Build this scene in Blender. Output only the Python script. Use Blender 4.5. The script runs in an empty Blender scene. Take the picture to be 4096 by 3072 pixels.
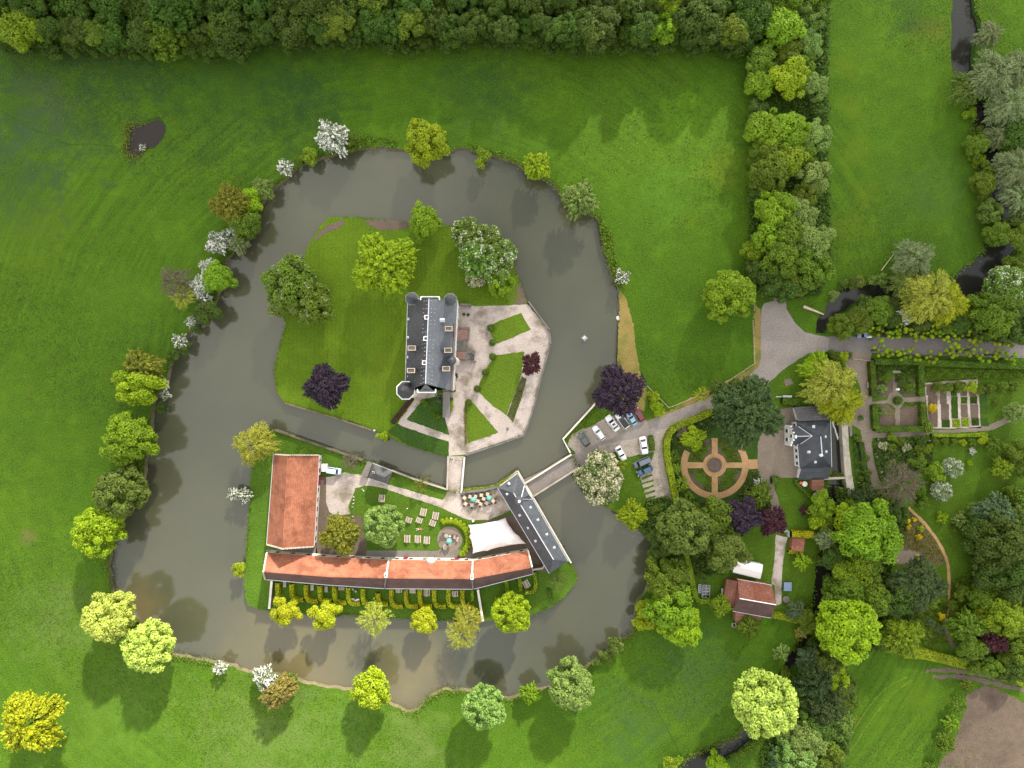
import bpy, bmesh, math, random
import numpy as np
from mathutils import Vector, Matrix, geometry
SC = bpy.context.scene
# ---------------------------------------------------------------- camera, sky, sun, exposure
H = 180.0                      # camera height in metres
M = 264.0 / 4096.0             # metres on the ground per photo pixel
cam = bpy.data.cameras.new('camera'); camo = bpy.data.objects.new('camera', cam)
SC.collection.objects.link(camo); SC.camera = camo
camo.location = (0, 0, H)
cam.sensor_width = 36.0; cam.lens = 36.0 * H / 264.0
cam.clip_start = 1.0; cam.clip_end = 6000.0
SUN_EL = math.radians(28.5); SUN_AZ = math.radians(18.5)     # azimuth clockwise from +Y (photo top)
w = bpy.data.worlds.new('World'); SC.world = w; w.use_nodes = True
nt = w.node_tree; nt.nodes.clear()
out = nt.nodes.new('ShaderNodeOutputWorld')
sky = nt.nodes.new('ShaderNodeTexSky'); sky.sky_type = 'NISHITA'; sky.sun_disc = False
sky.sun_elevation = SUN_EL; sky.sun_rotation = SUN_AZ
b1 = nt.nodes.new('ShaderNodeBackground'); b1.inputs[1].default_value = 0.10
nt.links.new(sky.outputs[0], b1.inputs[0])
b2 = nt.nodes.new('ShaderNodeBackground'); b2.inputs[0].default_value = (1.0, 0.985, 0.95, 1); b2.inputs[1].default_value = 0.86
tc = nt.nodes.new('ShaderNodeTexCoord'); nz = nt.nodes.new('ShaderNodeTexNoise')
nz.inputs['Scale'].default_value = 2.2; nz.inputs['Detail'].default_value = 5
nt.links.new(tc.outputs['Generated'], nz.inputs['Vector'])
mr = nt.nodes.new('ShaderNodeMapRange'); mr.inputs[1].default_value = 0.36; mr.inputs[2].default_value = 0.52
nt.links.new(nz.outputs[0], mr.inputs[0])
mx = nt.nodes.new('ShaderNodeMixShader')
nt.links.new(mr.outputs[0], mx.inputs[0]); nt.links.new(b1.outputs[0], mx.inputs[1]); nt.links.new(b2.outputs[0], mx.inputs[2])
nt.links.new(mx.outputs[0], out.inputs[0])
sl = bpy.data.lights.new('sun', 'SUN'); sl.energy = 5.0; sl.angle = math.radians(2.0); sl.color = (1.0, 0.93, 0.80)
so = bpy.data.objects.new('sun', sl); SC.collection.objects.link(so)
SUND = Vector((math.sin(SUN_AZ) * math.cos(SUN_EL), math.cos(SUN_AZ) * math.cos(SUN_EL), math.sin(SUN_EL)))
so.rotation_euler = SUND.to_track_quat('Z', 'Y').to_euler()
SC.view_settings.view_transform = 'Standard'; SC.view_settings.look = 'None'
SC.view_settings.exposure = 1.2; SC.view_settings.gamma = 1.0
SC.cycles.max_bounces = 5; SC.cycles.diffuse_bounces = 2; SC.cycles.glossy_bounces = 2
SC.cycles.transmission_bounces = 3; SC.cycles.transparent_max_bounces = 6; SC.cycles.volume_bounces = 0
SC.cycles.caustics_reflective = False; SC.cycles.caustics_refractive = False

# ---------------------------------------------------------------- photo survey: pixel of a map view -> ground metres
FR = {'P': (0, 0, 4096), 'Z1': (1000, 1100, 1300), 'Z2': (1000, 1700, 1400), 'Z3': (2200, 1300, 1000), 'Z4': (3096, 1200, 1000),
      'Z5': (2400, 1850, 1000), 'Z6': (3096, 1850, 1000), 'Z7': (2596, 2322, 1000), 'Z8': (3096, 2322, 1000), 'Z9': (2896, 0, 1200),
      'Z10': (2896, 700, 1200), 'Z11': (0, 0, 1400), 'Z12': (1200, 0, 1400), 'Z13': (200, 900, 1000), 'Z14': (200, 1500, 1000),
      'Z15': (0, 2022, 1400), 'Z16': (1200, 2022, 1400), 'D1': (1800, 1900, 320), 'D2': (1560, 2000, 360), 'D3': (1600, 1150, 320),
      'D4': (1560, 1380, 400), 'D5': (2280, 1620, 360), 'D6': (3040, 1580, 400 * 2212 / 1659), 'D7': (1060, 2280, 400), 'D8': (1960, 1860, 340)}
def G(f, p, h=0.0):
    x0, y0, wd = FR[f]; k = wd / 2212.0
    sx, sy = x0 + p[0] * k, y0 + p[1] * k
    q = (H - h) / H * M
    return ((sx - 2048) * q, (1536 - sy) * q)
def GL(f, pts, h=0.0): return [G(f, p, h) for p in pts]
def G3(f, p, h): x, y = G(f, p, h); return Vector((x, y, h))
def PX(f, n): return n * FR[f][2] / 2212.0 * M            # length in metres
col = SC.collection
# ---------------------------------------------------------------- object helpers
def tag(o, label=None, cat=None, group=None, kind=None):
    if label: o['label'] = label
    if cat: o['category'] = cat
    if group: o['group'] = group
    if kind: o['kind'] = kind
    return o
def empty(name, loc, rz=0.0):
    o = bpy.data.objects.new(name, None); col.objects.link(o); o.location = loc; o.rotation_euler = (0, 0, rz)
    o.empty_display_size = 0.3
    return o
def link(name, me, mat=None, parent=None, loc=None):
    o = bpy.data.objects.new(name, me); col.objects.link(o)
    if mat is not None:
        if len(me.materials) == 0: me.materials.append(mat)
    if parent is not None: o.parent = parent
    if loc is not None: o.location = loc
    return o
def kids(o): return [c for c in bpy.data.objects if c.parent == o]
_children = {}
def copy_tree(o, parent=None):
    c = o.copy(); col.objects.link(c); c.parent = parent
    for ch in _children.get(o.name) or kids(o): copy_tree(ch, c)
    return c
class MB:
    def __init__(s): s.v = []; s.f = []; s.mi = []; s.cur = 0
    def add(s, vs, fs):
        n = len(s.v); s.v += [tuple(v) for v in vs]
        for f in fs: s.f.append(tuple(n + i for i in f)); s.mi.append(s.cur)
        return s
    def box(s, c, d, rz=0.0, taper=1.0, rx=0.0):
        x, y, z = d[0] / 2, d[1] / 2, d[2] / 2; vs = []
        for k, t in ((-z, 1.0), (z, taper)):
            for a, b in ((-x, -y), (x, -y), (x, y), (-x, y)): vs.append(Vector((a * t, b * t, k)))
        m = Matrix.Translation(Vector(c)) @ Matrix.Rotation(rz, 4, 'Z') @ Matrix.Rotation(rx, 4, 'X')
        return s.add([m @ v for v in vs], [(3, 2, 1, 0), (4, 5, 6, 7), (0, 1, 5, 4), (1, 2, 6, 5), (2, 3, 7, 6), (3, 0, 4, 7)])
    def beam(s, a, b, wd, ht):
        a = Vector(a); b = Vector(b); d = b - a; L = d.length
        if L < 1e-6: return s
        q = d.to_track_quat('X', 'Z').to_matrix().to_4x4(); m = Matrix.Translation((a + b) / 2) @ q
        vs = [m @ Vector((i * L / 2, j * wd / 2, k * ht / 2)) for k in (-1, 1) for i, j in ((-1, -1), (1, -1), (1, 1), (-1, 1))]
        return s.add(vs, [(3, 2, 1, 0), (4, 5, 6, 7), (0, 1, 5, 4), (1, 2, 6, 5), (2, 3, 7, 6), (3, 0, 4, 7)])
    def prism(s, poly, z0, z1):
        n = len(poly); area = sum(poly[i][0] * poly[(i + 1) % n][1] - poly[(i + 1) % n][0] * poly[i][1] for i in range(n))
        if area < 0: poly = poly[::-1]
        vs = [(p[0], p[1], z0) for p in poly] + [(p[0], p[1], z1) for p in poly]
        return s.add(vs, [tuple(range(n))[::-1], tuple(range(n, 2 * n))] + [(i, (i + 1) % n, n + (i + 1) % n, n + i) for i in range(n)])
    def lathe(s, prof, n=16, c=(0, 0, 0), rot=0.0, sx=1.0, sy=1.0):
        vs = []; fs = []
        for (r, z) in prof:
            for i in range(n):
                a = 2 * math.pi * i / n + rot; vs.append((c[0] + r * sx * math.cos(a), c[1] + r * sy * math.sin(a), c[2] + z))
        for k in range(len(prof) - 1):
            for i in range(n):
                j = (i + 1) % n; fs.append((k * n + i, k * n + j, (k + 1) * n + j, (k + 1) * n + i))
        fs.append(tuple(range(n))[::-1]); fs.append(tuple((len(prof) - 1) * n + i for i in range(n)))
        return s.add(vs, fs)
    def tube(s, pts, rads, n=6):
        vs = []; fs = []
        for k, p in enumerate(pts):
            p = Vector(p); d = (Vector(pts[min(k + 1, len(pts) - 1)]) - Vector(pts[max(k - 1, 0)])).normalized()
            q = d.to_track_quat('Z', 'Y')
            for i in range(n):
                a = 2 * math.pi * i / n; vs.append(p + q @ Vector((rads[k] * math.cos(a), rads[k] * math.sin(a), 0)))
        for k in range(len(pts) - 1):
            for i in range(n):
                j = (i + 1) % n; fs.append((k * n + i, k * n + j, (k + 1) * n + j, (k + 1) * n + i))
        fs.append(tuple(range(n))[::-1]); fs.append(tuple((len(pts) - 1) * n + i for i in range(n)))
        return s.add(vs, fs)
    def build(s, name, mat, parent=None, smooth=False, loc=None):
        me = bpy.data.meshes.new(name); me.from_pydata(s.v, [], s.f)
        for m in (mat if isinstance(mat, (list, tuple)) else [mat]): me.materials.append(m)
        if isinstance(mat, (list, tuple)): me.polygons.foreach_set('material_index', s.mi)
        if smooth: me.polygons.foreach_set('use_smooth', [True] * len(me.polygons))
        me.update(); me.validate()
        return link(name, me, None, parent, loc)
def local(o, obs):            # after building children in world space, hang them on an empty at o's place
    inv = Matrix.Translation(-o.location)
    for c in obs: c.data.transform(inv); c.parent = o
# ---------------------------------------------------------------- 2-D helpers
def chaikin(pts, n=2, closed=True):
    for _ in range(n):
        q = []; L = len(pts)
        for i in range(L if closed else L - 1):
            a = pts[i]; b = pts[(i + 1) % L]
            q.append((a[0] * .75 + b[0] * .25, a[1] * .75 + b[1] * .25)); q.append((a[0] * .25 + b[0] * .75, a[1] * .25 + b[1] * .75))
        if not closed: q = [pts[0]] + q + [pts[-1]]
        pts = q
    return pts
def dense(pts, step, closed=True):
    q = []; L = len(pts)
    for i in range(L if closed else L - 1):
        a = pts[i]; b = pts[(i + 1) % L]; d = math.hypot(b[0] - a[0], b[1] - a[1]); n = max(1, int(d / step))
        for k in range(n): q.append((a[0] + (b[0] - a[0]) * k / n, a[1] + (b[1] - a[1]) * k / n))
    if not closed: q.append(pts[-1])
    return q
def ragged(pts, step=0.8, amp=0.15, seed=1, closed=True):
    R = random.Random(seed); q = dense(pts, step, closed)
    return [(x + R.gauss(0, amp), y + R.gauss(0, amp)) for x, y in q]
def offset(pts, d, closed=True):        # positive = to the left of travel
    L = len(pts); q = []
    for i in range(L):
        a = pts[(i - 1) % L] if closed or i else pts[i]; b = pts[(i + 1) % L] if closed or i < L - 1 else pts[i]
        dx, dy = b[0] - a[0], b[1] - a[1]; n = math.hypot(dx, dy) or 1
        q.append((pts[i][0] - dy / n * d, pts[i][1] + dx / n * d))
    return q
def ccw(pts):
    L = len(pts)
    return pts if sum(pts[i][0] * pts[(i + 1) % L][1] - pts[(i + 1) % L][0] * pts[i][1] for i in range(L)) > 0 else pts[::-1]
def strip(pts, wd): return offset(pts, wd / 2, False) + offset(pts, -wd / 2, False)[::-1]
def inside(P, poly):                    # vectorised point in polygon
    x, y = P[:, 0], P[:, 1]; r = np.zeros(len(P), bool); n = len(poly)
    for i in range(n):
        x1, y1 = poly[i]; x2, y2 = poly[(i + 1) % n]
        if y1 == y2: continue
        c = ((y1 > y) != (y2 > y)) & (x < (x2 - x1) * (y - y1) / (y2 - y1) + x1); r ^= c
    return r
def cdt_mesh(name, loops, keep, z=0.0):
    vs = []; es = []
    for lp in loops:
        n = len(vs); vs += [Vector(p) for p in lp]; es += [(n + i, n + (i + 1) % len(lp)) for i in range(len(lp))]
    r = geometry.delaunay_2d_cdt(vs, es, [], 0, 1e-5)
    V = np.array([(v.x, v.y) for v in r[0]]); F = np.array(r[2]); C = V[F].mean(axis=1)
    k = keep(C); F = F[k]
    a = V[F]; s = (a[:, 1, 0] - a[:, 0, 0]) * (a[:, 2, 1] - a[:, 0, 1]) - (a[:, 2, 0] - a[:, 0, 0]) * (a[:, 1, 1] - a[:, 0, 1])
    F[s < 0] = F[s < 0][:, ::-1]
    me = bpy.data.meshes.new(name); me.from_pydata([(x, y, z) for x, y in V], [], F.tolist()); me.update()
    return me
def sheet(name, pts, mat, z, kind='structure', label=None, cat=None, group=None, rag=0.0, seed=1):
    if rag: pts = ragged(pts, 0.7, rag, seed)
    pts = ccw(pts)
    me = cdt_mesh(name, [pts], lambda C: inside(C, pts), z)
    o = link(name, me, mat); tag(o, label, cat, group, kind); return o
# ---------------------------------------------------------------- materials
def nodes(name):
    m = bpy.data.materials.new(name); m.use_nodes = True; t = m.node_tree
    return m, t, t.nodes['Principled BSDF']
def N(t, ty, **kw):
    n = t.nodes.new(ty)
    for k, v in kw.items(): n.inputs[k.replace('_', ' ')].default_value = v
    return n
def rgba(c): return (c[0], c[1], c[2], 1)
def noise(t, vec, scale, detail=4, rough=0.55, lo=0.35, hi=0.65):
    n = N(t, 'ShaderNodeTexNoise', Scale=scale, Detail=detail, Roughness=rough); t.links.new(vec, n.inputs['Vector'])
    r = t.nodes.new('ShaderNodeMapRange'); r.inputs[1].default_value = lo; r.inputs[2].default_value = hi
    t.links.new(n.outputs[0], r.inputs[0]); return r.outputs[0]
def mix(t, f, a, b, blend='MIX'):
    n = t.nodes.new('ShaderNodeMix'); n.data_type = 'RGBA'; n.blend_type = blend
    for s, v in ((0, f), (6, a), (7, b)):
        if isinstance(v, (int, float)): n.inputs[s].default_value = v
        elif isinstance(v, (tuple, list)): n.inputs[s].default_value = rgba(v)
        else: t.links.new(v, n.inputs[s])
    return n.outputs[2]
def math_(t, op, a, b=0.0, c=None):
    n = t.nodes.new('ShaderNodeMath'); n.operation = op
    for s, v in ((0, a), (1, b), (2, c)):
        if v is None: continue
        if isinstance(v, (int, float)): n.inputs[s].default_value = v
        else: t.links.new(v, n.inputs[s])
    return n.outputs[0]
def bump(t, p, h, dist=0.05, st=0.6):
    b = t.nodes.new('ShaderNodeBump'); b.inputs['Strength'].default_value = st; b.inputs['Distance'].default_value = dist
    t.links.new(h, b.inputs['Height']); t.links.new(b.outputs[0], p.inputs['Normal'])
def pos(t): return t.nodes.new('ShaderNodeNewGeometry').outputs['Position']
def speck(name, c1, c2, c3=None, s1=0.5, s2=4.0, rough=0.85, bd=0.03, amt3=0.5, s3=0.12, spec=0.3, lo3=0.5, hi3=0.68):
    m, t, p = nodes(name); P = pos(t)
    c = mix(t, noise(t, P, s1), c1, c2)
    f = noise(t, P, s2, 3, 0.6, 0.25, 0.75)
    c = mix(t, 0.55, c, mix(t, f, tuple(x * 0.62 for x in c1), tuple(min(1, x * 1.35) for x in c2)))
    if c3 is not None: c = mix(t, math_(t, 'MULTIPLY', noise(t, P, s3, 5, 0.6, lo3, hi3), amt3), c, c3)
    t.links.new(c, p.inputs['Base Color']); p.inputs['Roughness'].default_value = rough; p.inputs['Specular IOR Level'].default_value = spec
    if bd: bump(t, p, f, bd)
    return m
def flat(name, c, rough=0.5, metal=0.0, spec=0.5, var=0.15, s=3.0):
    m, t, p = nodes(name); P = pos(t)
    cc = mix(t, noise(t, P, s, 4, 0.6, 0.3, 0.7), tuple(x * (1 - var) for x in c), tuple(min(1, x * (1 + var)) for x in c))
    t.links.new(cc, p.inputs['Base Color']); p.inputs['Roughness'].default_value = rough; p.inputs['Metallic'].default_value = metal
    p.inputs['Specular IOR Level'].default_value = spec; return m
def grass(name, c1, c2, c3, big=0.02, stripes=None, patches=(), fine=2.6, rings=None):
    """c1 deep, c2 fresh, c3 yellowish; patches: (x, y, radius, colour) drifts of flowers, worn turf and painted-in shade with noisy edges"""
    m, t, p = nodes(name); P = pos(t)
    c = mix(t, noise(t, P, big, 5, 0.6, 0.38, 0.62), c1, c2)
    c = mix(t, math_(t, 'MULTIPLY', noise(t, P, big * 4.3, 5, 0.65, 0.48, 0.7), 0.55), c, c3)
    md = noise(t, P, 0.33, 5, 0.68, 0.36, 0.66)
    c = mix(t, math_(t, 'MULTIPLY', md, 0.5), c, tuple(x * 0.5 for x in c1))
    m2 = noise(t, P, 0.11, 6, 0.7, 0.46, 0.62)
    c = mix(t, math_(t, 'MULTIPLY', m2, 0.5), c, tuple(x * 0.62 for x in c1))
    m3 = noise(t, P, 0.19, 6, 0.72, 0.52, 0.66)
    c = mix(t, math_(t, 'MULTIPLY', m3, 0.4), c, tuple(min(1, x * 1.45) for x in c2))
    f = noise(t, P, fine, 3, 0.7, 0.25, 0.75)
    c = mix(t, 0.5, c, mix(t, f, tuple(x * 0.35 for x in c1), tuple(x * 1.75 for x in c2)))
    if stripes:
        ang, per = stripes
        v = t.nodes.new('ShaderNodeSeparateXYZ'); t.links.new(P, v.inputs[0])
        u = math_(t, 'ADD', math_(t, 'MULTIPLY', v.outputs[0], math.cos(ang) / per), math_(t, 'MULTIPLY', v.outputs[1], math.sin(ang) / per))
        s = math_(t, 'SINE', math_(t, 'MULTIPLY', u, 6.283)); s = math_(t, 'MULTIPLY_ADD', s, 0.5, 0.5)
        c = mix(t, math_(t, 'MULTIPLY', s, 0.08), c, tuple(x * 1.6 for x in c2))
    if rings:            # mowing and walking lines that run round the moat
        v = t.nodes.new('ShaderNodeSeparateXYZ'); t.links.new(P, v.inputs[0])
        X = math_(t, 'MULTIPLY', math_(t, 'SUBTRACT', v.outputs[0], rings[0]), rings[2]); Y = math_(t, 'SUBTRACT', v.outputs[1], rings[1])
        d2 = math_(t, 'SQRT', math_(t, 'ADD', math_(t, 'MULTIPLY', X, X), math_(t, 'MULTIPLY', Y, Y))); an = math_(t, 'ARCTAN2', Y, X)
        wv = N(t, 'ShaderNodeTexNoise', Scale=0.03, Detail=3); t.links.new(P, wv.inputs['Vector'])
        cb = t.nodes.new('ShaderNodeCombineXYZ'); t.links.new(math_(t, 'ADD', math_(t, 'MULTIPLY', d2, 0.75), math_(t, 'MULTIPLY', wv.outputs[0], 5.0)), cb.inputs[0]); t.links.new(math_(t, 'MULTIPLY', an, 3.0), cb.inputs[1])
        ns = noise(t, cb.outputs[0], 1.0, 3, 0.6, 0.38, 0.62); msk = noise(t, P, 0.014, 4, 0.6, 0.46, 0.60)
        c = mix(t, math_(t, 'MULTIPLY', math_(t, 'MULTIPLY', ns, msk), 0.26), c, tuple(min(1, x * 1.5) for x in c2))
        c = mix(t, math_(t, 'MULTIPLY', math_(t, 'MULTIPLY', math_(t, 'SUBTRACT', 1.0, ns), msk), 0.2), c, tuple(x * 0.5 for x in c1))
    for (px, py, pr, pc) in patches:
        d = t.nodes.new('ShaderNodeVectorMath'); d.operation = 'DISTANCE'; t.links.new(P, d.inputs[0]); d.inputs[1].default_value = (px, py, 0)
        nn = N(t, 'ShaderNodeTexNoise', Scale=0.16, Detail=8, Roughness=0.8); t.links.new(P, nn.inputs['Vector'])
        dd = math_(t, 'ADD', d.outputs['Value'], math_(t, 'MULTIPLY', math_(t, 'SUBTRACT', nn.outputs[0], 0.5), pr * 5.0))
        r = t.nodes.new('ShaderNodeMapRange'); r.inputs[1].default_value = pr; r.inputs[2].default_value = -pr * 0.2; t.links.new(dd, r.inputs[0])
        c = mix(t, math_(t, 'MULTIPLY', r.outputs[0], 0.6), c, pc)
    t.links.new(c, p.inputs['Base Color']); p.inputs['Roughness'].default_value = 0.9; p.inputs['Specular IOR Level'].default_value = 0.15
    bump(t, p, f, 0.12, 0.8); return m
def tiles(name, c1, c2, c3, pitch=0.30, rough=0.75, amt=0.6, spec=0.35, grime=0.35):
    """tile or slate courses follow the height of the roof"""
    m, t, p = nodes(name); P = pos(t); v = t.nodes.new('ShaderNodeSeparateXYZ'); t.links.new(P, v.inputs[0])
    fr = math_(t, 'FRACT', math_(t, 'DIVIDE', v.outputs[2], pitch))
    c = mix(t, noise(t, P, 0.45, 6, 0.75, 0.38, 0.62), c1, c2)
    c = mix(t, math_(t, 'MULTIPLY', noise(t, P, 1.4, 5, 0.7, 0.48, 0.66), amt * 0.8), c, c3)
    sp = noise(t, P, 4.0, 3, 0.65, 0.35, 0.65)
    c = mix(t, math_(t, 'MULTIPLY', sp, amt), c, c3)
    c = mix(t, math_(t, 'MULTIPLY', noise(t, P, 0.22, 7, 0.7, 0.47, 0.62), grime), c, tuple(x * 0.35 for x in c1))
    c = mix(t, math_(t, 'MULTIPLY', math_(t, 'GREATER_THAN', fr, 0.8), 0.45), c, tuple(x * 0.4 for x in c1))
    t.links.new(c, p.inputs['Base Color']); p.inputs['Roughness'].default_value = rough; p.inputs['Specular IOR Level'].default_value = spec
    bump(t, p, math_(t, 'ADD', fr, sp), 0.04, 0.7); return m
def leaf(name, c1, c2, flower=None, pf=0.0, pclump=0.0, trans=0.28, twig=None):
    c1 = tuple(x * 0.72 for x in c1); c2 = tuple(min(.85, x * 1.18) for x in c2)
    m, t, p = nodes(name)
    a = t.nodes.new('ShaderNodeAttribute'); a.attribute_name = 'leaf'
    b = t.nodes.new('ShaderNodeAttribute'); b.attribute_name = 'clump'
    oi = t.nodes.new('ShaderNodeObjectInfo')
    k = math_(t, 'ADD', math_(t, 'MULTIPLY', a.outputs['Fac'], 0.6), math_(t, 'MULTIPLY', b.outputs['Fac'], 0.4))
    c = mix(t, k, c1, c2)
    hs = t.nodes.new('ShaderNodeHueSaturation'); t.links.new(c, hs.inputs['Color'])
    t.links.new(math_(t, 'MULTIPLY_ADD', oi.outputs['Random'], 0.03, 0.485), hs.inputs['Hue'])
    t.links.new(math_(t, 'MULTIPLY_ADD', oi.outputs['Random'], 0.24, 0.88), hs.inputs['Value'])
    c = hs.outputs[0]
    if flower:
        g = math_(t, 'ADD', math_(t, 'FRACT', math_(t, 'MULTIPLY', a.outputs['Fac'], 7.31)), math_(t, 'MULTIPLY', math_(t, 'SUBTRACT', b.outputs['Fac'], 0.5), pclump))
        c = mix(t, math_(t, 'GREATER_THAN', g, 1.0 - pf), c, flower)
    t.links.new(c, p.inputs['Base Color']); p.inputs['Roughness'].default_value = 0.55; p.inputs['Specular IOR Level'].default_value = 0.25
    tr = t.nodes.new('ShaderNodeBsdfTranslucent'); t.links.new(c, tr.inputs[0])
    ms = t.nodes.new('ShaderNodeMixShader'); ms.inputs[0].default_value = trans
    t.links.new(p.outputs[0], ms.inputs[1]); t.links.new(tr.outputs[0], ms.inputs[2])
    t.links.new(ms.outputs[0], t.nodes['Material Output'].inputs[0]); return m
# ================================================================ materials
def C2(p, r, c): x, y = G('P', p); return (x, y, r, c)
YEL = (0.095, 0.145, 0.006); PALE = (0.10, 0.14, 0.035); DRY = (0.16, 0.12, 0.05); FRESH = (0.085, 0.185, 0.012); DEEP = (0.018, 0.05, 0.014)
M_meadow = grass('meadow_grass', (0.030, 0.076, 0.005), (0.068, 0.142, 0.006), (0.095, 0.130, 0.006), 0.018, rings=(*G('P', (900, 900)), 1.0),
    patches=[C2((1520, 300), 16, FRESH), C2((1440, 420), 12, (0.07, 0.16, 0.012)), C2((1560, 360), 8, (0.13, 0.17, 0.01)), C2((100, 470), 14, YEL), C2((150, 100), 34, (0.020, 0.052, 0.012)), C2((500, 170), 30, (0.022, 0.058, 0.010)), C2((30, 560), 16, (0.09, 0.15, 0.006)), C2((90, 240), 26, (0.036, 0.066, 0.024)), C2((40, 420), 14, (0.03, 0.075, 0.02)), C2((1480, 230), 10, (0.085, 0.19, 0.006)), C2((250, 1500), 24, (0.085, 0.16, 0.018)), C2((700, 1600), 26, (0.085, 0.16, 0.02)), C2((560, 1580), 22, PALE), C2((120, 1330), 13, PALE),  # dark northern patches paint shade into the meadow colour
             C2((900, 1590), 12, PALE), C2((100, 220), 8, (0.07, 0.09, 0.04)), C2((60, 300), 12, (0.045, 0.085, 0.03)),
             C2((1850, 330), 6, YEL), C2((1865, 430), 6, YEL), C2((1830, 500), 7, YEL), C2((1835, 230), 5, YEL), C2((1835, 150), 5, YEL), C2((2010, 65), 6, (0.11, 0.11, 0.015)),
             C2((1960, 30), 7, DEEP), C2((2020, 420), 14, (0.045, 0.10, 0.018)), C2((1985, 1510), 7, YEL), C2((60, 1160), 3, DRY), C2((1500, 1450), 14, (0.035, 0.085, 0.028)), C2((1370, 1560), 12, (0.04, 0.09, 0.025)), C2((660, 230), 16, DEEP), C2((1050, 190), 16, DEEP), C2((270, 150), 14, (0.022, 0.055, 0.02))])
M_lawn = grass('castle_lawn', (0.06, 0.118, 0.006), (0.10, 0.168, 0.008), (0.135, 0.165, 0.008), 0.05, stripes=(0.0, 1.1),
    patches=[C2((1120, 640), 3, DRY), C2((880, 500), 5, FRESH), C2((850, 800), 8, (0.11, 0.15, 0.01))])
M_green = grass('island_green', (0.045, 0.105, 0.009), (0.080, 0.155, 0.012), (0.11, 0.15, 0.012), 0.05)
M_garden = grass('garden_grass', (0.040, 0.090, 0.006), (0.075, 0.140, 0.008), (0.10, 0.13, 0.012), 0.04)  # plain garden turf for lawns and verges
M_plot = grass('formal_lawn', (0.070, 0.125, 0.008), (0.108, 0.175, 0.012), (0.14, 0.175, 0.012), 0.08, stripes=(1.1, 0.9))
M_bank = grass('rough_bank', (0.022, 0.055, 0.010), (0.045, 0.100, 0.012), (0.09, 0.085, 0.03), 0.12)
M_gravel = speck('pale_gravel', (0.36, 0.29, 0.25), (0.50, 0.43, 0.39), (0.15, 0.125, 0.08), 0.25, 3.0, 0.9, 0.02, 0.8, 0.2, lo3=0.49, hi3=0.64)
M_yard = speck('brown_gravel', (0.17, 0.133, 0.10), (0.24, 0.195, 0.155), (0.10, 0.075, 0.055), 0.2, 3.0, 0.9, 0.02, 0.4)
M_road = speck('worn_asphalt', (0.20, 0.172, 0.152), (0.275, 0.242, 0.218), (0.13, 0.105, 0.10), 0.18, 3.0, 0.9, 0.01, 0.45, 0.1)
M_lane = speck('lane_asphalt', (0.15, 0.135, 0.125), (0.20, 0.18, 0.165), (0.10, 0.09, 0.08), 0.2, 3.0, 0.9, 0.01, 0.4)
M_park = speck('parking_gravel', (0.26, 0.215, 0.175), (0.38, 0.32, 0.28), (0.08, 0.10, 0.03), 0.3, 2.5, 0.9, 0.02, 0.6, 0.3)
M_orange = speck('orange_path_sand', (0.34, 0.19, 0.085), (0.44, 0.27, 0.13), (0.20, 0.12, 0.06), 0.4, 3.0, 0.9, 0.02, 0.5)
M_soil = speck('dug_soil', (0.088, 0.062, 0.044), (0.138, 0.102, 0.075), (0.05, 0.035, 0.025), 0.6, 4.0, 0.95, 0.05, 0.5)
M_dirt = speck('brown_dirt', (0.10, 0.075, 0.055), (0.155, 0.115, 0.09), (0.05, 0.055, 0.02), 0.4, 3.0, 0.95, 0.03, 0.5, 0.2)
M_dry = speck('dry_grass_strip', (0.17, 0.135, 0.03), (0.26, 0.19, 0.06), (0.08, 0.12, 0.012), 0.3, 3.0, 0.9, 0.06, 0.8, 0.2)
M_stone = speck('old_limestone', (0.33, 0.29, 0.23), (0.48, 0.43, 0.36), (0.16, 0.14, 0.09), 0.5, 5.0, 0.85, 0.03, 0.6, 0.4)
M_dstone = speck('dark_stone', (0.12, 0.11, 0.10), (0.20, 0.185, 0.165), (0.06, 0.06, 0.035), 0.5, 5.0, 0.85, 0.03, 0.6, 0.4)
M_edge = speck('moat_edge', (0.09, 0.08, 0.05), (0.20, 0.16, 0.10), (0.04, 0.06, 0.015), 0.5, 3.0, 0.9, 0.05, 0.8, 0.3)
M_render = speck('cream_render', (0.62, 0.57, 0.49), (0.74, 0.70, 0.63), (0.42, 0.37, 0.30), 0.5, 4.0, 0.8, 0.01, 0.4, 0.3)
M_white = flat('white_paint', (0.80, 0.79, 0.77), 0.5)
M_zinc = flat('lead_flashing', (0.50, 0.52, 0.55), 0.45, 0.0, 0.5, 0.2)
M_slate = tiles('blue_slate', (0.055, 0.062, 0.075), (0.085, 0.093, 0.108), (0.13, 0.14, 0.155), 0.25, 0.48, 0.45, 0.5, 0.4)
M_slateC = tiles('lit_castle_slate', (0.085, 0.095, 0.115), (0.125, 0.138, 0.16), (0.17, 0.185, 0.205), 0.25, 0.42, 0.5, 0.5, 0.3)  # lighter copy for the east slope, sunlight painted into the slate
M_pave = speck('rose_paving', (0.17, 0.095, 0.08), (0.25, 0.15, 0.13), (0.10, 0.07, 0.06), 0.8, 6.0, 0.85, 0.02)
M_tile4 = tiles('shaded_clay_tile', (0.105, 0.058, 0.052), (0.165, 0.08, 0.066), (0.07, 0.05, 0.055), 0.3, 0.8, 0.6, 0.3, 0.4)  # south slopes only: shade painted into the clay colour
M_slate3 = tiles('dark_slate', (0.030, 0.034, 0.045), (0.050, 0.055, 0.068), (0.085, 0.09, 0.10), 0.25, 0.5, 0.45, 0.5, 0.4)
M_slate2 = tiles('shaded_slate', (0.036, 0.036, 0.042), (0.058, 0.057, 0.064), (0.09, 0.09, 0.098), 0.25, 0.6, 0.45, 0.4, 0.4)  # darker copy, shade painted into the west slopes and corner tower
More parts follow.
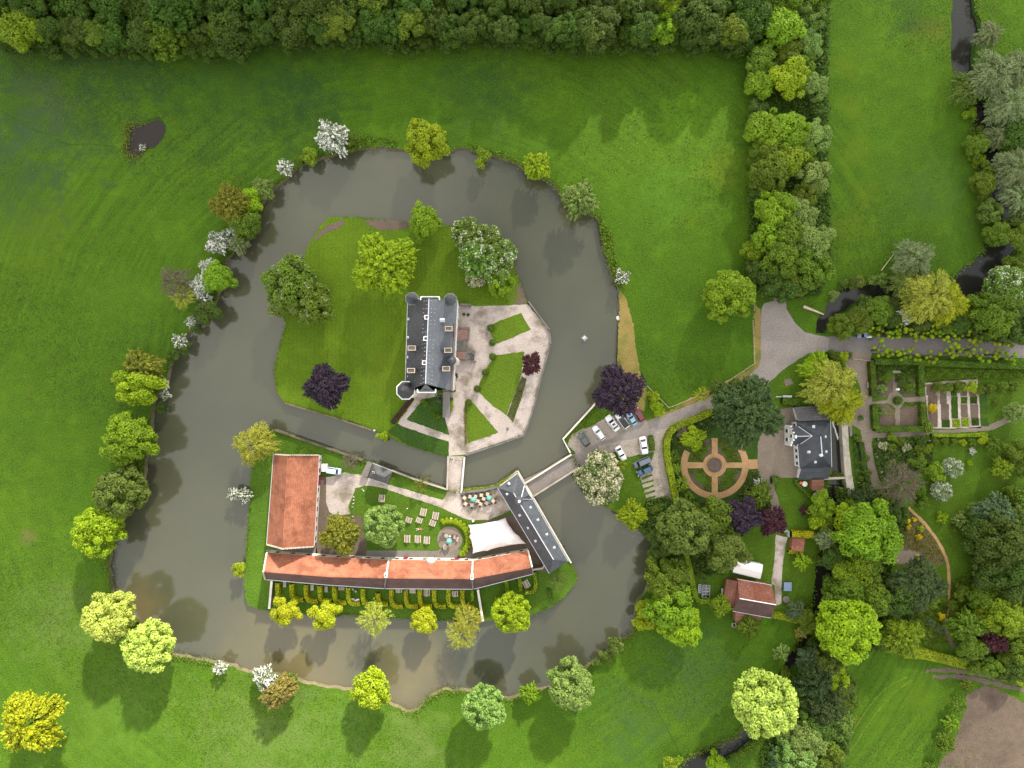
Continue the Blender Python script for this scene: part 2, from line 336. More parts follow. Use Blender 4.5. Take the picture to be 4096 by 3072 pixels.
M_grey = tiles('grey_stone_tile', (0.11, 0.105, 0.105), (0.17, 0.165, 0.165), (0.07, 0.07, 0.07), 0.25, 0.8, 0.7, 0.3, 0.35)
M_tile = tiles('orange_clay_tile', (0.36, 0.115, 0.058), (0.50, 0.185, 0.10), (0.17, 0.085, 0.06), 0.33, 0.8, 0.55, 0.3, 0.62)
M_tile2 = tiles('weathered_clay_tile', (0.36, 0.10, 0.05), (0.46, 0.15, 0.07), (0.07, 0.055, 0.055), 0.3, 0.8, 1.0, 0.3, 0.5)
M_tile3 = tiles('brown_clay_tile', (0.21, 0.085, 0.055), (0.29, 0.12, 0.075), (0.12, 0.065, 0.05), 0.3, 0.8, 0.6, 0.3, 0.3)
M_brick = speck('red_brick', (0.27, 0.09, 0.06), (0.36, 0.14, 0.09), (0.15, 0.07, 0.05), 0.8, 6.0, 0.85, 0.02)
M_glass = flat('dark_glass', (0.02, 0.025, 0.03), 0.06, 0.0, 0.8)
M_sky_glass = flat('rooflight_glass', (0.30, 0.42, 0.50), 0.1, 0.0, 0.8)
M_wood = speck('grey_weathered_wood', (0.30, 0.25, 0.22), (0.42, 0.36, 0.33), (0.2, 0.16, 0.14), 1.5, 6.0, 0.8, 0.01)
M_wood2 = speck('pale_wood', (0.45, 0.36, 0.26), (0.58, 0.47, 0.36), None, 1.5, 6.0, 0.8, 0.01)
M_dwood = speck('dark_wood', (0.07, 0.05, 0.04), (0.12, 0.09, 0.07), None, 1.5, 6.0, 0.8, 0.01)
M_canvas = flat('white_canvas', (0.80, 0.74, 0.72), 0.7, 0, 0.3, 0.04)
M_bark = speck('bark', (0.06, 0.045, 0.035), (0.11, 0.085, 0.065), None, 1.0, 6.0, 0.95, 0.05)
M_black = flat('black_metal', (0.02, 0.02, 0.022), 0.4)
M_teal = flat('teal_canvas', (0.16, 0.50, 0.44), 0.7, 0, 0.3, 0.06)
M_red = flat('dark_red_paint', (0.22, 0.02, 0.035), 0.5)
m, t, p = nodes('turbid_water'); P_ = pos(t)
cw = mix(t, noise(t, P_, 0.02, 4, 0.6, 0.35, 0.65), (0.054, 0.057, 0.036), (0.074, 0.074, 0.042))
for sx_, sy_, sr_ in ((640, 1440, 24), (880, 1480, 15), (300, 1330, 12)):      # warm sunlit tone of the silty south side, painted in
    d_ = t.nodes.new('ShaderNodeVectorMath'); d_.operation = 'DISTANCE'; t.links.new(P_, d_.inputs[0]); d_.inputs[1].default_value = (*G('P', (sx_, sy_)), -1.1)
    dd_ = math_(t, 'ADD', d_.outputs['Value'], math_(t, 'MULTIPLY', math_(t, 'SUBTRACT', noise(t, P_, 0.06, 4, 0.6, 0.3, 0.7), 0.5), 12.0)); r_ = t.nodes.new('ShaderNodeMapRange'); r_.inputs[1].default_value = sr_; r_.inputs[2].default_value = 0.0; t.links.new(dd_, r_.inputs[0])
    cw = mix(t, math_(t, 'MULTIPLY', r_.outputs[0], 0.75), cw, (0.135, 0.110, 0.050))
t.links.new(cw, p.inputs['Base Color']); p.inputs['Roughness'].default_value = 0.07; p.inputs['IOR'].default_value = 1.42
p.inputs['Specular IOR Level'].default_value = 0.78
bump(t, p, noise(t, P_, 2.2, 3, 0.6, 0.2, 0.8), 0.02, 0.35); M_water = m
m, t, p = nodes('stream_water'); P_ = pos(t)
p.inputs['Base Color'].default_value = (0.020, 0.020, 0.016, 1); p.inputs['Roughness'].default_value = 0.1; p.inputs['IOR'].default_value = 1.42
bump(t, p, noise(t, P_, 2.0, 3, 0.6, 0.2, 0.8), 0.03, 0.4); M_stream = m
# ================================================================ water bodies and the ground round them
P = lambda *a: [tuple(x) for x in a]
moat = [(830,322),(880,331),(960,330),(1000,325),(1060,335),(1110,350),(1140,375),(1195,400),(1225,440),(1250,462),(1290,470),(1305,500),(1300,530),(1310,560),(1322,595),(1337,625),(1337,690),(1335,760),(1333,800),(1312,845),(1292,868),(1255,912),(1217,950),(1232,985),(1262,1030),(1262,1060),(1300,1095),(1335,1105),(1345,1130),(1370,1140),(1385,1150),(1405,1170),(1418,1200),(1410,1240),(1390,1275),(1375,1300),(1370,1330),(1365,1360),(1330,1395),(1290,1420),(1245,1450),(1200,1475),(1150,1490),(1100,1505),(1040,1490),(1000,1488),(960,1487),(930,1500),(905,1530),(885,1535),(850,1515),(820,1500),(765,1488),(700,1478),(650,1468),(610,1455),(540,1445),(480,1428),(430,1420),(385,1412),(330,1400),(300,1370),(265,1320),(245,1260),(240,1210),(250,1170),(275,1120),(300,1080),(318,1020),(322,980),(332,930),(335,870),(355,840),(372,800),(378,765),(400,740),(430,690),(462,660),(495,600),(487,565),(520,530),(550,510),(560,450),(592,410),(620,388),(645,365),(690,347),(730,335),(770,323)]
moatW = GL('P', moat, -1.1); moatR = ragged(moatW, 1.2, 0.22, 3); moatR = chaikin(moatR, 1)
pond = GL('Z11', [(830,770),(890,745),(980,740),(1040,790),(1045,860),(1000,915),(930,955),(880,985),(850,990),(770,970),(790,880)]); pond = chaikin(ragged(pond, 1.5, 0.5, 5), 1)
stream_n = GL('Z9', [(1690,-300),(1700,0),(1690,100),(1685,200),(1680,400),(1700,540),(1790,640),(1830,740),(1840,900),(1860,1050),(1880,1250),(1960,1400),(2010,1600)]) + \
    GL('Z10', [(1930,400),(1930,560),(1840,640),(1720,740),(1640,800),(1400,800),(1250,770),(1050,790),(870,830),(790,920),(740,1010),(690,1080),(688,1165),(740,1160),(800,1075),(900,990),(1000,930),(1100,960),(1300,960),(1640,940),(1850,900),(1950,820),(1990,720),(2110,640),(2180,520),(2190,300)]) + \
    GL('Z9', [(2130,1400),(2065,1200),(2060,1130),(2000,1000),(1990,860),(1900,700),(1840,560),(1850,380),(1890,220),(1900,160),(1850,90),(1840,0),(1830,-300)])
mill = GL('D6', [(1190,410),(1340,410),(1390,1000),(1400,1345),(1195,1345)]) 
stream_s = GL('P', [(1787,1030),(1792,1097),(1789,1155),(1770,1194),(1755,1309),(1721,1391),(1687,1454),(1640,1540),(1583,1598),(1487,1634),(1440,1690),(1540,1700),(1560,1648),(1617,1610),(1672,1560),(1697,1468),(1744,1400),(1779,1309),(1806,1219),(1814,1155),(1818,1097),(1826,1030)])
stream_n = ragged(stream_n, 1.5, 0.2, 7); stream_s = ragged(stream_s, 1.5, 0.2, 8)
holes = [ccw(moatR), ccw(pond), ccw(stream_n), ccw(mill), ccw(stream_s)]
tops = [offset(holes[0], -0.28), offset(holes[1], -0.4), offset(holes[2], -0.3), holes[3], offset(holes[4], -0.3)]
outer = [(-1800, -1800), (1800, -1800), (1800, 1800), (-1800, 1800)]
mid = [(x * 230 / 6, y * 200 / 6) for x, y in [(-6, -6), (-3, -6), (0, -6), (3, -6), (6, -6), (6, -3), (6, 0), (6, 3), (6, 6), (3, 6), (0, 6), (-3, 6), (-6, 6), (-6, 3), (-6, 0), (-6, -3)]]
def keep(Cc):
    k = np.ones(len(Cc), bool)
    for hp in tops: k &= ~inside(Cc, hp)
    return k
tag(link('ground', cdt_mesh('ground', [outer, mid] + tops, keep), M_meadow), kind='structure')
def bank(name, top, bot, zb, mat):
    n = len(top); me = bpy.data.meshes.new(name)
    vs = [(x, y, 0.0) for x, y in top] + [(x, y, zb) for x, y in bot]
    me.from_pydata(vs, [], [(i, (i + 1) % n, n + (i + 1) % n, n + i) for i in range(n)]); me.update()
    o = link(name, me, mat); tag(o, kind='structure'); return o
bank('moat_bank', tops[0], offset(holes[0], 0.25), -1.6, M_edge); bank('pond_bank', tops[1], offset(holes[1], 0.9), -1.2, M_bank)
bank('stream_bank', tops[2], offset(holes[2], 0.1), -1.6, M_bank); bank('mill_race_bank', tops[3], holes[3], -1.6, M_dstone); bank('stream_bank', tops[4], offset(holes[4], 0.1), -1.6, M_bank)
def water(name, poly, z, mat, d=0.6):
    q = offset(poly, -d); o = link(name, cdt_mesh(name, [q], lambda Cc: inside(Cc, q), z), mat); tag(o, kind='structure')
water('moat_water', holes[0], -1.1, M_water, 0.3); M_pond = flat('peaty_water', (0.022, 0.016, 0.013), 0.35, 0, 0.25); water('pond_water', holes[1], -0.6, M_pond, -0.1)
water('stream_water', holes[2], -1.2, M_stream, 0.25); water('mill_water', holes[3], -1.0, M_stream, 0.05); water('stream_water', holes[4], -1.2, M_stream, 0.25)
# ---------------------------------------------------------------- the two moated islands
def island(name, pts, mtop, mside, z=0.0, rag=0.12, seed=1, slope=0.15):
    pts = ccw(ragged(pts, 1.0, rag, seed)); n = len(pts); lo = offset(pts, -slope)
    tag(link(name, cdt_mesh(name, [pts], lambda Cc: inside(Cc, pts), z), mtop), kind='structure')
    me = bpy.data.meshes.new('island_bank'); me.from_pydata([(x, y, z) for x, y in pts] + [(x, y, -1.7) for x, y in lo], [], [(n + i, n + (i + 1) % n, (i + 1) % n, i) for i in range(n)]); me.update()
    tag(link('island_bank', me, mside), kind='structure')
castleI = GL('Z1', [(235,870),(185,800),(165,720),(165,620),(185,540),(215,440),(240,330),(200,200)]) + GL('P', [(640,600),(655,560),(665,530),(690,490),(710,470),(760,468),(800,472),(880,478),(900,485),(980,487),(1040,500),(1090,540),(1110,575),(1128,620)]) + \
    GL('Z1', [(1890,195),(2035,372),(2045,470),(2020,560),(1985,690),(1930,900),(1865,1090),(1470,1222),(1460,1260),(1350,1260),(1345,1240),(1250,1215),(1080,1165),(930,1100),(860,1060),(700,1000),(500,950)])
island('castle_island', castleI, M_lawn, M_edge, 0.0, 0.06, 11, 0.1)
lowI = GL('Z1', [(170,1060),(470,1165),(770,1265),(840,1285),(970,1330),(1120,1390),(1335,1462),(1445,1480),(1600,1452),(1680,1430),(1800,1345)]) + \
    GL('Z2', [(1690,292),(1850,570),(2030,875),(2068,945),(2060,1000),(1990,1090),(1900,1150),(1800,1190),(1600,1215),(1480,1240),(1300,1235),(1000,1225),(760,1205),(450,1195),(300,1190),(200,1180),(60,1165),(-20,1140),(-35,1080),(-30,900),(-10,600),(0,360),(20,200),(60,60)])
island('courtyard_island', lowI, M_green, M_edge, 0.0, 0.12, 12, 0.15)
# ---------------------------------------------------------------- castle island surfaces
sheet('gravel_court', GL('Z1', [(1400,205),(1590,212),(1892,200),(2033,372),(2043,466),(2016,562),(1980,694),(1926,902),(1860,1086),(1464,1220),(1352,1232),(1355,1135),(1050,1040),(1005,1008),(1120,850),(1100,800),(1400,800)]), M_gravel, 0.02, rag=0.05, seed=2)
def plot(fr, pts, seed=1, m=None, z=0.05, name='lawn'): return sheet(name, GL(fr, pts), m or M_plot, z, rag=0.05, seed=seed)
plot('Z1', [(1622,350),(1700,310),(1845,258),(1912,372),(1680,468),(1645,420)], 3)
plot('Z1', [(1655,548),(1868,520),(1845,690),(1800,810),(1745,955),(1640,880),(1560,800),(1560,740),(1605,640),(1640,590)], 4)
plot('Z1', [(1465,860),(1520,870),(1600,965),(1690,1075),(1482,1145),(1470,1010),(1458,920)], 5)
plot('Z1', [(1180,845),(1250,830),(1312,835),(1325,970),(1358,1088),(1200,1035),(1062,985)], 6, M_bank)  # darker grass paints the manor's shadow into this lawn
sheet('flower_border', GL('Z1', [(1848,690),(1885,705),(1850,830),(1790,1005),(1748,955),(1805,800)]), M_soil, 0.07, rag=0.05)
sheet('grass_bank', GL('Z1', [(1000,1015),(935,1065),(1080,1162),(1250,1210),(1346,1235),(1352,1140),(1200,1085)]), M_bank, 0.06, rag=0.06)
sheet('earth_patch', GL('Z12', [(180,1420),(290,1380),(280,1420),(180,1470),(90,1520),(60,1560),(110,1480)]), M_dirt, 0.02, rag=0.2)
sheet('earth_patch', GL('Z12', [(410,1390),(520,1385),(690,1405),(690,1440),(560,1455),(500,1450),(440,1430)]), M_dirt, 0.02, rag=0.2)
sheet('earth_patch', GL('Z1', [(1800,90),(1840,60),(1885,190),(1790,205),(1840,150)]), M_dirt, 0.02, rag=0.15)
# ---------------------------------------------------------------- courtyard island surfaces
sheet('gravel_yard', GL('Z2', [(480,330),(540,322),(600,300),(700,315),(760,345),(880,378),(1050,425),(1215,475),(1240,445),(1246,412),(1340,412),(1345,440),(1560,408),(1600,410),(1645,540),(1510,600),(1400,600),(1350,590),(1180,510),(1000,455),(850,400),(740,382),(665,400),(645,460),(620,520),(635,560),(540,575),(500,545),(480,480)]), M_gravel, 0.02, rag=0.05, seed=7)
sheet('terrace_paving', GL('D1', [(280,540),(900,440),(1230,400),(1290,560),(1290,780),(1000,860),(560,900),(330,860),(290,700)]), M_park, 0.05, rag=0.05)
sheet('dirt_strip', GL('Z2', [(440,330),(482,325),(478,480),(500,560),(620,575),(700,570),(735,760),(735,832),(415,832),(420,600)]), M_dirt, 0.03, rag=0.08)
sheet('paved_path', GL('Z2', [(735,792),(1190,795),(1215,770),(1340,790),(1400,800),(1400,845),(735,838)]), M_lane, 0.035, rag=0.04)
cx, cy = G('Z2', (1262, 722)); sheet('fire_pit_circle', [(cx + 3.25 * math.cos(a / 24 * 6.283), cy + 3.3 * math.sin(a / 24 * 6.283)) for a in range(24)], M_yard, 0.06, rag=0.04)
sheet('dirt_floor', GL('Z2', [(1385,800),(1390,640),(1650,560),(1700,560),(1880,920),(1850,930),(1770,900),(1755,800),(1400,845)]), M_dirt, 0.055, rag=0.08)
sheet('alley_paving', GL('Z2', [(100,790),(420,770),(430,832),(110,815)]), M_lane, 0.03)
# ---------------------------------------------------------------- entrance, roads, car park
sheet('road_verge', GL('Z10', [(225,960),(275,990),(272,1400),(235,1445),(130,1535),(-110,1640),(-500,1830),(-700,1900),(-720,1870),(-520,1790),(-150,1600),(60,1500),(200,1420),(215,1380)]), M_dry, 0.02, rag=0.2)
sheet('entrance_grass', GL('Z3', [(100,1020),(440,660),(620,700),(850,640),(1000,680),(1050,780),(820,860),(400,1060),(170,1100)]), M_garden, 0.012, rag=0.1)
sheet('canal_strip', GL('Z3', [(605,-20),(740,-20),(750,150),(800,440),(850,520),(860,620),(830,760),(600,700),(595,300)]) , M_dry, 0.015, rag=0.1)
sheet('canal_strip', GL('P', [(1338,628),(1352,640),(1366,700),(1370,720),(1338,712)]), M_dry, 0.014, rag=0.15)
sheet('road', GL('P', [(1672,633),(1697,633),(1699,668),(1719,700),(1740,718),(1766,724),(1800,730),(2280,739),(2280,772),(1857,760),(1766,760),(1745,764),(1720,779),(1690,800),(1662,826),(1610,853),(1537,890),(1456,921),(1432,931),(1398,946),(1340,968),(1290,992),(1262,1014),(1247,1000),(1240,975),(1270,960),(1298,948),(1383,915),(1444,893),(1530,859),(1566,839),(1615,815),(1638,792),(1643,775),(1643,702),(1645,668),(1650,656),(1672,650)]), M_road, 0.04, rag=0.05)
sheet('lane', GL('P', [(1790,726),(2280,735),(2280,776),(1857,762),(1790,762)]), M_lane, 0.06, rag=0.05)
sheet('car_park', GL('Z3', [(150,1060),(200,960),(380,890),(500,820),(700,750),(820,800),(850,850),(700,930),(450,1035),(240,1140)]), M_park, 0.055, rag=0.12)
sheet('car_park', GL('Z3', [(430,1065),(860,985),(930,960),(930,1120),(860,1130),(690,1172),(600,1120),(430,1130)]), M_park, 0.055, rag=0.12)
sheet('car_park_lane', GL('Z3', [(930,940),(1060,905),(1020,1010),(1012,1150),(1055,1350),(1088,1540),(1060,1680),(920,1680),(870,1620),(800,1340),(900,1200),(928,1100)]), M_park, 0.05, rag=0.1)
sheet('grass_verge', GL('Z3', [(690,1175),(860,1135),(925,1120),(890,1185),(780,1330),(830,1640),(640,1640),(650,1250)]), M_garden, 0.02, rag=0.12)
for i in range(6):
    y = 1350 + i * 47; sheet('grass_strip', GL('Z3', [(806 + i * 5, y), (905 + i * 7, y - 34), (908 + i * 7, y - 16), (810 + i * 5, y + 18)]), M_garden, 0.07, rag=0.06, seed=i)
# ---------------------------------------------------------------- mill grounds, gardens
gl = ccw(ragged(GL('P', [(1420,925),(1540,893),(1610,860),(1665,830),(1728,780),(1770,768),(2290,800),(2290,1440),(2080,1450),(1960,1420),(1735,1345),(1560,1320),(1500,1310),(1455,1200),(1400,1160),(1420,1110),(1440,1080),(1436,1000)]), 1.5, 0.1, 5))
tag(link('garden_lawn', cdt_mesh('garden_lawn', [gl] + tops[2:], lambda Cc: inside(Cc, gl) & ~inside(Cc, tops[3]) & ~inside(Cc, tops[4]) & ~inside(Cc, tops[2]), 0.008), M_garden), kind='structure')
def open_sheet(name, pts, mat, z, rag=0.1, seed=1):
    q = ccw(ragged(pts, 1.0, rag, seed))
    return tag(link(name, cdt_mesh(name, [q] + tops[2:], lambda Cc: inside(Cc, q) & ~inside(Cc, tops[3]) & ~inside(Cc, tops[4]) & ~inside(Cc, tops[2]), z), mat), kind='structure')
open_sheet('mill_yard', GL('Z3', [(1838,1040),(1900,900),(2040,740),(2230,720),(2230,1355),(1990,1350),(1975,1380),(2050,1659),(2060,1750),(1990,1750),(1900,1400),(1838,1310)]), M_yard, 0.03)
sheet('pebble_path', GL('Z5', [(1555,640),(1660,660),(1640,740),(1620,860),(1605,1050),(1605,1250),(1555,1262),(1545,1090),(1515,1070),(1540,900)]), M_gravel, 0.035, rag=0.05)
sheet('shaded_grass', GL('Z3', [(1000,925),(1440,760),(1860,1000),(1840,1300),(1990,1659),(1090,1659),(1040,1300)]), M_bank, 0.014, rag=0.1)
# round parterre with orange sand paths
pc = G('Z3', (1457, 1240)); u = PX('Z3', 1)
def ring(r0, r1, a0=0, a1=360, n=48):
    A = [math.radians(a0 + (a1 - a0) * i / n) for i in range(n + 1)]
    return [(pc[0] + r1 * u * math.cos(a), pc[1] + r1 * u * math.sin(a)) for a in A] + [(pc[0] + r0 * u * math.cos(a), pc[1] + r0 * u * math.sin(a)) for a in A[::-1]]
sheet('sand_path', ring(243, 300, -207, 34), M_orange, 0.05)
sheet('sand_path', ring(60, 106, 0, 359.9), M_orange, 0.055)
for a in (90, 180, 270, 0):
    c_, s_ = math.cos(math.radians(a)), math.sin(math.radians(a)); L0, L1, hw = 98, (248 if a != 0 else 380), (27 if a != 0 else 24)
    if a == 90: L1 = 240
    q = [(L0, -hw), (L1, -hw), (L1, hw), (L0, hw)]
    sheet('sand_path', [(pc[0] + u * (x * c_ - y * s_), pc[1] + u * (x * s_ + y * c_)) for x, y in q], M_orange, 0.06, rag=0.03)
sheet('sand_path', GL('Z3', [(1700,1190),(1835,1188),(1840,1272),(1720,1275),(1700,1240)]), M_orange, 0.065, rag=0.04)
for a in (45, 135, 225, 315):
    sheet('flower_border', ring(112, 238, a - 33, a + 33, 12), M_soil, 0.03)
    sheet('lawn', ring(128, 205, a - 22, a + 22, 12), M_garden, 0.045)
sheet('kitchen_garden_path', GL('Z4', [(700,460),(870,462),(842,560),(868,900),(1000,885),(1020,830),(1055,815),(1050,680),(1090,680),(1095,815),(1150,860),(1340,855),(1340,900),(1150,905),(1115,960),(1115,1120),(1075,1120),(1070,960),(1020,915),(868,922),(872,1130),(920,1178),(1360,1150),(1600,1148),(1900,1110),(2050,1040),(2140,965),(2300,880),(2300,990),(2070,1090),(1910,1155),(1400,1190),(1090,1215),(870,1222),(860,1300),(900,1480),(950,1659),(960,1720),(850,1720),(830,1600),(780,1250),(765,1150),(690,1100),(675,1030),(720,980),(790,900),(740,700),(610,560)]), M_yard, 0.03, rag=0.06)
for pts in ([(905,700),(1050,700),(1050,815),(1010,835),(995,862),(905,862)], [(1098,700),(1270,700),(1275,852),(1160,858),(1130,820),(1098,805)],
            [(935,925),(1010,925),(1030,960),(1068,975),(1072,1118),(935,1118)], [(1160,915),(1290,910),(1300,1110),(1118,1118),(1118,970),(1150,950)]):
    sheet('vegetable_bed', GL('Z4', pts), M_soil, 0.05, None, 'square dug soil bed inside the clipped hedge of the kitchen garden', 'bed', 'dug beds in the hedged garden', rag=0.03)
sheet('allotment_path', GL('Z4', [(1330,735),(1600,712),(1800,702),(1815,900),(1830,1132),(1370,1138),(1345,900)]), M_gravel, 0.03, rag=0.04)
BG = {'s': M_soil, 'd': M_bank, 'g': M_plot, 'l': M_green}
beds = [('s',1345,745,1430,840),('s',1362,840,1445,1125),('s',1465,742,1525,920),('s',1475,920,1545,1060),('d',1480,1060,1552,1128),('d',1560,737,1615,850),('d',1565,852,1625,1050),('g',1575,1055,1642,1125),
        ('l',1640,726,1692,785),('s',1645,790,1705,850),('l',1650,855,1708,920),('s',1650,922,1712,1040),('g',1655,1045,1720,1122),('s',1722,722,1785,850),('d',1730,852,1795,920),('s',1735,922,1805,1045),('d',1745,1045,1812,1112)]
for i, (k, x0, y0, x1, y1) in enumerate(beds):
    nm = {'s': 'bare soil vegetable strip', 'd': 'dark green planted vegetable strip', 'g': 'bright green salad bed', 'l': 'fresh green vegetable bed'}[k]
    sheet('vegetable_bed', GL('Z4', [(x0, y0), (x1, y0), (x1 + 3, y1), (x0 + 3, y1)]), BG[k], 0.05, None, nm + ' between the pale allotment paths', 'bed', 'allotment beds', rag=0.04, seed=i)
sheet('vegetable_bed', GL('Z4', [(1820,790),(1880,800),(1890,1005),(1825,1005)]), M_bank, 0.05, None, 'long dark leafy bed at the east end of the allotment', 'bed', 'allotment beds', rag=0.06)
sheet('vegetable_bed', GL('Z4', [(1825,1045),(1895,1045),(1903,1118),(1828,1118)]), M_bank, 0.05, None, 'small square dark green bed in the allotment corner by the curved path', 'bed', 'allotment beds', rag=0.06)
ol = chaikin(GL('Z6', [(1190,400),(1240,450),(1320,525),(1380,600),(1440,680),(1500,790),(1540,900),(1550,1050),(1548,1200),(1550,1300),(1520,1360),(1515,1450),(1540,1560),(1600,1650)]), 2, False)
sheet('sand_path', strip(ol[:-14], 0.75), M_orange, 0.05, rag=0.06); sheet('earth_path', strip(ol[-16:], 0.9), M_dirt, 0.045, rag=0.1)
sheet('earth_path', strip(chaikin(GL('Z6', [(1090,770),(1030,860),(985,960),(985,1080),(940,1220),(900,1350),(880,1420)]), 2, False), 2.0), M_dirt, 0.04, rag=0.15)
open_sheet('rock_garden_soil', GL('Z6', [(1110,430),(1200,425),(1320,560),(1430,690),(1520,880),(1400,905),(1050,900),(1080,760),(1150,650),(1090,520)]), M_dirt, 0.03, 0.25)
sheet('gravel_patch', GL('Z6', [(1090,780),(1250,770),(1310,850),(1280,890),(1060,890),(1050,830)]), M_yard, 0.045, rag=0.2)
sheet('ploughed_field', GL('Z8', [(1860,930),(1960,945),(2060,1010),(2400,1180),(2400,1800),(1380,1800),(1460,1640),(1610,1400),(1650,1230),(1700,1120),(1700,1010)]), M_soil, 0.03, rag=0.2)
for q in ([(1340,800),(1450,790),(1600,800),(1800,825),(2000,870),(2300,940)], [(1400,850),(1560,845),(1750,865),(1950,910),(2300,990)]):
    sheet('farm_track', strip(chaikin(GL('Z8', q), 2, False), 1.0), M_dirt, 0.04, rag=0.18)
for q in ([(440,1700),(640,1440),(760,1230),(880,1060),(1000,940),(1180,850)], [(520,1700),(700,1480),(820,1290),(940,1120),(1060,990),(1220,880)]):
    sheet('wheel_track', strip(chaikin(GL('Z8', q), 2, False), 0.35), M_plot, 0.02, rag=0.06)
sheet('drain', strip(chaikin(GL('Z7', [(20,1060),(70,1140),(150,1290),(230,1450),(290,1560)]), 2, False), 0.25), M_bank, 0.02, rag=0.05)
sheet('drain', strip(chaikin(GL('Z11', [(0,695),(100,750),(180,810),(290,850),(420,920),(560,905),(740,930)]), 2, False), 0.35), M_bank, 0.02, rag=0.08)
sheet('concrete_slab', GL('Z4', [(88,705),(150,693),(172,740),(105,765)]), M_yard, 0.03, rag=0.04)
# ================================================================ buildings
def V2(p): return Vector((p[0], p[1]))
def wall_run(mb, a, b, z0, z1, th=0.3):
    a = Vector((a[0], a[1], (z0 + z1) / 2)); b = Vector((b[0], b[1], (z0 + z1) / 2)); mb.beam(a, b, th, z1 - z0)
def windows_on(parent, a, b, n, z, wd, ht, mat=None, fr=None, name='window', t=0.12):
    a = V2(a); b = V2(b); d = (b - a).normalized(); nrm = Vector((d.y, -d.x))
    for i in range(n):
        c = a + (b - a) * (i + 0.5) / n; rz = math.atan2(d.y, d.x)
        f = MB().box((c.x + nrm.x * 0.02, c.y + nrm.y * 0.02, z), (wd + 0.2, t, ht + 0.2), rz).build(name, fr or M_white)
        g = MB().box((c.x + nrm.x * (0.02 + t * .5), c.y + nrm.y * (0.02 + t * .5), z), (wd, 0.03, ht), rz).build('pane', mat or M_glass)
        local(parent, [f]); f.parent = parent; g.data.transform(Matrix.Translation(-parent.location)); g.parent = f
def door_on(parent, a, b, f, wd, ht, mat):
    a = V2(a); b = V2(b); d = (b - a).normalized(); nrm = Vector((d.y, -d.x)); c = a + (b - a) * f; rz = math.atan2(d.y, d.x)
    o = MB().box((c.x + nrm.x * 0.03, c.y + nrm.y * 0.03, ht / 2), (wd, 0.14, ht), rz).build('door', mat); local(parent, [o])
def house(name, label, cat, eav, eh, rid, rh, mroof, mwall, ends='gg', inset=0.3, mroof2=None, ridge_mat=None, roof_th=0.14):
    """eav: 4 eave corners (world xy) c0,c1 along side A, c2,c3 back along side B; rid r0 (c0/c3 end), r1 (c1/c2 end)"""
    c = [Vector((p[0], p[1], eh)) for p in eav]; r = [Vector((p[0], p[1], rh)) for p in rid]
    ctr = sum(c, Vector()) / 4; root = empty(name, (ctr.x, ctr.y, 0)); tag(root, label, cat)
    def ins(i):
        p = c[i]; a = (c[(i + 1) % 4] - p); b = (c[(i - 1) % 4] - p); a.z = b.z = 0
        return p + a.normalized() * inset + b.normalized() * inset
    w_ = [ins(i) for i in range(4)]; mb = MB()
    wb = [(p.x, p.y, -0.05) for p in w_]; wt = [(p.x, p.y, eh) for p in w_]
    fs = [(0, 1, 5, 4), (1, 2, 6, 5), (2, 3, 7, 6), (3, 0, 4, 7)]; vs = wb + wt
    rt = []
    for k, (i, j) in ((0, (0, 3)), (1, (1, 2))):
        if ends[k] == 'g':
            m_ = (w_[i] + w_[j]) / 2; d = (c[j] - c[i]); tt = (r[k] - c[i]).dot(d) / d.dot(d); q = w_[i].lerp(w_[j], tt)
            vs.append((q.x, q.y, rh - (rh - eh) * 0.04 - 0.1)); fs.append((4 + i, 4 + j, len(vs) - 1))
    mb.add(vs, fs); wo = mb.build('wall', mwall)
    roofs = []
    A = MB().add([c[0], c[1], r[1], r[0]], [(0, 1, 2, 3)]); B = MB().add([c[2], c[3], r[0], r[1]], [(0, 1, 2, 3)])
    if ends[0] == 'h': A.add([c[3], c[0], r[0]], [(0, 1, 2)])
    if ends[1] == 'h': A.add([c[1], c[2], r[1]], [(0, 1, 2)])
    oa = A.build('roof', mroof); ob = B.build('roof', mroof2 or mroof)
    for o in (oa, ob):
        so_ = o.modifiers.new('s', 'SOLIDIFY'); so_.thickness = roof_th; so_.offset = 1 if o.data.polygons[0].normal.z < 0 else -1
    hps = []; rc = MB(); rc.beam(r[0] + Vector((0, 0, .06)), r[1] + Vector((0, 0, .06)), 0.20, 0.14)
    if ends[0] == 'h':
        for q in (c[0], c[3]): hps.append(MB().beam(r[0], q, 0.1, 0.08).build('hip', mroof))
    if ends[1] == 'h':
        for q in (c[1], c[2]): hps.append(MB().beam(r[1], q, 0.1, 0.08).build('hip', mroof))
    ro = rc.build('ridge', ridge_mat or mroof)
    
    gos = []
    for i, j in ((0, 1), (2, 3)):
        off = ((c[i] + c[j]) / 2 - ctr); off.z = 0; e = (c[j] - c[i]).normalized(); nn = Vector((e.y, -e.x, 0)); nn = nn if nn.dot(off) > 0 else -nn
        gos.append(MB().beam(c[i] + nn * 0.08, c[j] + nn * 0.08, 0.12, 0.1).build('gutter', M_zinc))
    local(root, [wo, oa, ob, ro] + gos + hps)
    return root, c, r, w_
def stepped(parent, p, q, wd=0.45, step=0.55, mat=None, name='coping', lift=0.35):
    p = Vector(p); q = Vector(q); L = (q - p).length; n = max(2, int(L / step)); mb = MB(); d = (q - p) / n; hz = Vector((d.x, d.y, 0))
    for i in range(n):
        a = p + d * (i + 0.5); mb.box((a.x, a.y, a.z + lift / 2 + (0.12 if i % 2 else 0)), (hz.length * (0.98 if i % 2 else 0.7), wd, lift + abs(d.z)), math.atan2(d.y, d.x))
    mb.beam(p + Vector((0, 0, .05)), q + Vector((0, 0, .05)), wd * 0.8, 0.3)
    o = mb.build(name, mat or M_white); local(parent, [o]); return o
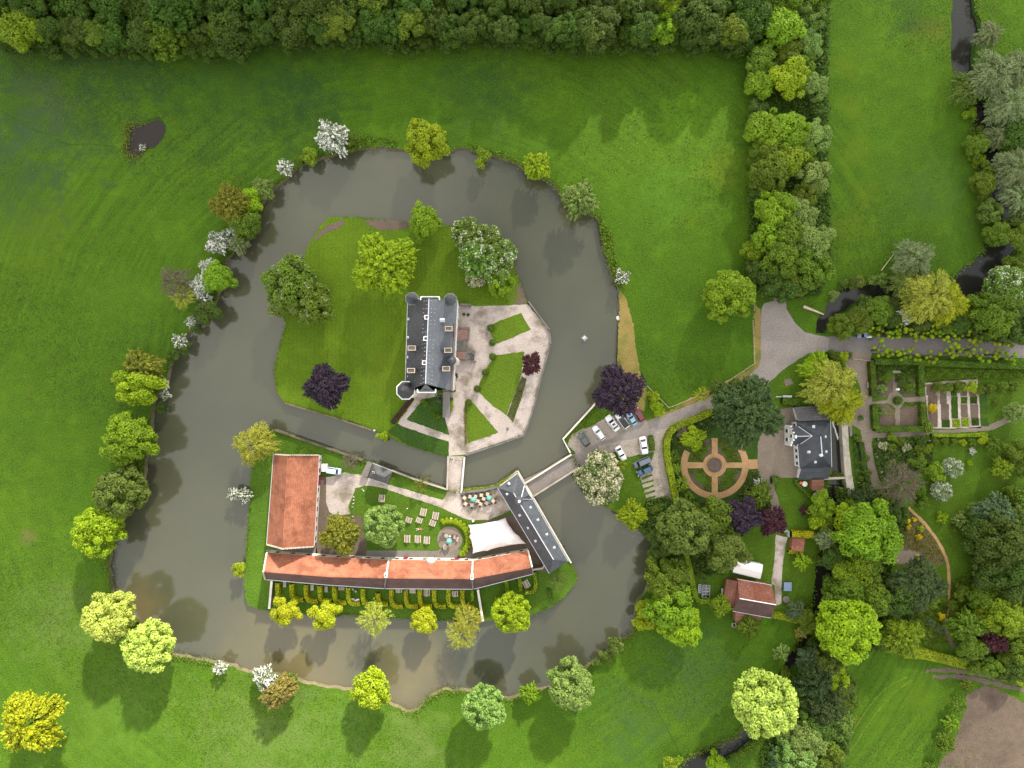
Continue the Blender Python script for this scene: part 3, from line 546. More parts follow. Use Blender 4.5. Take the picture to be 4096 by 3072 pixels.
def chimney(parent, x, y, z0, z1, sx, sy, rz=0, mat=None):
    o = MB().box((x, y, (z0 + z1) / 2), (sx, sy, z1 - z0), rz).box((x, y, z1 - 0.12), (sx + 0.16, sy + 0.16, 0.22), rz).build('chimney', mat or M_white)
    n = max(1, int(sx / 0.7)); o.data.transform(Matrix.Translation(-parent.location)); o.parent = parent
    for i in range(n):
        u_ = (i + 0.5) / n - 0.5; k = MB().lathe([(0.24, 0), (0.2, 0.35)], 8, (x + u_ * sx * math.cos(rz), y + u_ * sx * math.sin(rz), z1)); t_ = k.build('chimney_pot', M_dirt); t_.data.transform(Matrix.Translation(-parent.location)); t_.parent = o
def open_chimney(parent, x, y, z0, z1, sx, sy):
    o = MB().box((x, y, (z0 + z1) / 2 - .1), (sx, sy, z1 - z0 - .2)).build('chimney', M_dstone); rm = MB(); t_ = .16
    rm.box((x, y - sy / 2, z1 - .08), (sx + .2, t_, .2)).box((x, y + sy / 2, z1 - .08), (sx + .2, t_, .2)).box((x - sx / 2, y, z1 - .08), (t_, sy - t_ - .01, .2)).box((x + sx / 2, y, z1 - .08), (t_, sy - t_ - .01, .2))
    r_ = rm.build('chimney_rim', M_stone); p_ = MB().box((x, y, z1 - .19), (sx - .2, sy - .2, .04)).build('chimney_top', M_dirt)
    for k in (o, r_, p_): k.data.transform(Matrix.Translation(-parent.location))
    o.parent = parent; r_.parent = o; p_.parent = o
def dormer(parent, p, d, s=0.55, name='dormer', z=None):
    """small white-framed dormer at world point p, facing horizontal direction d"""
    p = Vector(p); d = Vector((d[0], d[1], 0)).normalized(); n = Vector((-d.y, d.x, 0)); u_ = Vector((0, 0, 1))
    f = p + d * s * 0.6; mb = MB(); mb.cur = 0
    a = [f - n * s * .5, f + n * s * .5, f + n * s * .5 + u_ * s * .7, f + u_ * s * 1.15, f - n * s * .5 + u_ * s * .7]
    b = [x - d * s * 1.5 for x in a]; mb.add(a + b, [(0, 1, 2, 3, 4), (9, 8, 7, 6, 5), (0, 5, 6, 1), (1, 6, 7, 2), (4, 9, 5, 0)])
    mb.cur = 1; e = u_ * 0.03; mb.add([a[2] + n * .1 + e, a[3] + e * 2, b[3] + e * 2, b[2] + n * .1 + e], [(0, 1, 2, 3)]); mb.add([a[3] + e * 2, a[4] - n * .1 + e, b[4] - n * .1 + e, b[3] + e * 2], [(0, 1, 2, 3)])
    mb.cur = 2; mb.box(f + d * 0.02 + u_ * s * .38, (0.03, s * .5, s * .5), math.atan2(d.y, d.x))
    o = mb.build(name, [M_white, M_zinc, M_glass]); local(parent, [o])
# ---------------------------------------------------------------- castle
EH, RH = 10.0, 15.6
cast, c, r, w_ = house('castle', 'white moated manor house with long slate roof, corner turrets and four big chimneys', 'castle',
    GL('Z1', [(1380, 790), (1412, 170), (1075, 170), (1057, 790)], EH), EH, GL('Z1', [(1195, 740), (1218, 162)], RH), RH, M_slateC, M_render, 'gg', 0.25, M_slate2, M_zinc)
# half hips
for e, (q, s_) in enumerate((((1195, 740), 1), ((1218, 162), -1))):
    a = Vector(c[0 if e == 0 else 1]); b = Vector(c[3 if e == 0 else 2]); top = r[e]; t1 = top.lerp(a, 0.32); t2 = top.lerp(b, 0.32)
    out_ = Vector((0, -1 if e == 0 else 1, 0))
    y = a.y; t1.y = t2.y = y; t1.z = t2.z = RH - (RH - EH) * 0.32 + 0.18; tp = Vector((top.x, top.y - out_.y * -0.0 , RH + 0.12))
    o = MB().add([t1 + out_ * 0.15, t2 + out_ * 0.15, tp] if e == 0 else [t2 + out_ * 0.15, t1 + out_ * 0.15, tp], [(0, 1, 2)]).build('half_hip', M_slate)
    so_ = o.modifiers.new('s', 'SOLIDIFY'); so_.thickness = 0.1
    g_ = MB().beam(t1 + out_ * .25 + Vector((.3, 0, 0)), t2 + out_ * .25 - Vector((.3, 0, 0)), 0.28, 0.28).beam(t1 + out_ * .25 + Vector((.3, 0, 0)), t1 - out_ * .5 + Vector((.3, 0, 0)), 0.25, 0.25).beam(t2 + out_ * .25 - Vector((.3, 0, 0)), t2 - out_ * .5 - Vector((.3, 0, 0)), 0.25, 0.25).build('gable_cornice', M_white)
    gw = MB().add([(w_[0 if e == 0 else 1].x, a.y - out_.y * .2, EH), (w_[3 if e == 0 else 2].x, a.y - out_.y * .2, EH), (t2.x, a.y - out_.y * .2, t2.z - .1), (t1.x, a.y - out_.y * .2, t1.z - .1)], [(0, 1, 2, 3)]).build('gable_wall', M_render)
    local(cast, [o, g_, gw])
ew0, ew1 = (w_[0].x, w_[0].y), (w_[1].x, w_[1].y)
windows_on(cast, ew0, ew1, 8, 6.6, 1.1, 1.9); windows_on(cast, ew0, ew1, 8, 3.0, 1.1, 1.9)
windows_on(cast, (w_[2].x, w_[2].y), (w_[3].x, w_[3].y), 8, 6.6, 1.1, 1.9); windows_on(cast, (w_[2].x, w_[2].y), (w_[3].x, w_[3].y), 8, 3.0, 1.1, 1.9)
windows_on(cast, (w_[3].x, w_[3].y), (w_[0].x, w_[0].y), 3, 6.6, 1.1, 1.8)
def ctower(parent, f, p, h, rr, hw, hr, n, mroof, name, mwall=None, rot=0.0, eave=0.25, cornice=None):
    x, y = G(f, p, h); mb = MB().lathe([(rr, -0.05), (rr, hw)], n, (x, y, 0), rot).build(name, mwall or M_render)
    rf = MB().lathe([(rr + eave, hw - 0.05), (rr * 0.82, hw + (hr - hw) * 0.3), (rr * 0.4, hw + (hr - hw) * 0.72), (0.06, hr), (0.02, hr + 0.7)], n, (x, y, 0), rot).build('turret_roof', mroof)
    L = [mb, rf]
    if cornice: L.append(MB().lathe([(rr + eave + 0.02, hw - 0.3), (rr + eave + 0.22, hw - 0.02), (rr + eave - 0.1, hw + 0.06)], n, (x, y, 0), rot).build('cornice', cornice))
    for o in L: o.data.transform(Matrix.Translation(-parent.location))
    mb.parent = parent
    for o in L[1:]: o.parent = mb
ctower(cast, 'Z1', (1106, 165), 11, 1.25, 12.0, 15.5, 8, M_slate, 'turret', rot=0.39, cornice=M_dstone)
ctower(cast, 'Z1', (1366, 172), 11, 1.25, 12.0, 15.5, 8, M_slate, 'turret', rot=0.39, cornice=M_dstone)
ctower(cast, 'Z1', (1060, 785), 11.0, 2.05, 11.2, 16.2, 8, M_slate2, 'octagonal_tower', rot=0.39, cornice=M_white, eave=0.15)
x, y = G('Z1', (1392, 585), 6); sp = MB().lathe([(1.0, 0), (1.0, 12.2), (0.9, 12.3)], 16, (x, y, 0)).build('stair_turret', M_render)
x, y = G('Z1', (1370, 580), 13.7); dm = MB().lathe([(1.12, 12.2), (1.15, 12.6), (1.05, 13.2), (0.8, 13.7), (0.4, 14.1), (0.05, 14.25), (0.04, 14.8)], 20, (x, y, 0)).build('turret_dome', M_slate, smooth=True)
for o in (sp, dm): o.data.transform(Matrix.Translation(-cast.location))
sp.parent = cast; dm.parent = sp
for px, py in ((1352, 365), (1348, 512), (1335, 638)): x, y = G('Z1', (px, py), 15.6); open_chimney(cast, x, y, 10.5, 15.6, 1.6, 1.0)
for px, py in ((1100, 497), (1095, 650)): x, y = G('Z1', (px, py), 15.6); open_chimney(cast, x, y, 10.2, 15.6, 1.7, 1.0)
for px, py in ((1203, 288), (1196, 433), (1187, 597)):
    x, y = G('Z1', (px, py), 15.4); o = MB(); s = 0.42
    for dx, dy, a, b in ((s, 0, .16, 1), (-s, 0, .16, 1), (0, s, .7, .16), (0, -s, .7, .16)): o.box((x + dx, y + dy, 15.1), (a, b, 1.2))
    q = o.build('roof_lantern', M_white); g_ = MB().box((x, y, 14.9), (0.7, 0.7, 0.5)).build('lantern_well', M_brick)
    for k in (q, g_): k.data.transform(Matrix.Translation(-cast.location))
    q.parent = cast; g_.parent = q
x, y = G('Z1', (1312, 308), 13); dormer(cast, (x, y, 12.6), (1, 0), 0.8)
for py in (300, 425, 560, 690): x, y = G('Z1', (1078, py), 10.3); dormer(cast, (x, y, 10.05), (-1, 0), 0.45, 'gutter_dormer')
pw = MB(); a = G3('Z1', (1395, 330), 10.3); b = G3('Z1', (1392, 435), 10.3); wall_run(pw, a, b, 10.0, 10.7, 0.25); a = G3('Z1', (1388, 440), 10.3); b = G3('Z1', (1372, 785), 10.3); wall_run(pw, a, b, 10.0, 10.6, 0.25); o = pw.build('parapet', M_pave); local(cast, [o])
# snow guards: little bright hooks in rows either side of the ridge
hk = MB(); R = random.Random(3)
for i in range(22):
    f = (i + .5) / 22
    for sd, k0, k1 in ((0, 0, 1), (1, 3, 2)):
        base = c[k0].lerp(c[k1], f); rr_ = r[0].lerp(r[1], f)
        for q in (0.90, 0.78): 
            if R.random() < .8: p = base.lerp(rr_, q); hk.box((p.x, p.y, p.z + .17), (0.28, 0.07, 0.06))
o = hk.build('snow_guards', M_zinc); local(cast, [o])
# front terrace, stairs and wings
st = empty('entrance_stair', (*G('Z1', (1440, 480)), 0)); tag(st, 'stone entrance stair with brick-paved terrace on the east front of the manor', 'stair')
def zp(pts, h): return GL('Z1', pts, h)
L = [MB().prism(zp([(1415, 360), (1488, 365), (1485, 440), (1412, 440)], 1.4), 0, 1.4).build('terrace', [M_pave]),
     MB().prism(zp([(1408, 520), (1462, 522), (1462, 575), (1405, 570)], 2.0), 0, 2.0).build('landing', M_pave)]
sm = MB()
for i in range(7):
    y0 = 440 + i * 11.5; sm.prism(zp([(1412, y0), (1460, y0 + 1), (1460, y0 + 10.5), (1412, y0 + 10.5)], 1.5), 0, 1.45 + i * 0.08)
for i in range(7):
    x0 = 1463 + i * 9; sm.prism(zp([(x0, 528), (x0 + 8.5, 529), (x0 + 8.5, 580), (x0, 578)], 1), 0, 1.9 - i * 0.26)
L.append(sm.build('steps', M_dstone)); bl = MB()
for a, b in (((1412, 354), (1494, 358)), ((1494, 358), (1490, 442)), ((1463, 442), (1465, 525)), ((1463, 525), (1535, 524)), ((1440, 582), (1535, 592))):
    A = G3('Z1', a, 1.6); B = G3('Z1', b, 1.6); bl.beam(A, B, 0.32, 0.2)
    n = int((B - A).length / 0.4)
    for i in range(n + 1): p_ = A.lerp(B, i / max(1, n)); bl.box((p_.x, p_.y, 1.0), (0.12, 0.12, 1.1))
bl.box(G3('Z1', (1522, 532), 1.2), (0.5, 0.5, 2.0)); bl.box(G3('Z1', (1530, 590), 1.0), (0.5, 0.5, 2.0))
L.append(bl.build('balustrade', M_dstone)); local(st, L)
wg = empty('ramp_wall', (*G('Z1', (1337, 880)), 0)); tag(wg, 'flat grey lean-to passage running south from the manor corner', 'passage')
L = [MB().prism(zp([(1318, 795), (1358, 795), (1360, 965), (1315, 965)], 2.6), 0, 2.5).build('wall', M_dstone), MB().prism(zp([(1314, 793), (1361, 793), (1363, 970), (1311, 970)], 2.65), 2.5, 2.66).build('flat_roof', M_lane)]; local(wg, L)
gw_ = MB(); a, b = G('Z1', (1428, 200), 2), G('Z1', (1502, 203), 2); wall_run(gw_, a, b, 0, 2.2, 0.5); tag(gw_.build('garden_wall', M_dstone), 'short thick stone wall jutting east from the north corner of the manor', 'wall')
# ---------------------------------------------------------------- tithe barn
barn, c, r, w_ = house('barn', 'big barn with orange clay tile roof, white gables, on the courtyard island', 'barn',
    [G('Z2', p, 3.6) for p in ((405, 765), (437, 192), (150, 186), (107, 750))], 3.6, [G('Z2', (208, 778), 9.6), G('Z2', (241, 192), 9.6)], 9.6, M_tile, M_render, 'gg', 0.3, M_tile, M_tile)
for k, (i, j) in ((0, (0, 3)), (1, (1, 2))):
    for q in (i, j): stepped(barn, c[q] + Vector((0, -0.1 if k == 0 else 0.1, .1)), r[k] + Vector((0, -0.1 if k == 0 else 0.1, .1)), 0.28, 0.5, M_stone, 'gable_coping', 0.2)
bw0, bw1 = (w_[0].x, w_[0].y), (w_[1].x, w_[1].y); windows_on(barn, bw0, bw1, 9, 1.9, 0.8, 1.2, M_glass, M_red); door_on(barn, bw0, bw1, 0.72, 2.6, 2.7, M_red)
windows_on(barn, (w_[1].x, w_[1].y), (w_[2].x, w_[2].y), 2, 2.2, 0.8, 1.2)
# ---------------------------------------------------------------- long stable range in three lengths
rng = empty('stable_range', (*G('Z2', (930, 930)), 0)); tag(rng, 'long bent stable range with orange tile roof along the south of the courtyard', 'building')
eN = [(108, 806), (500, 836), (878, 851), (1408, 858), (1758, 793)]; eS = [(98, 975), (500, 1010), (852, 1032), (1412, 1036), (1788, 940)]; rg = [(88, 925), (500, 957), (860, 966), (1403, 970), (1783, 897)]
eh, rh = 3.8, 7.8; rg0 = (92, 918)
EN = [G3('Z2', p, eh) for p in eN]; ES = [G3('Z2', p, eh) for p in eS]; RG = [G3('Z2', p, rh) for p in rg]
for k in range(4):
    sec = MB(); n = lambda v: Vector((v.x, v.y, -0.05)); i_ = (ES[k] - EN[k]).normalized() * 0.3; j_ = (ES[k + 1] - EN[k + 1]).normalized() * 0.3
    a, b, c_, d_ = EN[k] + i_, EN[k + 1] + j_, ES[k + 1] - j_, ES[k] - i_
    sec.add([n(a), n(b), n(c_), n(d_), a, b, c_, d_, RG[k] - Vector((0, 0, .2)), RG[k + 1] - Vector((0, 0, .2))], [(1, 0, 4, 5), (3, 2, 6, 7), (0, 3, 7, 8, 4), (2, 1, 5, 9, 6)])
    wo = sec.build('wall', M_render)
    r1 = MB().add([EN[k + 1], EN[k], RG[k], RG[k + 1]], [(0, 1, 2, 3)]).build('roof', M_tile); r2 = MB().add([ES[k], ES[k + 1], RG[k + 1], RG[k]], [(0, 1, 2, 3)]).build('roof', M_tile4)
    for o in (r1, r2): s_ = o.modifiers.new('s', 'SOLIDIFY'); s_.thickness = 0.14; s_.offset = -1 if o.data.polygons[0].normal.z > 0 else 1
    up = Vector((0, 0, .05)); g1 = MB().beam(RG[k] + up, RG[k + 1] + up, .25, .16).build('ridge', M_tile); g2 = MB().beam(ES[k] + Vector((0, -.08, 0)), ES[k + 1] + Vector((0, -.08, 0)), .16, .14).build('gutter', M_zinc)
    local(rng, [wo, r1, r2, g1, g2])
    windows_on(rng, (b.x, b.y), (a.x, a.y), max(3, int((a - b).length / 3.2)), 1.7, 0.9, 1.3, M_glass, M_wood2)
    windows_on(rng, (d_.x, d_.y), (c_.x, c_.y), max(3, int((a - b).length / 3.2)), 1.7, 0.9, 1.3)
for k, kk in ((0, .3), (2, .42), (3, .42), (4, .4)):
    stepped(rng, EN[k] + Vector((0, 0, .05)), RG[k] + Vector((0, 0, .05)), kk, 0.45, M_render, 'gable_coping', 0.3); stepped(rng, ES[k] + Vector((0, 0, .05)), RG[k] + Vector((0, 0, .05)), kk * .8, 0.42, M_stone if k in (0,) else M_dstone, 'gable_coping', 0.25)
for p in ((858, 950), (1403, 962)): x, y = G('Z2', p, 8.3); chimney(rng, x, y, 6.6, 8.5, 0.6, 0.95, 0, M_white)
for f in (0.18, 0.5, 0.8):
    q = EN[2].lerp(EN[3], f); o = MB().box((q.x, q.y - .2, 1.1), (1.1, .14, 2.2)).build('door', M_red); local(rng, [o])
# glazed bay in the north slope
bx_ = G3('Z2', (1143, 868), 4.4); o = MB().lathe([(1.05, 2.8), (1.1, 4.0), (0.95, 4.15)], 6, (bx_.x, bx_.y, 0), 0).build('glazed_bay', M_white); q = MB().lathe([(1.0, 4.16), (0.4, 4.55), (0.02, 4.7)], 6, (bx_.x, bx_.y, 0)).build('bay_roof', M_sky_glass)
for k in (o, q): k.data.transform(Matrix.Translation(-rng.location))
o.parent = rng; q.parent = o
# ---------------------------------------------------------------- gatehouse
EH, RH = 6.0, 8.8
gate, c, r, w_ = house('gatehouse', 'long narrow gatehouse with blue slate hipped roof and row of tiny dormers at the bridge', 'gatehouse',
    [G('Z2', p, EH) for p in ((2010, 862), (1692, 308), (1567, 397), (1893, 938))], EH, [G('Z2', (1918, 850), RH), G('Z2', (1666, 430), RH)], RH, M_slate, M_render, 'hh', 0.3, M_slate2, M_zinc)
ax = (c[1] - c[0]).normalized(); nx = Vector((ax.y, -ax.x, 0))
nx = nx if nx.dot(c[0] - c[3]) > 0 else -nx
for p in ((1775, 520), (1822, 598), (1878, 690), (1925, 773)): q = G3('Z2', p, 7.2); dormer(gate, (q.x, q.y, 7.0), nx, 0.42)
for p in ((1625, 436), (1703, 570), (1757, 650), (1803, 733)): q = G3('Z2', p, 7.3); dormer(gate, (q.x, q.y, 7.1), -nx, 0.42)
q = G3('Z2', (1635, 368), 7.2); dormer(gate, (q.x, q.y, 7.0), ax, 0.45)
# cross gable toward the bridge
m0 = G3('Z2', (1733, 385), EH); m1 = G3('Z2', (1783, 468), EH); mt = G3('Z2', (1763, 440), 8.2); mtin = G3('Z2', (1712, 468), 8.45); up = Vector((0, 0, .14))
o = MB().add([m0 + nx * .1 + up, mt + up, mtin + up], [(0, 1, 2)]).add([mt + up, m1 + nx * .1 + up, mtin + up], [(0, 1, 2)]).build('cross_roof', M_slate)
o2 = MB().add([m0 + nx * .05, m1 + nx * .05, mt + nx * .02], [(0, 1, 2)]).build('cross_gable', M_render)
o3 = MB().beam(m0 + up, mtin + up, .22, .14).beam(m1 + up, mtin + up, .22, .14).beam(m0 + nx * .15 + up, m1 + nx * .15 + up, .25, .2).build('flashing', M_zinc)
local(gate, [o, o2, o3])
x, y = G('Z2', (1701, 480), 9.6); o = MB().lathe([(0.95, 7.6), (0.95, 9.0), (1.15, 9.1), (0.7, 9.7), (0.25, 10.2)], 8, (x, y, 0)).build('bell_turret', M_slate); q = MB().lathe([(0.30, 10.2), (0.38, 10.5), (0.2, 10.85), (0.03, 11.2)], 12, (x, y, 0)).build('finial', M_white, smooth=True)
for k in (o, q): k.data.transform(Matrix.Translation(-gate.location))
o.parent = gate; q.parent = o
windows_on(gate, (w_[0].x, w_[0].y), (w_[1].x, w_[1].y), 9, 3.8, 0.7, 1.2); windows_on(gate, (w_[2].x, w_[2].y), (w_[3].x, w_[3].y), 9, 3.8, 0.7, 1.2)
x, y = G('Z2', (1760, 660), 7.6)
# ---------------------------------------------------------------- slate pavilion and lean-to on the canal
pav, c, r, w_ = house('pavilion', 'small square pavilion with grey stone-tile pyramid roof beside the canal wall', 'pavilion',
    [G('Z2', p, 3.0) for p in ((903, 292), (778, 244), (748, 334), (868, 374))], 3.0, [G('Z2', (852, 328), 4.9), G('Z2', (796, 305), 4.9)], 4.9, M_grey, M_dstone, 'hh', 0.25, None, M_grey)
pc2 = G('Z2', (782, 298), 4.2); chimney(pav, pc2[0], pc2[1], 3.6, 4.7, .35, .35)
lt = MB().prism(GL('Z2', [(742, 232), (775, 244), (742, 330), (700, 318)], 1.6), 0, 1.6); tag(lt.build('boat_store', M_lane), 'low flat-roofed grey store joined to the canal wall west of the pavilion', 'shed')
# ---------------------------------------------------------------- stretch tent
tp = [(1378, 632), (1500, 617), (1615, 586), (1648, 645), (1700, 700), (1746, 750), (1680, 752), (1602, 768), (1550, 775), (1500, 796), (1450, 800), (1406, 814), (1404, 760), (1384, 705), (1392, 670)]
th = [2.0, 3.0, 2.2, 2.9, 2.9, 2.0, 2.9, 2.2, 2.9, 2.2, 2.9, 2.0, 2.9, 2.3, 2.9]
ring_ = [G3('Z2', p, h) for p, h in zip(tp, th)]; q = [((p.x), (p.y)) for p in ring_]; cxy = np.array(q).mean(0)
bm = bmesh.new(); rings = []; K = 7; RR = []
for i in range(len(ring_)):
    a, b = ring_[i], ring_[(i + 1) % len(ring_)]
    for k in range(4):
        f = k / 4; p_ = a.lerp(b, f); cc = Vector((cxy[0], cxy[1], p_.z)); sag = math.sin(math.pi * f); RR.append(p_.lerp(cc, 0.035 * sag) )
peaks = [G3('Z2', p, 4.7) for p in ((1470, 690), (1590, 660), (1540, 745), (1650, 715))]
for k in range(K + 1):
    rw = []
    for p_ in RR:
        f = k / K; x, y = p_.x + (cxy[0] - p_.x) * f, p_.y + (cxy[1] - p_.y) * f
        z = p_.z + (3.4 - p_.z) * min(1, f * 1.5)
        for pk in peaks: z += 1.25 * math.exp(-((x - pk.x) ** 2 + (y - pk.y) ** 2) / 3.2)
        rw.append(bm.verts.new((x, y, z)))
    rings.append(rw)
for k in range(K):
    for i in range(len(RR)):
        j = (i + 1) % len(RR); bm.faces.new((rings[k][i], rings[k][j], rings[k + 1][j], rings[k + 1][i]))
bmesh.ops.remove_doubles(bm, verts=bm.verts, dist=0.001); bmesh.ops.recalc_face_normals(bm, faces=bm.faces)
me = bpy.data.meshes.new('canopy'); bm.to_mesh(me); bm.free(); me.polygons.foreach_set('use_smooth', [True] * len(me.polygons))
tent = empty('stretch_tent', (cxy[0], cxy[1], 0)); tag(tent, 'large off-white stretch tent with scalloped edges between gatehouse and stable range', 'tent')
cn = link('canopy', me, M_canvas); so_ = cn.modifiers.new('s', 'SOLIDIFY'); so_.thickness = 0.04
L = [cn]
for pk in peaks: L.append(MB().tube([(pk.x, pk.y, 0), (pk.x, pk.y, 4.4)], [.06, .06], 8).build('pole', M_dwood))
for i in (0, 2, 5, 7, 9, 11, 13):
    p_ = ring_[i]; L.append(MB().tube([(p_.x, p_.y, 0), (p_.x, p_.y, p_.z)], [.05, .05], 6).build('pole', M_dwood))
local(tent, L)
# ---------------------------------------------------------------- mill house
EH, RH = 3.6, 7.4
mh, c, r, w_ = house('mill_house', 'white mill house with dark hipped slate roof beside the mill race', 'house',
    [G('D6', p, EH) for p in ((1185, 1195), (1165, 420), (600, 445), (655, 1215))], EH, [G('D6', (1030, 1000), RH), G('D6', (1005, 690), RH)], RH, M_slate3, M_white, 'hh', 0.25, None, M_zinc)
def addroof(parent, faces, mat, name='roof', th=0.12, f='D6'):
    mb = MB()
    for fc in faces: mb.add([G3(f, p[:2], p[2]) for p in fc], [tuple(range(len(fc)))])
    o = mb.build(name, mat); bm = bmesh.new(); bm.from_mesh(o.data)
    for q in bm.faces:
        if q.normal.z < 0: q.normal_flip()
    bm.to_mesh(o.data); bm.free(); s_ = o.modifiers.new('s', 'SOLIDIFY'); s_.thickness = th; s_.offset = -1; local(parent, [o]); return o
def addwall(parent, f, base, h, name='wall', mat=None):
    o = MB().prism(GL(f, base, h), -0.05, h).build(name, mat or M_render); local(parent, [o]); return o
addroof(mh, [[(510, 525, 3.9), (635, 518, 3.9), (870, 680, 6.6), (572, 687, 6.4)], [(572, 687, 6.4), (870, 680, 6.6), (670, 815, 3.9), (540, 830, 3.9)]], M_slate3, 'wing_roof')
addwall(mh, 'D6', [(545, 540), (660, 530), (670, 820), (560, 825)], 3.8, 'wing_wall', M_white)
o = MB(); o.beam(G3('D6', (572, 687), 6.5), G3('D6', (868, 680), 6.7), .15, .12).beam(G3('D6', (635, 522), 4.1), G3('D6', (868, 680), 6.75), .15, .12).beam(G3('D6', (672, 812), 4.1), G3('D6', (868, 680), 6.75), .15, .12); o = o.build('flashing', M_zinc); local(mh, [o])
# curly west gable with windows
gb = MB(); gz = [(490, 560, 0), (490, 560, 6.6), (505, 640, 7.6), (545, 690, 9.2), (535, 760, 7.6), (525, 800, 6.6), (525, 800, 0)]
base = [G3('D6', (530, 535 + i * 48), 4.0) for i in range(7)]; hs_ = [4.0, 4.6, 5.6, 7.0, 5.6, 4.6, 4.0]
for i in range(7): gb.box((base[i].x - 0.15, base[i].y, hs_[i] / 2), (0.35, 0.78, hs_[i]))
o = gb.build('shaped_gable', M_white); local(mh, [o])
gx = base[3].x - .36; windows_on(mh, (gx, base[0].y), (gx, base[6].y), 1, 4.6, 0.8, 1.2); windows_on(mh, (gx, base[0].y), (gx, base[6].y), 2, 1.8, 0.9, 1.5)
windows_on(mh, (w_[2].x, w_[2].y), (w_[3].x, w_[3].y), 7, 1.9, 0.8, 1.3); # .x, w_[2].y), (w_[3].x, w_[3].y), 7, 1.7, 0.8, 1.3)
for p, d in (((885, 520), (0.1, 1)), ((1075, 690), (1, 0)), ((1090, 940), (1, 0)), ((800, 945), (-1, 0)), ((915, 1110), (0, -1))): q = G3('D6', p, 5.4); dormer(mh, (q.x, q.y, 5.25), d, 0.48)
x, y = G('D6', (1028, 1003), 7.8); o = MB().lathe([(0.4, 6.9), (0.4, 7.6), (0.2, 8.0), (0.04, 8.4)], 8, (x, y, 0)).build('finial', M_white); local(mh, [o])
nw = empty('mill_wing', (*G('D6', (850, 330)), 0)); tag(nw, 'grey slate single-pitch wing on the north side of the mill house', 'house')
addroof(nw, [[(560, 205, 2.5), (1100, 170, 2.5), (1165, 412, 4.0), (638, 436, 4.0)]], M_grey); addwall(nw, 'D6', [(600, 220), (1090, 190), (1150, 400), (655, 425)], 2.45, 'wall', M_white)
sw = empty('mill_wing', (*G('D6', (900, 1300)), 0)); tag(sw, 'dark slate single-pitch wing on the south side of the mill house', 'house')
addroof(sw, [[(688, 1222, 3.6), (1188, 1200, 3.6), (1130, 1390, 2.6), (636, 1402, 2.6)]], M_slate3); addwall(sw, 'D6', [(700, 1235), (1165, 1215), (1110, 1375), (672, 1385)], 2.55, 'wall', M_white)
rl = empty('lean_to', (*G('D6', (965, 1490)), 0)); tag(rl, 'small lean-to with red clay tile roof against the south end of the mill', 'shed')
addroof(rl, [[(868, 1408, 3.2), (1062, 1405, 3.2), (1058, 1580, 2.4), (866, 1585, 2.4)]], M_tile3); addwall(rl, 'D6', [(885, 1412), (1050, 1410), (1048, 1565), (885, 1570)], 2.3, 'wall', M_brick)
# mill race walls
o = MB().prism(GL('D6', [(1060, 1372), (1540, 1352), (1545, 1385), (1065, 1408)], 0.8), -1.4, 0.8); tag(o.build('weir_wall', M_stone), 'narrow stone wall crossing the mill race south of the mill house', 'wall')
o = MB().prism(GL('D6', [(1345, 395), (1455, 385), (1480, 900), (1530, 1350), (1590, 1680), (1470, 1690), (1410, 1350), (1380, 900)], 0.9), -1.4, 0.9); tag(o.build('race_wall', M_stone), 'broad weathered stone embankment wall along the east side of the mill race', 'wall')
o = MB().prism(GL('D6', [(1465, 380), (1525, 378), (1530, 680), (1495, 690)], 1.0), 0.0, 1.0); tag(o.build('terrace_wall', M_dstone), 'dark strip of wall behind the broad embankment wall of the mill race', 'wall')
o = MB(); R = random.Random(5)
for i in range(26):
    a = G3('D6', (1195 + i * 3.4 + R.uniform(-6, 6), 430 + i * 10), -0.85); b = G3('D6', (1205 + i * 3.4 + R.uniform(-10, 16), 445 + i * 10 + R.uniform(10, 60)), -0.95); o.beam(a, b, .18, .12)
tag(o.build('weir_foam', M_white), 'streaks of white water below the mill in the dark race', 'foam', kind='stuff')
# ---------------------------------------------------------------- cottage with red roofs
ct, c, r, w_ = house('cottage', 'cottage with mottled orange tile roof and pale ridge, south of the white marquee', 'cottage',
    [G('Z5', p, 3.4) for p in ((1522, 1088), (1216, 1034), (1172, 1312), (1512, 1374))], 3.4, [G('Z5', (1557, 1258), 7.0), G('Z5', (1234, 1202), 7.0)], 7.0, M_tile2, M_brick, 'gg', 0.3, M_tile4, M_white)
addroof(ct, [[(1200, 1318, 3.35), (1440, 1368, 3.35), (1420, 1396, 2.6), (1196, 1420, 2.6)]], M_tile3, 'outshot_roof', f='Z5')
addwall(ct, 'Z5', [(1205, 1310), (1430, 1355), (1412, 1385), (1205, 1405)], 2.5, 'outshot_wall', M_brick)
cw2 = empty('cottage_wing', (*G('Z5', (1160, 1150)), 0)); tag(cw2, 'low lean-to wing with dull red-brown tiles on the west side of the cottage', 'shed')
addroof(cw2, [[(1122, 1032, 2.4), (1215, 1050, 3.5), (1205, 1170, 3.6), (1178, 1285, 3.4), (1098, 1180, 2.4)]], M_tile3, f='Z5'); addwall(cw2, 'Z5', [(1130, 1045), (1205, 1058), (1178, 1262), (1108, 1172)], 2.3, 'wall', M_brick)
for nm, lb, pts, hh in (('garden_shed', 'small shed with mottled red tile roof by the yellow hedge', [(1703, 672), (1812, 676), (1802, 792), (1690, 780)], 2.6),):
    o = empty(nm, (*G('Z5', (1750, 730)), 0)); tag(o, lb, 'shed')
    P4 = [(p[0], p[1]) for p in pts]; addroof(o, [[(P4[0][0], P4[0][1], 2.3), (P4[1][0], P4[1][1], 2.3), (P4[2][0], P4[2][1], 3.0), (P4[3][0], P4[3][1], 3.0)]], M_tile2, f='Z5'); addwall(o, 'Z5', [(1712, 682), (1800, 685), (1792, 782), (1702, 770)], 2.25, 'wall', M_brick)
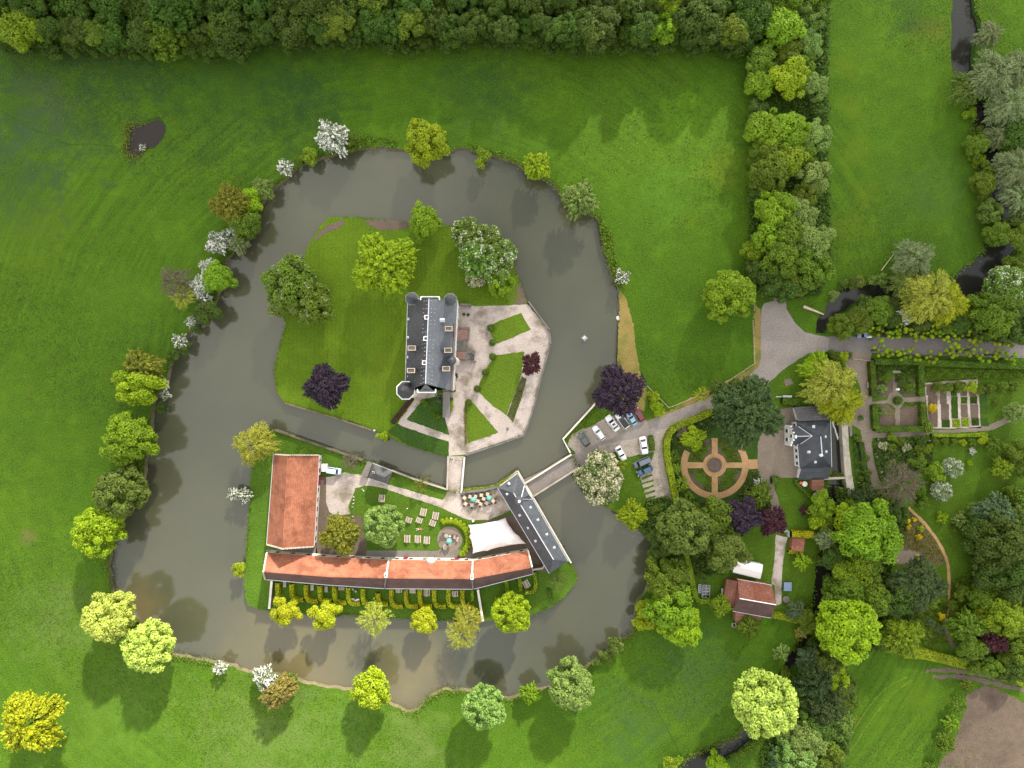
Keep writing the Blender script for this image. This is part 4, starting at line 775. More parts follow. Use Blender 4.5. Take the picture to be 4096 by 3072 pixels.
# marquee
mq, c, r, w_ = house('marquee', 'white ridged party marquee on the lawn north of the cottage', 'tent',
    [G('Z5', p, 2.3) for p in ((1440, 905), (1208, 860), (1176, 968), (1418, 1026))], 2.3, [G('Z5', (1432, 968), 3.4), G('Z5', (1195, 915), 3.4)], 3.4, M_canvas, M_canvas, 'hh', 0.05, M_canvas, M_canvas, 0.05)
# ---------------------------------------------------------------- bridges and moat walls
def wallthing(name, pts, wd, z0, z1, mat, label, cat='wall', cap=None, f=None, h=None):
    p = [G(f, q, h if h is not None else z1) for q in pts] if f else pts
    root = empty(name, (p[0][0], p[0][1], 0)); tag(root, label, cat)
    mb = MB(); poly = strip(p, wd); mb.prism(poly, z0, z1); L = [mb.build('wall', mat)]
    if cap: L.append(MB().prism(strip(p, wd + 0.12), z1 + 0.002, z1 + 0.12).build('coping', cap))
    local(root, L); return root
tag(MB().prism(GL('Z2', [(1250,198),(1358,198),(1350,300),(1338,425),(1246,425),(1250,300)]), -0.5, 0.015).build('bridge_deck', M_gravel), 'gravel-topped causeway bridge from the courtyard to the castle island', 'bridge')
tag(MB().prism(GL('Z3', [(-100,1305),(0,1252),(200,1145),(250,1140),(262,1300),(238,1290),(120,1358),(0,1424),(-140,1500),(-300,1575),(-300,1400)]), -0.5, 0.02).build('bridge_deck', M_road), 'asphalt-topped approach bridge from the car park to the gatehouse', 'bridge')
wallthing('parapet', [(1356, 205), (1347, 300), (1336, 428)], .3, -1.5, .9, M_stone, 'east parapet of the causeway bridge to the castle island', 'parapet', M_render, 'Z2')
wallthing('parapet', [(1252, 200), (1250, 300), (1246, 408)], .3, -1.5, .9, M_stone, 'west parapet of the causeway bridge to the castle island', 'parapet', M_stone, 'Z2')
wallthing('parapet', [(1732, 372), (1850, 300), (1900, 268), (2032, 186)], .3, -1.5, .9, M_stone, 'north parapet of the approach bridge with cream coping', 'parapet', M_render, 'Z2')
wallthing('parapet', [(1788, 452), (1950, 350), (2080, 268)], .3, -1.5, .6, M_stone, 'south parapet of the approach bridge, low and brownish', 'parapet', M_stone, 'Z2')
wallthing('parapet', [(165, 1055), (470, 1160), (765, 1262)], .3, -1.5, .7, M_dstone, 'canal wall north of the barn running to the flat-roofed store', 'wall', M_edge, 'Z1')
wallthing('parapet', [(965, 1330), (1115, 1388), (1342, 1460)], .3, -1.5, .7, M_dstone, 'canal wall from the pavilion to the causeway bridge', 'wall', M_stone, 'Z1')
wallthing('parapet', [(1440, 1480), (1600, 1462), (1690, 1440)], .45, -1.2, .9, M_dstone, 'dark wall between the café terrace and the moat', 'wall', M_dstone, 'Z1')
wallthing('moat_wall', [(1895, 180), (2037, 372), (2046, 468)], .28, -1.5, .5, M_dstone, 'dark retaining wall along the north-east edge of the castle court', 'wall', M_dstone, 'Z1')
wallthing('moat_wall', [(2046, 470), (2020, 562), (1984, 694), (1930, 903), (1866, 1090), (1700, 1150), (1468, 1225)], .28, -1.5, .35, M_dstone, 'retaining wall along the south-east edge of the castle court', 'wall', M_dstone, 'Z1')
wallthing('moat_wall', [(240, 872), (400, 920), (600, 978), (850, 1062)], .3, -1.5, .2, M_dstone, 'low wall along the south edge of the castle lawn', 'wall', M_edge, 'Z1')
wallthing('moat_wall', [(430, 665), (115, 1010), (180, 1130)], .3, -1.5, .6, M_stone, 'cream capped wall between the car park grass and the moat', 'wall', M_render, 'Z3')
wallthing('moat_wall', [(1692, 290), (1850, 560), (2030, 872)], .25, -1.5, .4, M_stone, 'narrow ledge wall at the foot of the gatehouse above the moat', 'wall', M_render, 'Z2')
wallthing('moat_wall', [(1570, 392), (1688, 292)], .3, -1.5, .5, M_stone, 'mossy ledge wall at the north end of the gatehouse', 'wall', M_stone, 'Z2')
for p, q, lb in (((137, 985), (122, 1160), 'west'), ((1440, 1040), (1472, 1240), 'east')):
    wallthing('garden_wall', [p, q], .45, -0.8, 1.6, M_dstone, lb + ' end wall of the hedged tea garden, running down to the moat', 'wall', M_render, 'Z2')
wallthing('garden_wall', [(1785, 915), (1850, 905), (1862, 880)], .35, 0, 1.6, M_dstone, 'curved dark wall joining the stable range to the gatehouse', 'wall', M_stone, 'Z2')
for p in ((2036, 370), (2046, 466)):
    x, y = G('Z1', p, 1); o = MB().box((x, y, .3), (.5, .5, 1.6)).lathe([(0.25, 1.1), (.32, 1.35), (.2, 1.6), (.02, 1.7)], 10, (x, y, 0)); tag(o.build('pier', M_dstone), 'small dark stone pier with ball on the castle court wall, ' + ('northern one' if p[1] < 400 else 'southern one'), 'pier')
# ================================================================ foliage
L_ = {
 'lime': leaf('leaf_lime', (0.17, 0.29, 0.004), (0.33, 0.45, 0.010)),
 'yellow': leaf('leaf_yellow', (0.24, 0.31, 0.006), (0.42, 0.45, 0.012)),
 'gold': leaf('leaf_gold', (0.25, 0.28, 0.025), (0.44, 0.46, 0.06)),
 'bronze': leaf('leaf_bronze', (0.11, 0.135, 0.010), (0.25, 0.24, 0.02)),
 'rust': leaf('leaf_rust', (0.17, 0.165, 0.025), (0.34, 0.30, 0.065)),
 'green': leaf('leaf_green', (0.07, 0.13, 0.006), (0.15, 0.225, 0.012)),
 'fresh': leaf('leaf_fresh', (0.12, 0.21, 0.005), (0.23, 0.35, 0.012)),
 'pale': leaf('leaf_pale_green', (0.11, 0.20, 0.03), (0.25, 0.36, 0.08)),
 'olive': leaf('leaf_olive', (0.07, 0.12, 0.014), (0.16, 0.23, 0.032)),
 'dark': leaf('leaf_dark', (0.030, 0.058, 0.012), (0.075, 0.115, 0.028)),
 'deep': leaf('leaf_deep_green', (0.042, 0.085, 0.009), (0.09, 0.15, 0.015)),
 'wood': leaf('leaf_wood', (0.032, 0.070, 0.005), (0.080, 0.145, 0.010)),
 'silver': leaf('leaf_silver', (0.13, 0.18, 0.065), (0.27, 0.33, 0.14)),
 'blue': leaf('leaf_blue_green', (0.06, 0.115, 0.04), (0.13, 0.20, 0.085)),
 'purple': leaf('leaf_purple', (0.022, 0.012, 0.024), (0.052, 0.030, 0.052), trans=0.12),
 'plum': leaf('leaf_plum', (0.035, 0.010, 0.016), (0.095, 0.025, 0.035), trans=0.15),
 'white': leaf('leaf_blossom_white', (0.12, 0.17, 0.06), (0.22, 0.27, 0.12), (0.78, 0.78, 0.72), 0.52, 0.7),
 'fruit': leaf('leaf_fruit_blossom', (0.13, 0.19, 0.06), (0.25, 0.32, 0.13), (0.70, 0.70, 0.62), 0.24, 0.3),
 'cream': leaf('leaf_chestnut_cream', (0.09, 0.155, 0.02), (0.17, 0.24, 0.05), (0.66, 0.60, 0.42), 0.46, 0.75),
 'candle': leaf('leaf_chestnut_candles', (0.085, 0.175, 0.014), (0.17, 0.29, 0.025), (0.70, 0.68, 0.60), 0.13, 0.25),
 'lilac': leaf('leaf_lilac_flecked', (0.085, 0.155, 0.010), (0.17, 0.26, 0.018), (0.42, 0.36, 0.40), 0.035, 0.12),
 'lemon': leaf('leaf_flowering_maple', (0.32, 0.43, 0.045), (0.52, 0.60, 0.12)),
 'twig': leaf('leaf_sparse', (0.11, 0.09, 0.055), (0.22, 0.19, 0.12)),
 'hedge': leaf('leaf_hedge', (0.22, 0.33, 0.006), (0.36, 0.45, 0.010)),
 'box': leaf('leaf_box', (0.065, 0.125, 0.007), (0.145, 0.225, 0.011)),
 'goldhedge': leaf('leaf_golden_hedge', (0.50, 0.52, 0.008), (0.62, 0.62, 0.012)),
 'yellowflower': leaf('leaf_yellow_flower', (0.55, 0.42, 0.005), (0.75, 0.60, 0.01)),
 'herb': leaf('leaf_herb', (0.045, 0.095, 0.012), (0.10, 0.17, 0.025), (0.45, 0.40, 0.30), 0.02, 0.1),
}
def leaf_mesh(name, C, Nn, S, clump, rs, along=None, elong=0.62):
    """C centres, Nn facing normals, S half sizes, clump values -> mesh of leaf-clump rhombs"""
    n = len(C); Nn = Nn / (np.linalg.norm(Nn, axis=1, keepdims=True) + 1e-9)
    t = rs.normal(size=(n, 3)) if along is None else along + rs.normal(size=(n, 3)) * 0.15
    t = t - (t * Nn).sum(1, keepdims=True) * Nn; t /= (np.linalg.norm(t, axis=1, keepdims=True) + 1e-9)
    b = np.cross(Nn, t); S = S[:, None]
    V = np.stack([C + t * S, C + b * S * elong + Nn * S * .12, C - t * S, C - b * S * elong + Nn * S * .12], 1).reshape(-1, 3)
    me = bpy.data.meshes.new(name); me.vertices.add(4 * n); me.vertices.foreach_set('co', V.ravel())
    me.loops.add(4 * n); me.polygons.add(n); me.loops.foreach_set('vertex_index', np.arange(4 * n)); me.polygons.foreach_set('loop_start', np.arange(0, 4 * n, 4)); me.polygons.foreach_set('loop_total', np.full(n, 4))
    me.update(calc_edges=True)
    me.attributes.new('leaf', 'FLOAT', 'FACE').data.foreach_set('value', rs.rand(n)); me.attributes.new('clump', 'FLOAT', 'FACE').data.foreach_set('value', clump)
    return me
def unit(rs, n, up=None):
    v = rs.normal(size=(n, 3)); v /= np.linalg.norm(v, axis=1, keepdims=True)
    return v
def crown_lobe(seed, R, lobes, ls, nl, flat_=0.8, lr=(0.24, 0.42), wide=0.72, va=1.0):
    rs = np.random.RandomState(seed); d = unit(rs, lobes); d[:, 2] = d[:, 2] * 0.9 + 0.18; d /= np.linalg.norm(d, axis=1, keepdims=True)
    az_ = np.arctan2(d[:, 1], d[:, 0]); sh = 1 + va * (0.12 * np.sin(az_ * 3 + seed) + .09 * np.sin(az_ * 5 + seed * 2) + rs.uniform(-.16, .12, lobes))
    lc = d * np.array([wide, wide, wide * flat_]) * R * sh[:, None]; r = rs.uniform(lr[0], lr[1], lobes) * R
    lc = np.vstack([lc, rs.normal(size=(4, 3)) * R * .15]); r = np.append(r, np.full(4, R * .42)); lobes += 4
    idx = rs.choice(lobes, nl * 2, p=(r ** 2 / (r ** 2).sum())); v = unit(rs, nl * 2); rad = r[idx] * (1 + rs.normal(size=nl * 2) * 0.13)
    Pt = lc[idx] + v * rad[:, None]; ok = np.ones(nl * 2, bool)
    for k in range(lobes): ok &= ~((np.linalg.norm(Pt - lc[k], axis=1) < r[k] * 0.80) & (idx != k))
    ok &= (v[:, 2] > -0.75) | (rs.rand(nl * 2) < .5)
    Pt, v, idx = Pt[ok][:nl], v[ok][:nl], idx[ok][:nl]; n = len(Pt)
    nn = v * 0.8 + rs.normal(size=(n, 3)) * 0.4; nn[:, 2] += 0.45
    cv = rs.rand(lobes)[idx]
    return Pt, nn, rs.uniform(.7, 1.3, n) * ls, cv, rs, None
def crown_spray(seed, R, sprays, ls, nl, flat_=0.8, droop=0.12, start=0.45):
    rs = np.random.RandomState(seed); d = unit(rs, sprays); d[:, 2] = np.abs(d[:, 2]) * 1.0 - 0.28; d /= np.linalg.norm(d, axis=1, keepdims=True)
    ln = R * (0.86 + 0.14 * np.sin(np.arctan2(d[:, 1], d[:, 0]) * 4 + seed) + rs.uniform(-.16, .12, sprays)); idx = rs.randint(0, sprays, nl); f = start + (1.02 - start) * rs.rand(nl) ** 0.55
    Pt = d[idx] * np.array([1, 1, flat_]) * (ln[idx] * f)[:, None]; Pt[:, 2] -= droop * R * f ** 3
    Pt += rs.normal(size=(nl, 3)) * (0.055 * R * (1.1 - 0.6 * f))[:, None]
    nn = d[idx] * 0.35 + rs.normal(size=(nl, 3)) * 0.5; nn[:, 2] += 0.8
    al = d[idx].copy(); al[:, 2] -= droop * 2
    return Pt, nn, rs.uniform(.7, 1.3, nl) * ls, rs.rand(sprays)[idx], rs, al
def trunk_mesh(R, hc, seed, limbs=6, tr=None):
    rs = random.Random(seed); mb = MB(); tr = tr or 0.055 * R + .05
    mb.tube([(0, 0, -0.1), (0, 0, .3), (rs.uniform(-.03, .03) * R, .02 * R, hc * .5), (0, 0, hc + R * .1)], [tr * 1.5, tr * 1.1, tr * .85, tr * .4], 8)
    for i in range(limbs):
        a = 6.283 * i / limbs + rs.uniform(-.3, .3); z0 = hc * rs.uniform(.45, .8); L = R * rs.uniform(.5, .75)
        mb.tube([(0, 0, z0), (math.cos(a) * L * .5, math.sin(a) * L * .5, z0 + R * .18), (math.cos(a) * L, math.sin(a) * L, z0 + R * rs.uniform(.2, .55))], [tr * .5, tr * .33, tr * .12], 5)
    return mb
PROTO = {}
def proto(fam, size, k):
    key = (fam, size, k)
    if key in PROTO: return PROTO[key]
    R = {'s': 1.6, 'm': 4.0, 'l': 7.5}[size]; ls = {'s': .15, 'm': .22, 'l': .31}[size]; nl = {'s': 1600, 'm': 7500, 'l': 13000}[size]; sd = 17 * k + len(fam) * 3 + ord(size)
    if fam == 'lobe': A = crown_lobe(sd, R, {'s': 12, 'm': 42, 'l': 95}[size], ls, nl, .8, {'s': (.26, .44), 'm': (.15, .30), 'l': (.10, .22)}[size], .80)
    elif fam == 'puff': A = crown_lobe(sd, R, {'s': 14, 'm': 60, 'l': 130}[size], ls, nl, .82, {'s': (.22, .34), 'm': (.13, .20), 'l': (.09, .15)}[size], .84, .45)
    elif fam == 'open': A = crown_lobe(sd, R, {'s': 9, 'm': 24, 'l': 44}[size], ls, int(nl * .8), .6, {'s': (.2, .36), 'm': (.14, .3), 'l': (.1, .26)}[size], .82)
    elif fam == 'spray': A = crown_spray(sd, R, {'s': 60, 'm': 200, 'l': 380}[size], ls, nl)
    elif fam == 'willow': A = crown_spray(sd, R, {'s': 60, 'm': 150, 'l': 260}[size], ls * .9, nl, .75, .3)
    elif fam == 'thin': A = crown_spray(sd, R, {'s': 60, 'm': 160, 'l': 260}[size], ls * .55, int(nl * .75), .75, .05, .3)
    C_, nn, S, cv, rs, al = A
    me = leaf_mesh('crown', C_, nn, S, cv, rs, al, .35 if fam in ('willow', 'thin') else .62)
    hc = R * 1.12; tm = trunk_mesh(R, hc, sd).build('trunk', M_bark); tme = tm.data; bpy.data.objects.remove(tm)
    PROTO[key] = (me, tme, R, hc); return PROTO[key]
FAM = {'lime': 'lobe', 'yellow': 'open', 'gold': 'thin', 'bronze': 'spray', 'rust': 'spray', 'green': 'lobe', 'fresh': 'lobe', 'pale': 'puff', 'olive': 'puff', 'dark': 'spray', 'deep': 'lobe', 'wood': 'lobe', 'silver': 'willow',
       'blue': 'spray', 'purple': 'spray', 'plum': 'spray', 'white': 'spray', 'fruit': 'puff', 'cream': 'puff', 'candle': 'puff', 'lilac': 'lobe', 'lemon': 'puff', 'twig': 'thin'}
TR = random.Random(99); used = {}
def tree(fr, p, rpx, sp, label, group=None, fam=None, up=1.0, sx=1.0, ang=0.0, cat=None, name=None, zs=1.0, h=None):
    R = PX(fr, rpx); size = 's' if R < 2.4 else ('m' if R < 5.2 else 'l'); fam = fam or FAM[sp]
    me, tme, R0, hc0 = proto(fam, size, TR.randrange(3 if size != 's' else 4)); s = R / R0
    hc = (hc0 * s if h is None else h) * up; s *= (H - hc) / H
    shrub = R < 2.75 and h is None
    if R < 1.7 and h is None: hc = R * 0.75
    x, y = G(fr, p, hc)
    nm = name or ('shrub' if shrub else 'tree'); o = empty(nm, (x, y, 0)); tag(o, label, cat or ('shrub' if shrub else 'tree'), group)
    c = link('crown' if not shrub else 'foliage', me, None, o); c.location = (0, 0, hc); c.scale = (s * sx, s / math.sqrt(sx), s * zs)
    # random turn of the shared crown about its own axis, then the stretch direction
    c.rotation_euler = (0, 0, math.radians(ang) if sx != 1 else TR.uniform(0, 6.283))
    if len(me.materials) == 0: me.materials.append(L_[sp])
    c.material_slots[0].link = 'OBJECT'; c.material_slots[0].material = L_[sp]
    t = link('trunk' if not shrub else 'stem', tme, None, o); t.scale = (s, s, hc / hc0)
    return o
T = tree
# --- moat ring, clockwise from the north-west
T('P', (718, 296), 37, 'white', 'big white-blossomed hawthorn at the top left corner of the moat', sx=1.15, ang=-45)
T('P', (920, 307), 48, 'lime', 'large round yellow-green tree on the north bank of the moat', zs=.9)
T('P', (1042, 342), 18, 'fresh', 'smallest bright green tree on the north bank, between two larger ones')
T('P', (1160, 358), 32, 'lime', 'medium yellow-green tree on the north-east bank casting a dark reflection', fam='spray')
T('P', (1252, 430), 41, 'pale', 'rounded light green willow on the north-east bend of the moat', fam='spray')
T('P', (615, 362), 20, 'white', 'small white hawthorn at the moat edge below the big white one')
T('P', (668, 340), 18, 'fresh', 'low green bush between the two white hawthorns at the top left'); T('P', (650, 352), 9, 'green', 'tiny bush beside the small white hawthorn'); T('P', (752, 305), 20, 'green', 'green bush behind the big white hawthorn')
T('P', (497, 440), 44, 'bronze', 'bronze-tinged tree on the north-west bank of the moat'); T('P', (567, 408), 26, 'pale', 'pale green bush right of the bronze tree on the north-west bank', fam='spray')
T('P', (540, 435), 26, 'lime', 'lime green crown pressed against the bronze tree'); T('P', (530, 487), 32, 'green', 'green tree below the bronze tree at the moat edge')
T('P', (470, 524), 27, 'white', 'white hawthorn spray left of the grey-green bush on the north-west bank'); T('P', (497, 510), 20, 'white', 'second white hawthorn, touching the green tree on the north-west bank')
T('P', (517, 528), 24, 'silver', 'grey-green bush overhanging the water by the white hawthorn', fam='spray')
T('P', (380, 610), 40, 'twig', 'half-bare brownish tree on the west meadow edge', fam='thin'); T('P', (395, 640), 30, 'gold', 'thin golden-twigged tree below the half-bare one')
T('P', (450, 578), 21, 'white', 'upper white hawthorn of the big west bank clump'); T('P', (430, 618), 24, 'white', 'middle cream-white hawthorn of the big west bank clump'); T('P', (445, 650), 20, 'white', 'lower white hawthorn of the big west bank clump')
T('P', (472, 600), 32, 'fresh', 'bright green round tree on the water side of the west bank clump'); T('P', (448, 672), 27, 'deep', 'dark green bush at the foot of the west bank clump')
T('P', (411, 695), 13, 'white', 'little white hawthorn south of the big west bank clump'); T('P', (388, 736), 18, 'white', 'small white hawthorn standing alone on the west bank')
for q, r_ in (((425, 712), 12), ((400, 752), 13), ((372, 770), 14), ((350, 880), 12)): T('P', q, r_, 'deep', 'low dark bush in the rough growth of the west bank', 'low bushes on the west bank')
T('P', (310, 790), 38, 'bronze', 'brownish tree leaning over the west meadow', sx=1.3, ang=-22); T('P', (298, 835), 40, 'lime', 'bright green tree just below the brownish one on the west bank', sx=1.2, ang=-8)
T('P', (357, 830), 13, 'white', 'white blossom tip at the water beside the bright green west tree, upper one'); T('P', (356, 853), 13, 'white', 'white blossom tip at the water beside the bright green west tree, lower one')
T('P', (277, 947), 56, 'fresh', 'large vivid green maple on the west bank', fam='lobe'); T('P', (334, 950), 6, 'white', 'tiny white blossom at the edge of the vivid green maple')
T('P', (262, 1062), 56, 'olive', 'large dark olive hornbeam on the west bank', sx=1.05, ang=15); T('P', (285, 1012), 22, 'green', 'small green tree between the vivid maple and the olive one')
T('P', (214, 1148), 56, 'lime', 'yellow-tipped green tree at the south-west bend of the moat', fam='puff'); T('P', (190, 1118), 16, 'lime', 'little side crown above the yellow-tipped tree')
T('P', (238, 1330), 57, 'lemon', 'upper of the two pale yellow flowering maples at the lower left corner', up=1.1); T('P', (322, 1397), 56, 'lemon', 'lower of the two pale yellow flowering maples at the lower left corner', up=1.1)
T('P', (285, 1350), 16, 'deep', 'dark green bush between the two pale yellow maples'); T('P', (68, 1562), 68, 'yellow', 'golden yellow round tree in the bottom left corner of the meadow', fam='spray')
T('P', (475, 1443), 17, 'white', 'small pinkish white hawthorn on the south bank'); T('P', (572, 1466), 28, 'white', 'white hawthorn beside the rust-coloured tree on the south bank', sx=1.15, ang=-60)
T('P', (603, 1496), 35, 'rust', 'rust-coloured tree leaning from the south bank', sx=1.35, ang=40, up=1.25); T('P', (628, 1470), 17, 'olive', 'olive sprig behind the rust-coloured tree')
T('P', (803, 1487), 40, 'lime', 'bright lime green tree on the south bank with a long shadow', up=1.15)
T('P', (1046, 1528), 48, 'pale', 'pale green maple on the south bank, left of the small bush', fam='puff', up=1.1); T('P', (1145, 1498), 24, 'fresh', 'small yellow-green bush between the two pale green maples', fam='spray')
T('P', (1233, 1478), 53, 'pale', 'pale green maple on the south bank, right of the small bush', fam='puff', sx=1.1, ang=-60)
for q, r_ in (((1330, 1392), 18), ((1308, 1414), 14), ((1288, 1430), 10)): T('P', q, r_, 'olive', 'scrubby olive bush on the south-east bank', 'scrub on the south-east bank')
T('P', (1440, 1252), 50, 'green', 'mid green tree at the east side of the moat, upper of a tall pair'); T('P', (1448, 1312), 52, 'fresh', 'fresh green tree at the east side of the moat, lower of a tall pair')
T('P', (1470, 1352), 44, 'lime', 'yellow-tipped crown at the foot of the tall east pair'); T('P', (1400, 1330), 30, 'lime', 'small yellowish crown hanging over the east water')
T('P', (1345, 598), 18, 'white', 'small greyish white bush on the east bank above the tan strip')
# --- castle island
T('P', (630, 615), 58, 'lilac', 'upper crown of the green tree with pale lilac flecks overhanging the west moat'); T('P', (672, 655), 50, 'lilac', 'lower crown of the green tree with pale lilac flecks on the west lawn'); T('P', (610, 650), 34, 'lilac', 'left crown of the lilac-flecked tree above the water')
T('P', (830, 570), 70, 'lime', 'brilliant yellow-green feathery tree on the castle lawn', fam='spray', sx=1.06, ang=10)
T('P', (917, 480), 37, 'fresh', 'green oval tree on the north edge of the castle island', fam='lobe', sx=.85, ang=0)
T('P', (704, 835), 49, 'purple', 'round dark purple beech on the castle lawn')
for q, r_, t_ in (((1008, 505), 34, 'upper left'), ((1050, 520), 36, 'upper right'), ((1085, 550), 34, 'right'), ((1030, 560), 40, 'middle'), ((1070, 590), 32, 'lower right')): T('P', q, r_, 'candle', 'white-candled chestnut crown, %s one of the cluster north-east of the manor' % t_)
T('P', (1028, 598), 24, 'cream', 'palest white-flowered crown at the lower edge of the chestnut cluster'); T('P', (1082, 614), 29, 'fresh', 'plain bright green round tree at the bottom of the chestnut cluster', fam='puff')
T('P', (1148, 786), 25, 'plum', 'small dark red maple on the east edge of the castle court', sx=.85, ang=-20)
T('Z1', (900, 1100), 36, 'lime', 'tiny lime bush at the corner of the castle bank by the water'); T('Z1', (1290, 840), 40, 'blue', 'bluish green bush against the south front of the manor', fam='spray')
T('Z1', (1190, 870), 25, 'box', 'shaded ball bush at the north end of the dark triangular lawn', fam='lobe'); T('Z1', (1270, 960), 25, 'box', 'faint ball bush on the dark triangular lawn', fam='lobe')
# --- courtyard island
T('P', (549, 960), 47, 'gold', 'pale yellow willow at the north-west tip of the courtyard island', fam='willow', sx=1.12, ang=30)
T('P', (505, 1068), 16, 'white', 'greyish white bush leaning over the moat west of the barn, left one'); T('P', (528, 1070), 18, 'white', 'greyish white bush leaning over the moat west of the barn, right one'); T('P', (515, 1232), 15, 'lime', 'small lime bush at the moat edge left of the stable range')
T('P', (617, 1320), 30, 'yellow', 'first golden-leaved lime from the left in the row below the tea garden'); T('P', (702, 1328), 31, 'yellow', 'second golden-leaved lime from the left, with a bare twig, below the tea garden')
T('P', (808, 1336), 40, 'gold', 'pale gold half-leafed tree in the middle of the row below the tea garden'); T('P', (917, 1340), 27, 'yellow', 'smallest bright yellow tree of the row below the tea garden', fam='lobe')
T('P', (1010, 1340), 38, 'gold', 'upper part of the thin pale gold double tree below the tea garden'); T('P', (995, 1372), 36, 'gold', 'lower part of the thin pale gold double tree hanging over the moat'); T('P', (1105, 1325), 44, 'lime', 'bright lime-yellow tree right of the tea garden end wall', fam='puff')
T('P', (735, 1155), 45, 'bronze', 'olive-brown yew in the courtyard beside the barn'); T('P', (828, 1135), 46, 'pale', 'pale green tree on the picnic lawn', fam='puff')
T('P', (757, 998), 22, 'twig', 'thin twiggy tree on the canal grass above the parked blue car'); T('P', (908, 1045), 20, 'bronze', 'thin olive twiggy tree on the grass right of the pavilion', fam='thin'); T('P', (1205, 1256), 27, 'olive', 'dark twiggy tree at the round end of the courtyard island', fam='thin')
# --- entrance side
T('P', (1338, 845), 57, 'purple', 'very dark purple copper beech above the parked cars'); T('P', (1300, 1015), 42, 'cream', 'upper half of the cream-flowered chestnut by the approach bridge'); T('P', (1300, 1048), 46, 'cream', 'lower half of the cream-flowered chestnut by the approach bridge', fam='puff'); T('P', (1265, 1030), 26, 'cream', 'west lobe of the cream-flowered chestnut over the moat'); T('P', (1338, 1010), 16, 'fresh', 'green tuft on the east side of the cream-flowered chestnut')
for i, q in enumerate(((1412, 856), (1417, 875), (1424, 888))): T('P', q, 13, 'lime', 'bright green round shrub by the car park, %s of three' % ('top', 'middle', 'bottom')[i], 'three shrubs by the car park', fam='puff')
T('P', (1517, 854), 20, 'yellow', 'small airy yellow-green tree beside the drive', fam='thin'); T('P', (1366, 1112), 32, 'lime', 'yellow-green bushy tree at the moat edge under the chestnut', fam='spray')
T('P', (1614, 890), 78, 'dark', 'huge very dark green holm oak beside the parterre', zs=.8); T('P', (1572, 860), 40, 'deep', 'left shoulder of the very dark holm oak')
T('P', (1795, 830), 62, 'gold', 'large yellow weeping tree north of the mill house', fam='willow', up=.8); T('P', (1820, 870), 50, 'yellow', 'lower yellow crown draped over the mill wing', fam='willow', up=.9); T('P', (1770, 800), 42, 'lime', 'upper left yellow-green crown of the weeping tree by the road', fam='willow')
T('P', (1573, 641), 58, 'fresh', 'lone round green tree on the meadow left of the road junction', fam='puff', up=.9)
T('P', (1477, 1141), 60, 'olive', 'large mid green oak at the south end of the parking lane', fam='puff'); T('P', (1565, 1187), 47, 'olive', 'darker olive oak behind the large one, with grey branches', fam='open'); T('P', (1545, 1118), 40, 'green', 'green tree between the oaks and the purple trees'); T('P', (1430, 1175), 30, 'deep', 'dark undergrowth tree at the moat side of the oaks')
T('P', (1604, 1112), 43, 'purple', 'left and larger of the two purple trees by the garden path'); T('P', (1669, 1126), 33, 'plum', 'right and redder of the two purple trees by the garden path')
for q, r_, s_ in (((1456, 985), 14, 'green'), ((1460, 1012), 13, 'fresh'), ((1472, 1046), 17, 'fresh'), ((1488, 1074), 13, 'green'), ((1500, 1096), 15, 'green'), ((1640, 1072), 27, 'green'), ((1625, 1090), 18, 'fresh'), ((1652, 1052), 15, 'green'), ((1472, 960), 14, 'deep')):
    T('P', q, r_, s_, 'leafy shrub in the border round the sand-path parterre', 'shrubs round the parterre', fam='spray')
T('P', (1498, 945), 27, 'lime', 'bright feathery fern-like tree above the parterre', fam='spray'); T('P', (1478, 935), 18, 'twig', 'pinkish brown bush left of the feathery tree by the parterre'); T('P', (1640, 1045), 13, 'white', 'white-flowered shrub beside the garden path')
T('P', (1557, 1309), 24, 'fresh', 'round green tree left of the cottage', fam='spray'); T('P', (1617, 1353), 25, 'green', 'round green tree below the cottage', fam='spray'); T('P', (1523, 1251), 15, 'olive', 'small light tree by the cold frames', fam='thin')
T('P', (1733, 1214), 20, 'lime', 'small lime tree south of the garden shed', fam='spray'); T('P', (1775, 1090), 27, 'fresh', 'bright green tree by the mill stream below the lean-to'); T('P', (1762, 1120), 20, 'lime', 'lime shrub below the bright green tree at the mill stream'); T('P', (1778, 1132), 20, 'green', 'green shrub at the mill stream')
T('P', (1784, 1165), 25, 'silver', 'pale grey-green tree right of the golden hedge', fam='spray'); T('P', (1738, 1102), 12, 'plum', 'small dark red bush on the mill lawn'); T('P', (1718, 1318), 22, 'blue', 'blue-green bush right of the cottage path'); T('P', (1745, 1338), 24, 'green', 'green bush at the stream bend below the cottage')
T('P', (1712, 1320), 14, 'green', 'small green bush by the round table'); T('P', (1730, 1364), 16, 'rust', 'brownish twiggy bush at the stream'); T('P', (1686, 1408), 20, 'pale', 'pale green bush on the bank left of the stream', fam='spray')
# --- the wooded garden on the right
T('P', (1878, 1152), 68, 'fresh', 'bright green spreading lime tree east of the mill stream', up=1.1); T('P', (1838, 1120), 35, 'lime', 'yellow-green left shoulder of the spreading lime'); T('P', (1845, 1240), 42, 'fresh', 'fresh green tree between the spreading lime and the brightest maple')
T('P', (1831, 1362), 70, 'lime', 'brightest yellow-green maple at the stream bend', fam='puff', up=1.1); T('P', (1808, 1315), 34, 'lime', 'upper crown of the brightest maple', fam='puff')
T('P', (1948, 1377), 46, 'fresh', 'mid green feathery tree right of the brightest maple', fam='spray'); T('P', (1985, 1262), 58, 'dark', 'dark grey-green cedar by the curving sand path', fam='spray', zs=.7); T('P', (1945, 1290), 44, 'deep', 'dark crown at the left foot of the grey-green cedar')
T('P', (1652, 1520), 72, 'lemon', 'great pale lemon flowering tree on the south bank of the stream', up=1.15)
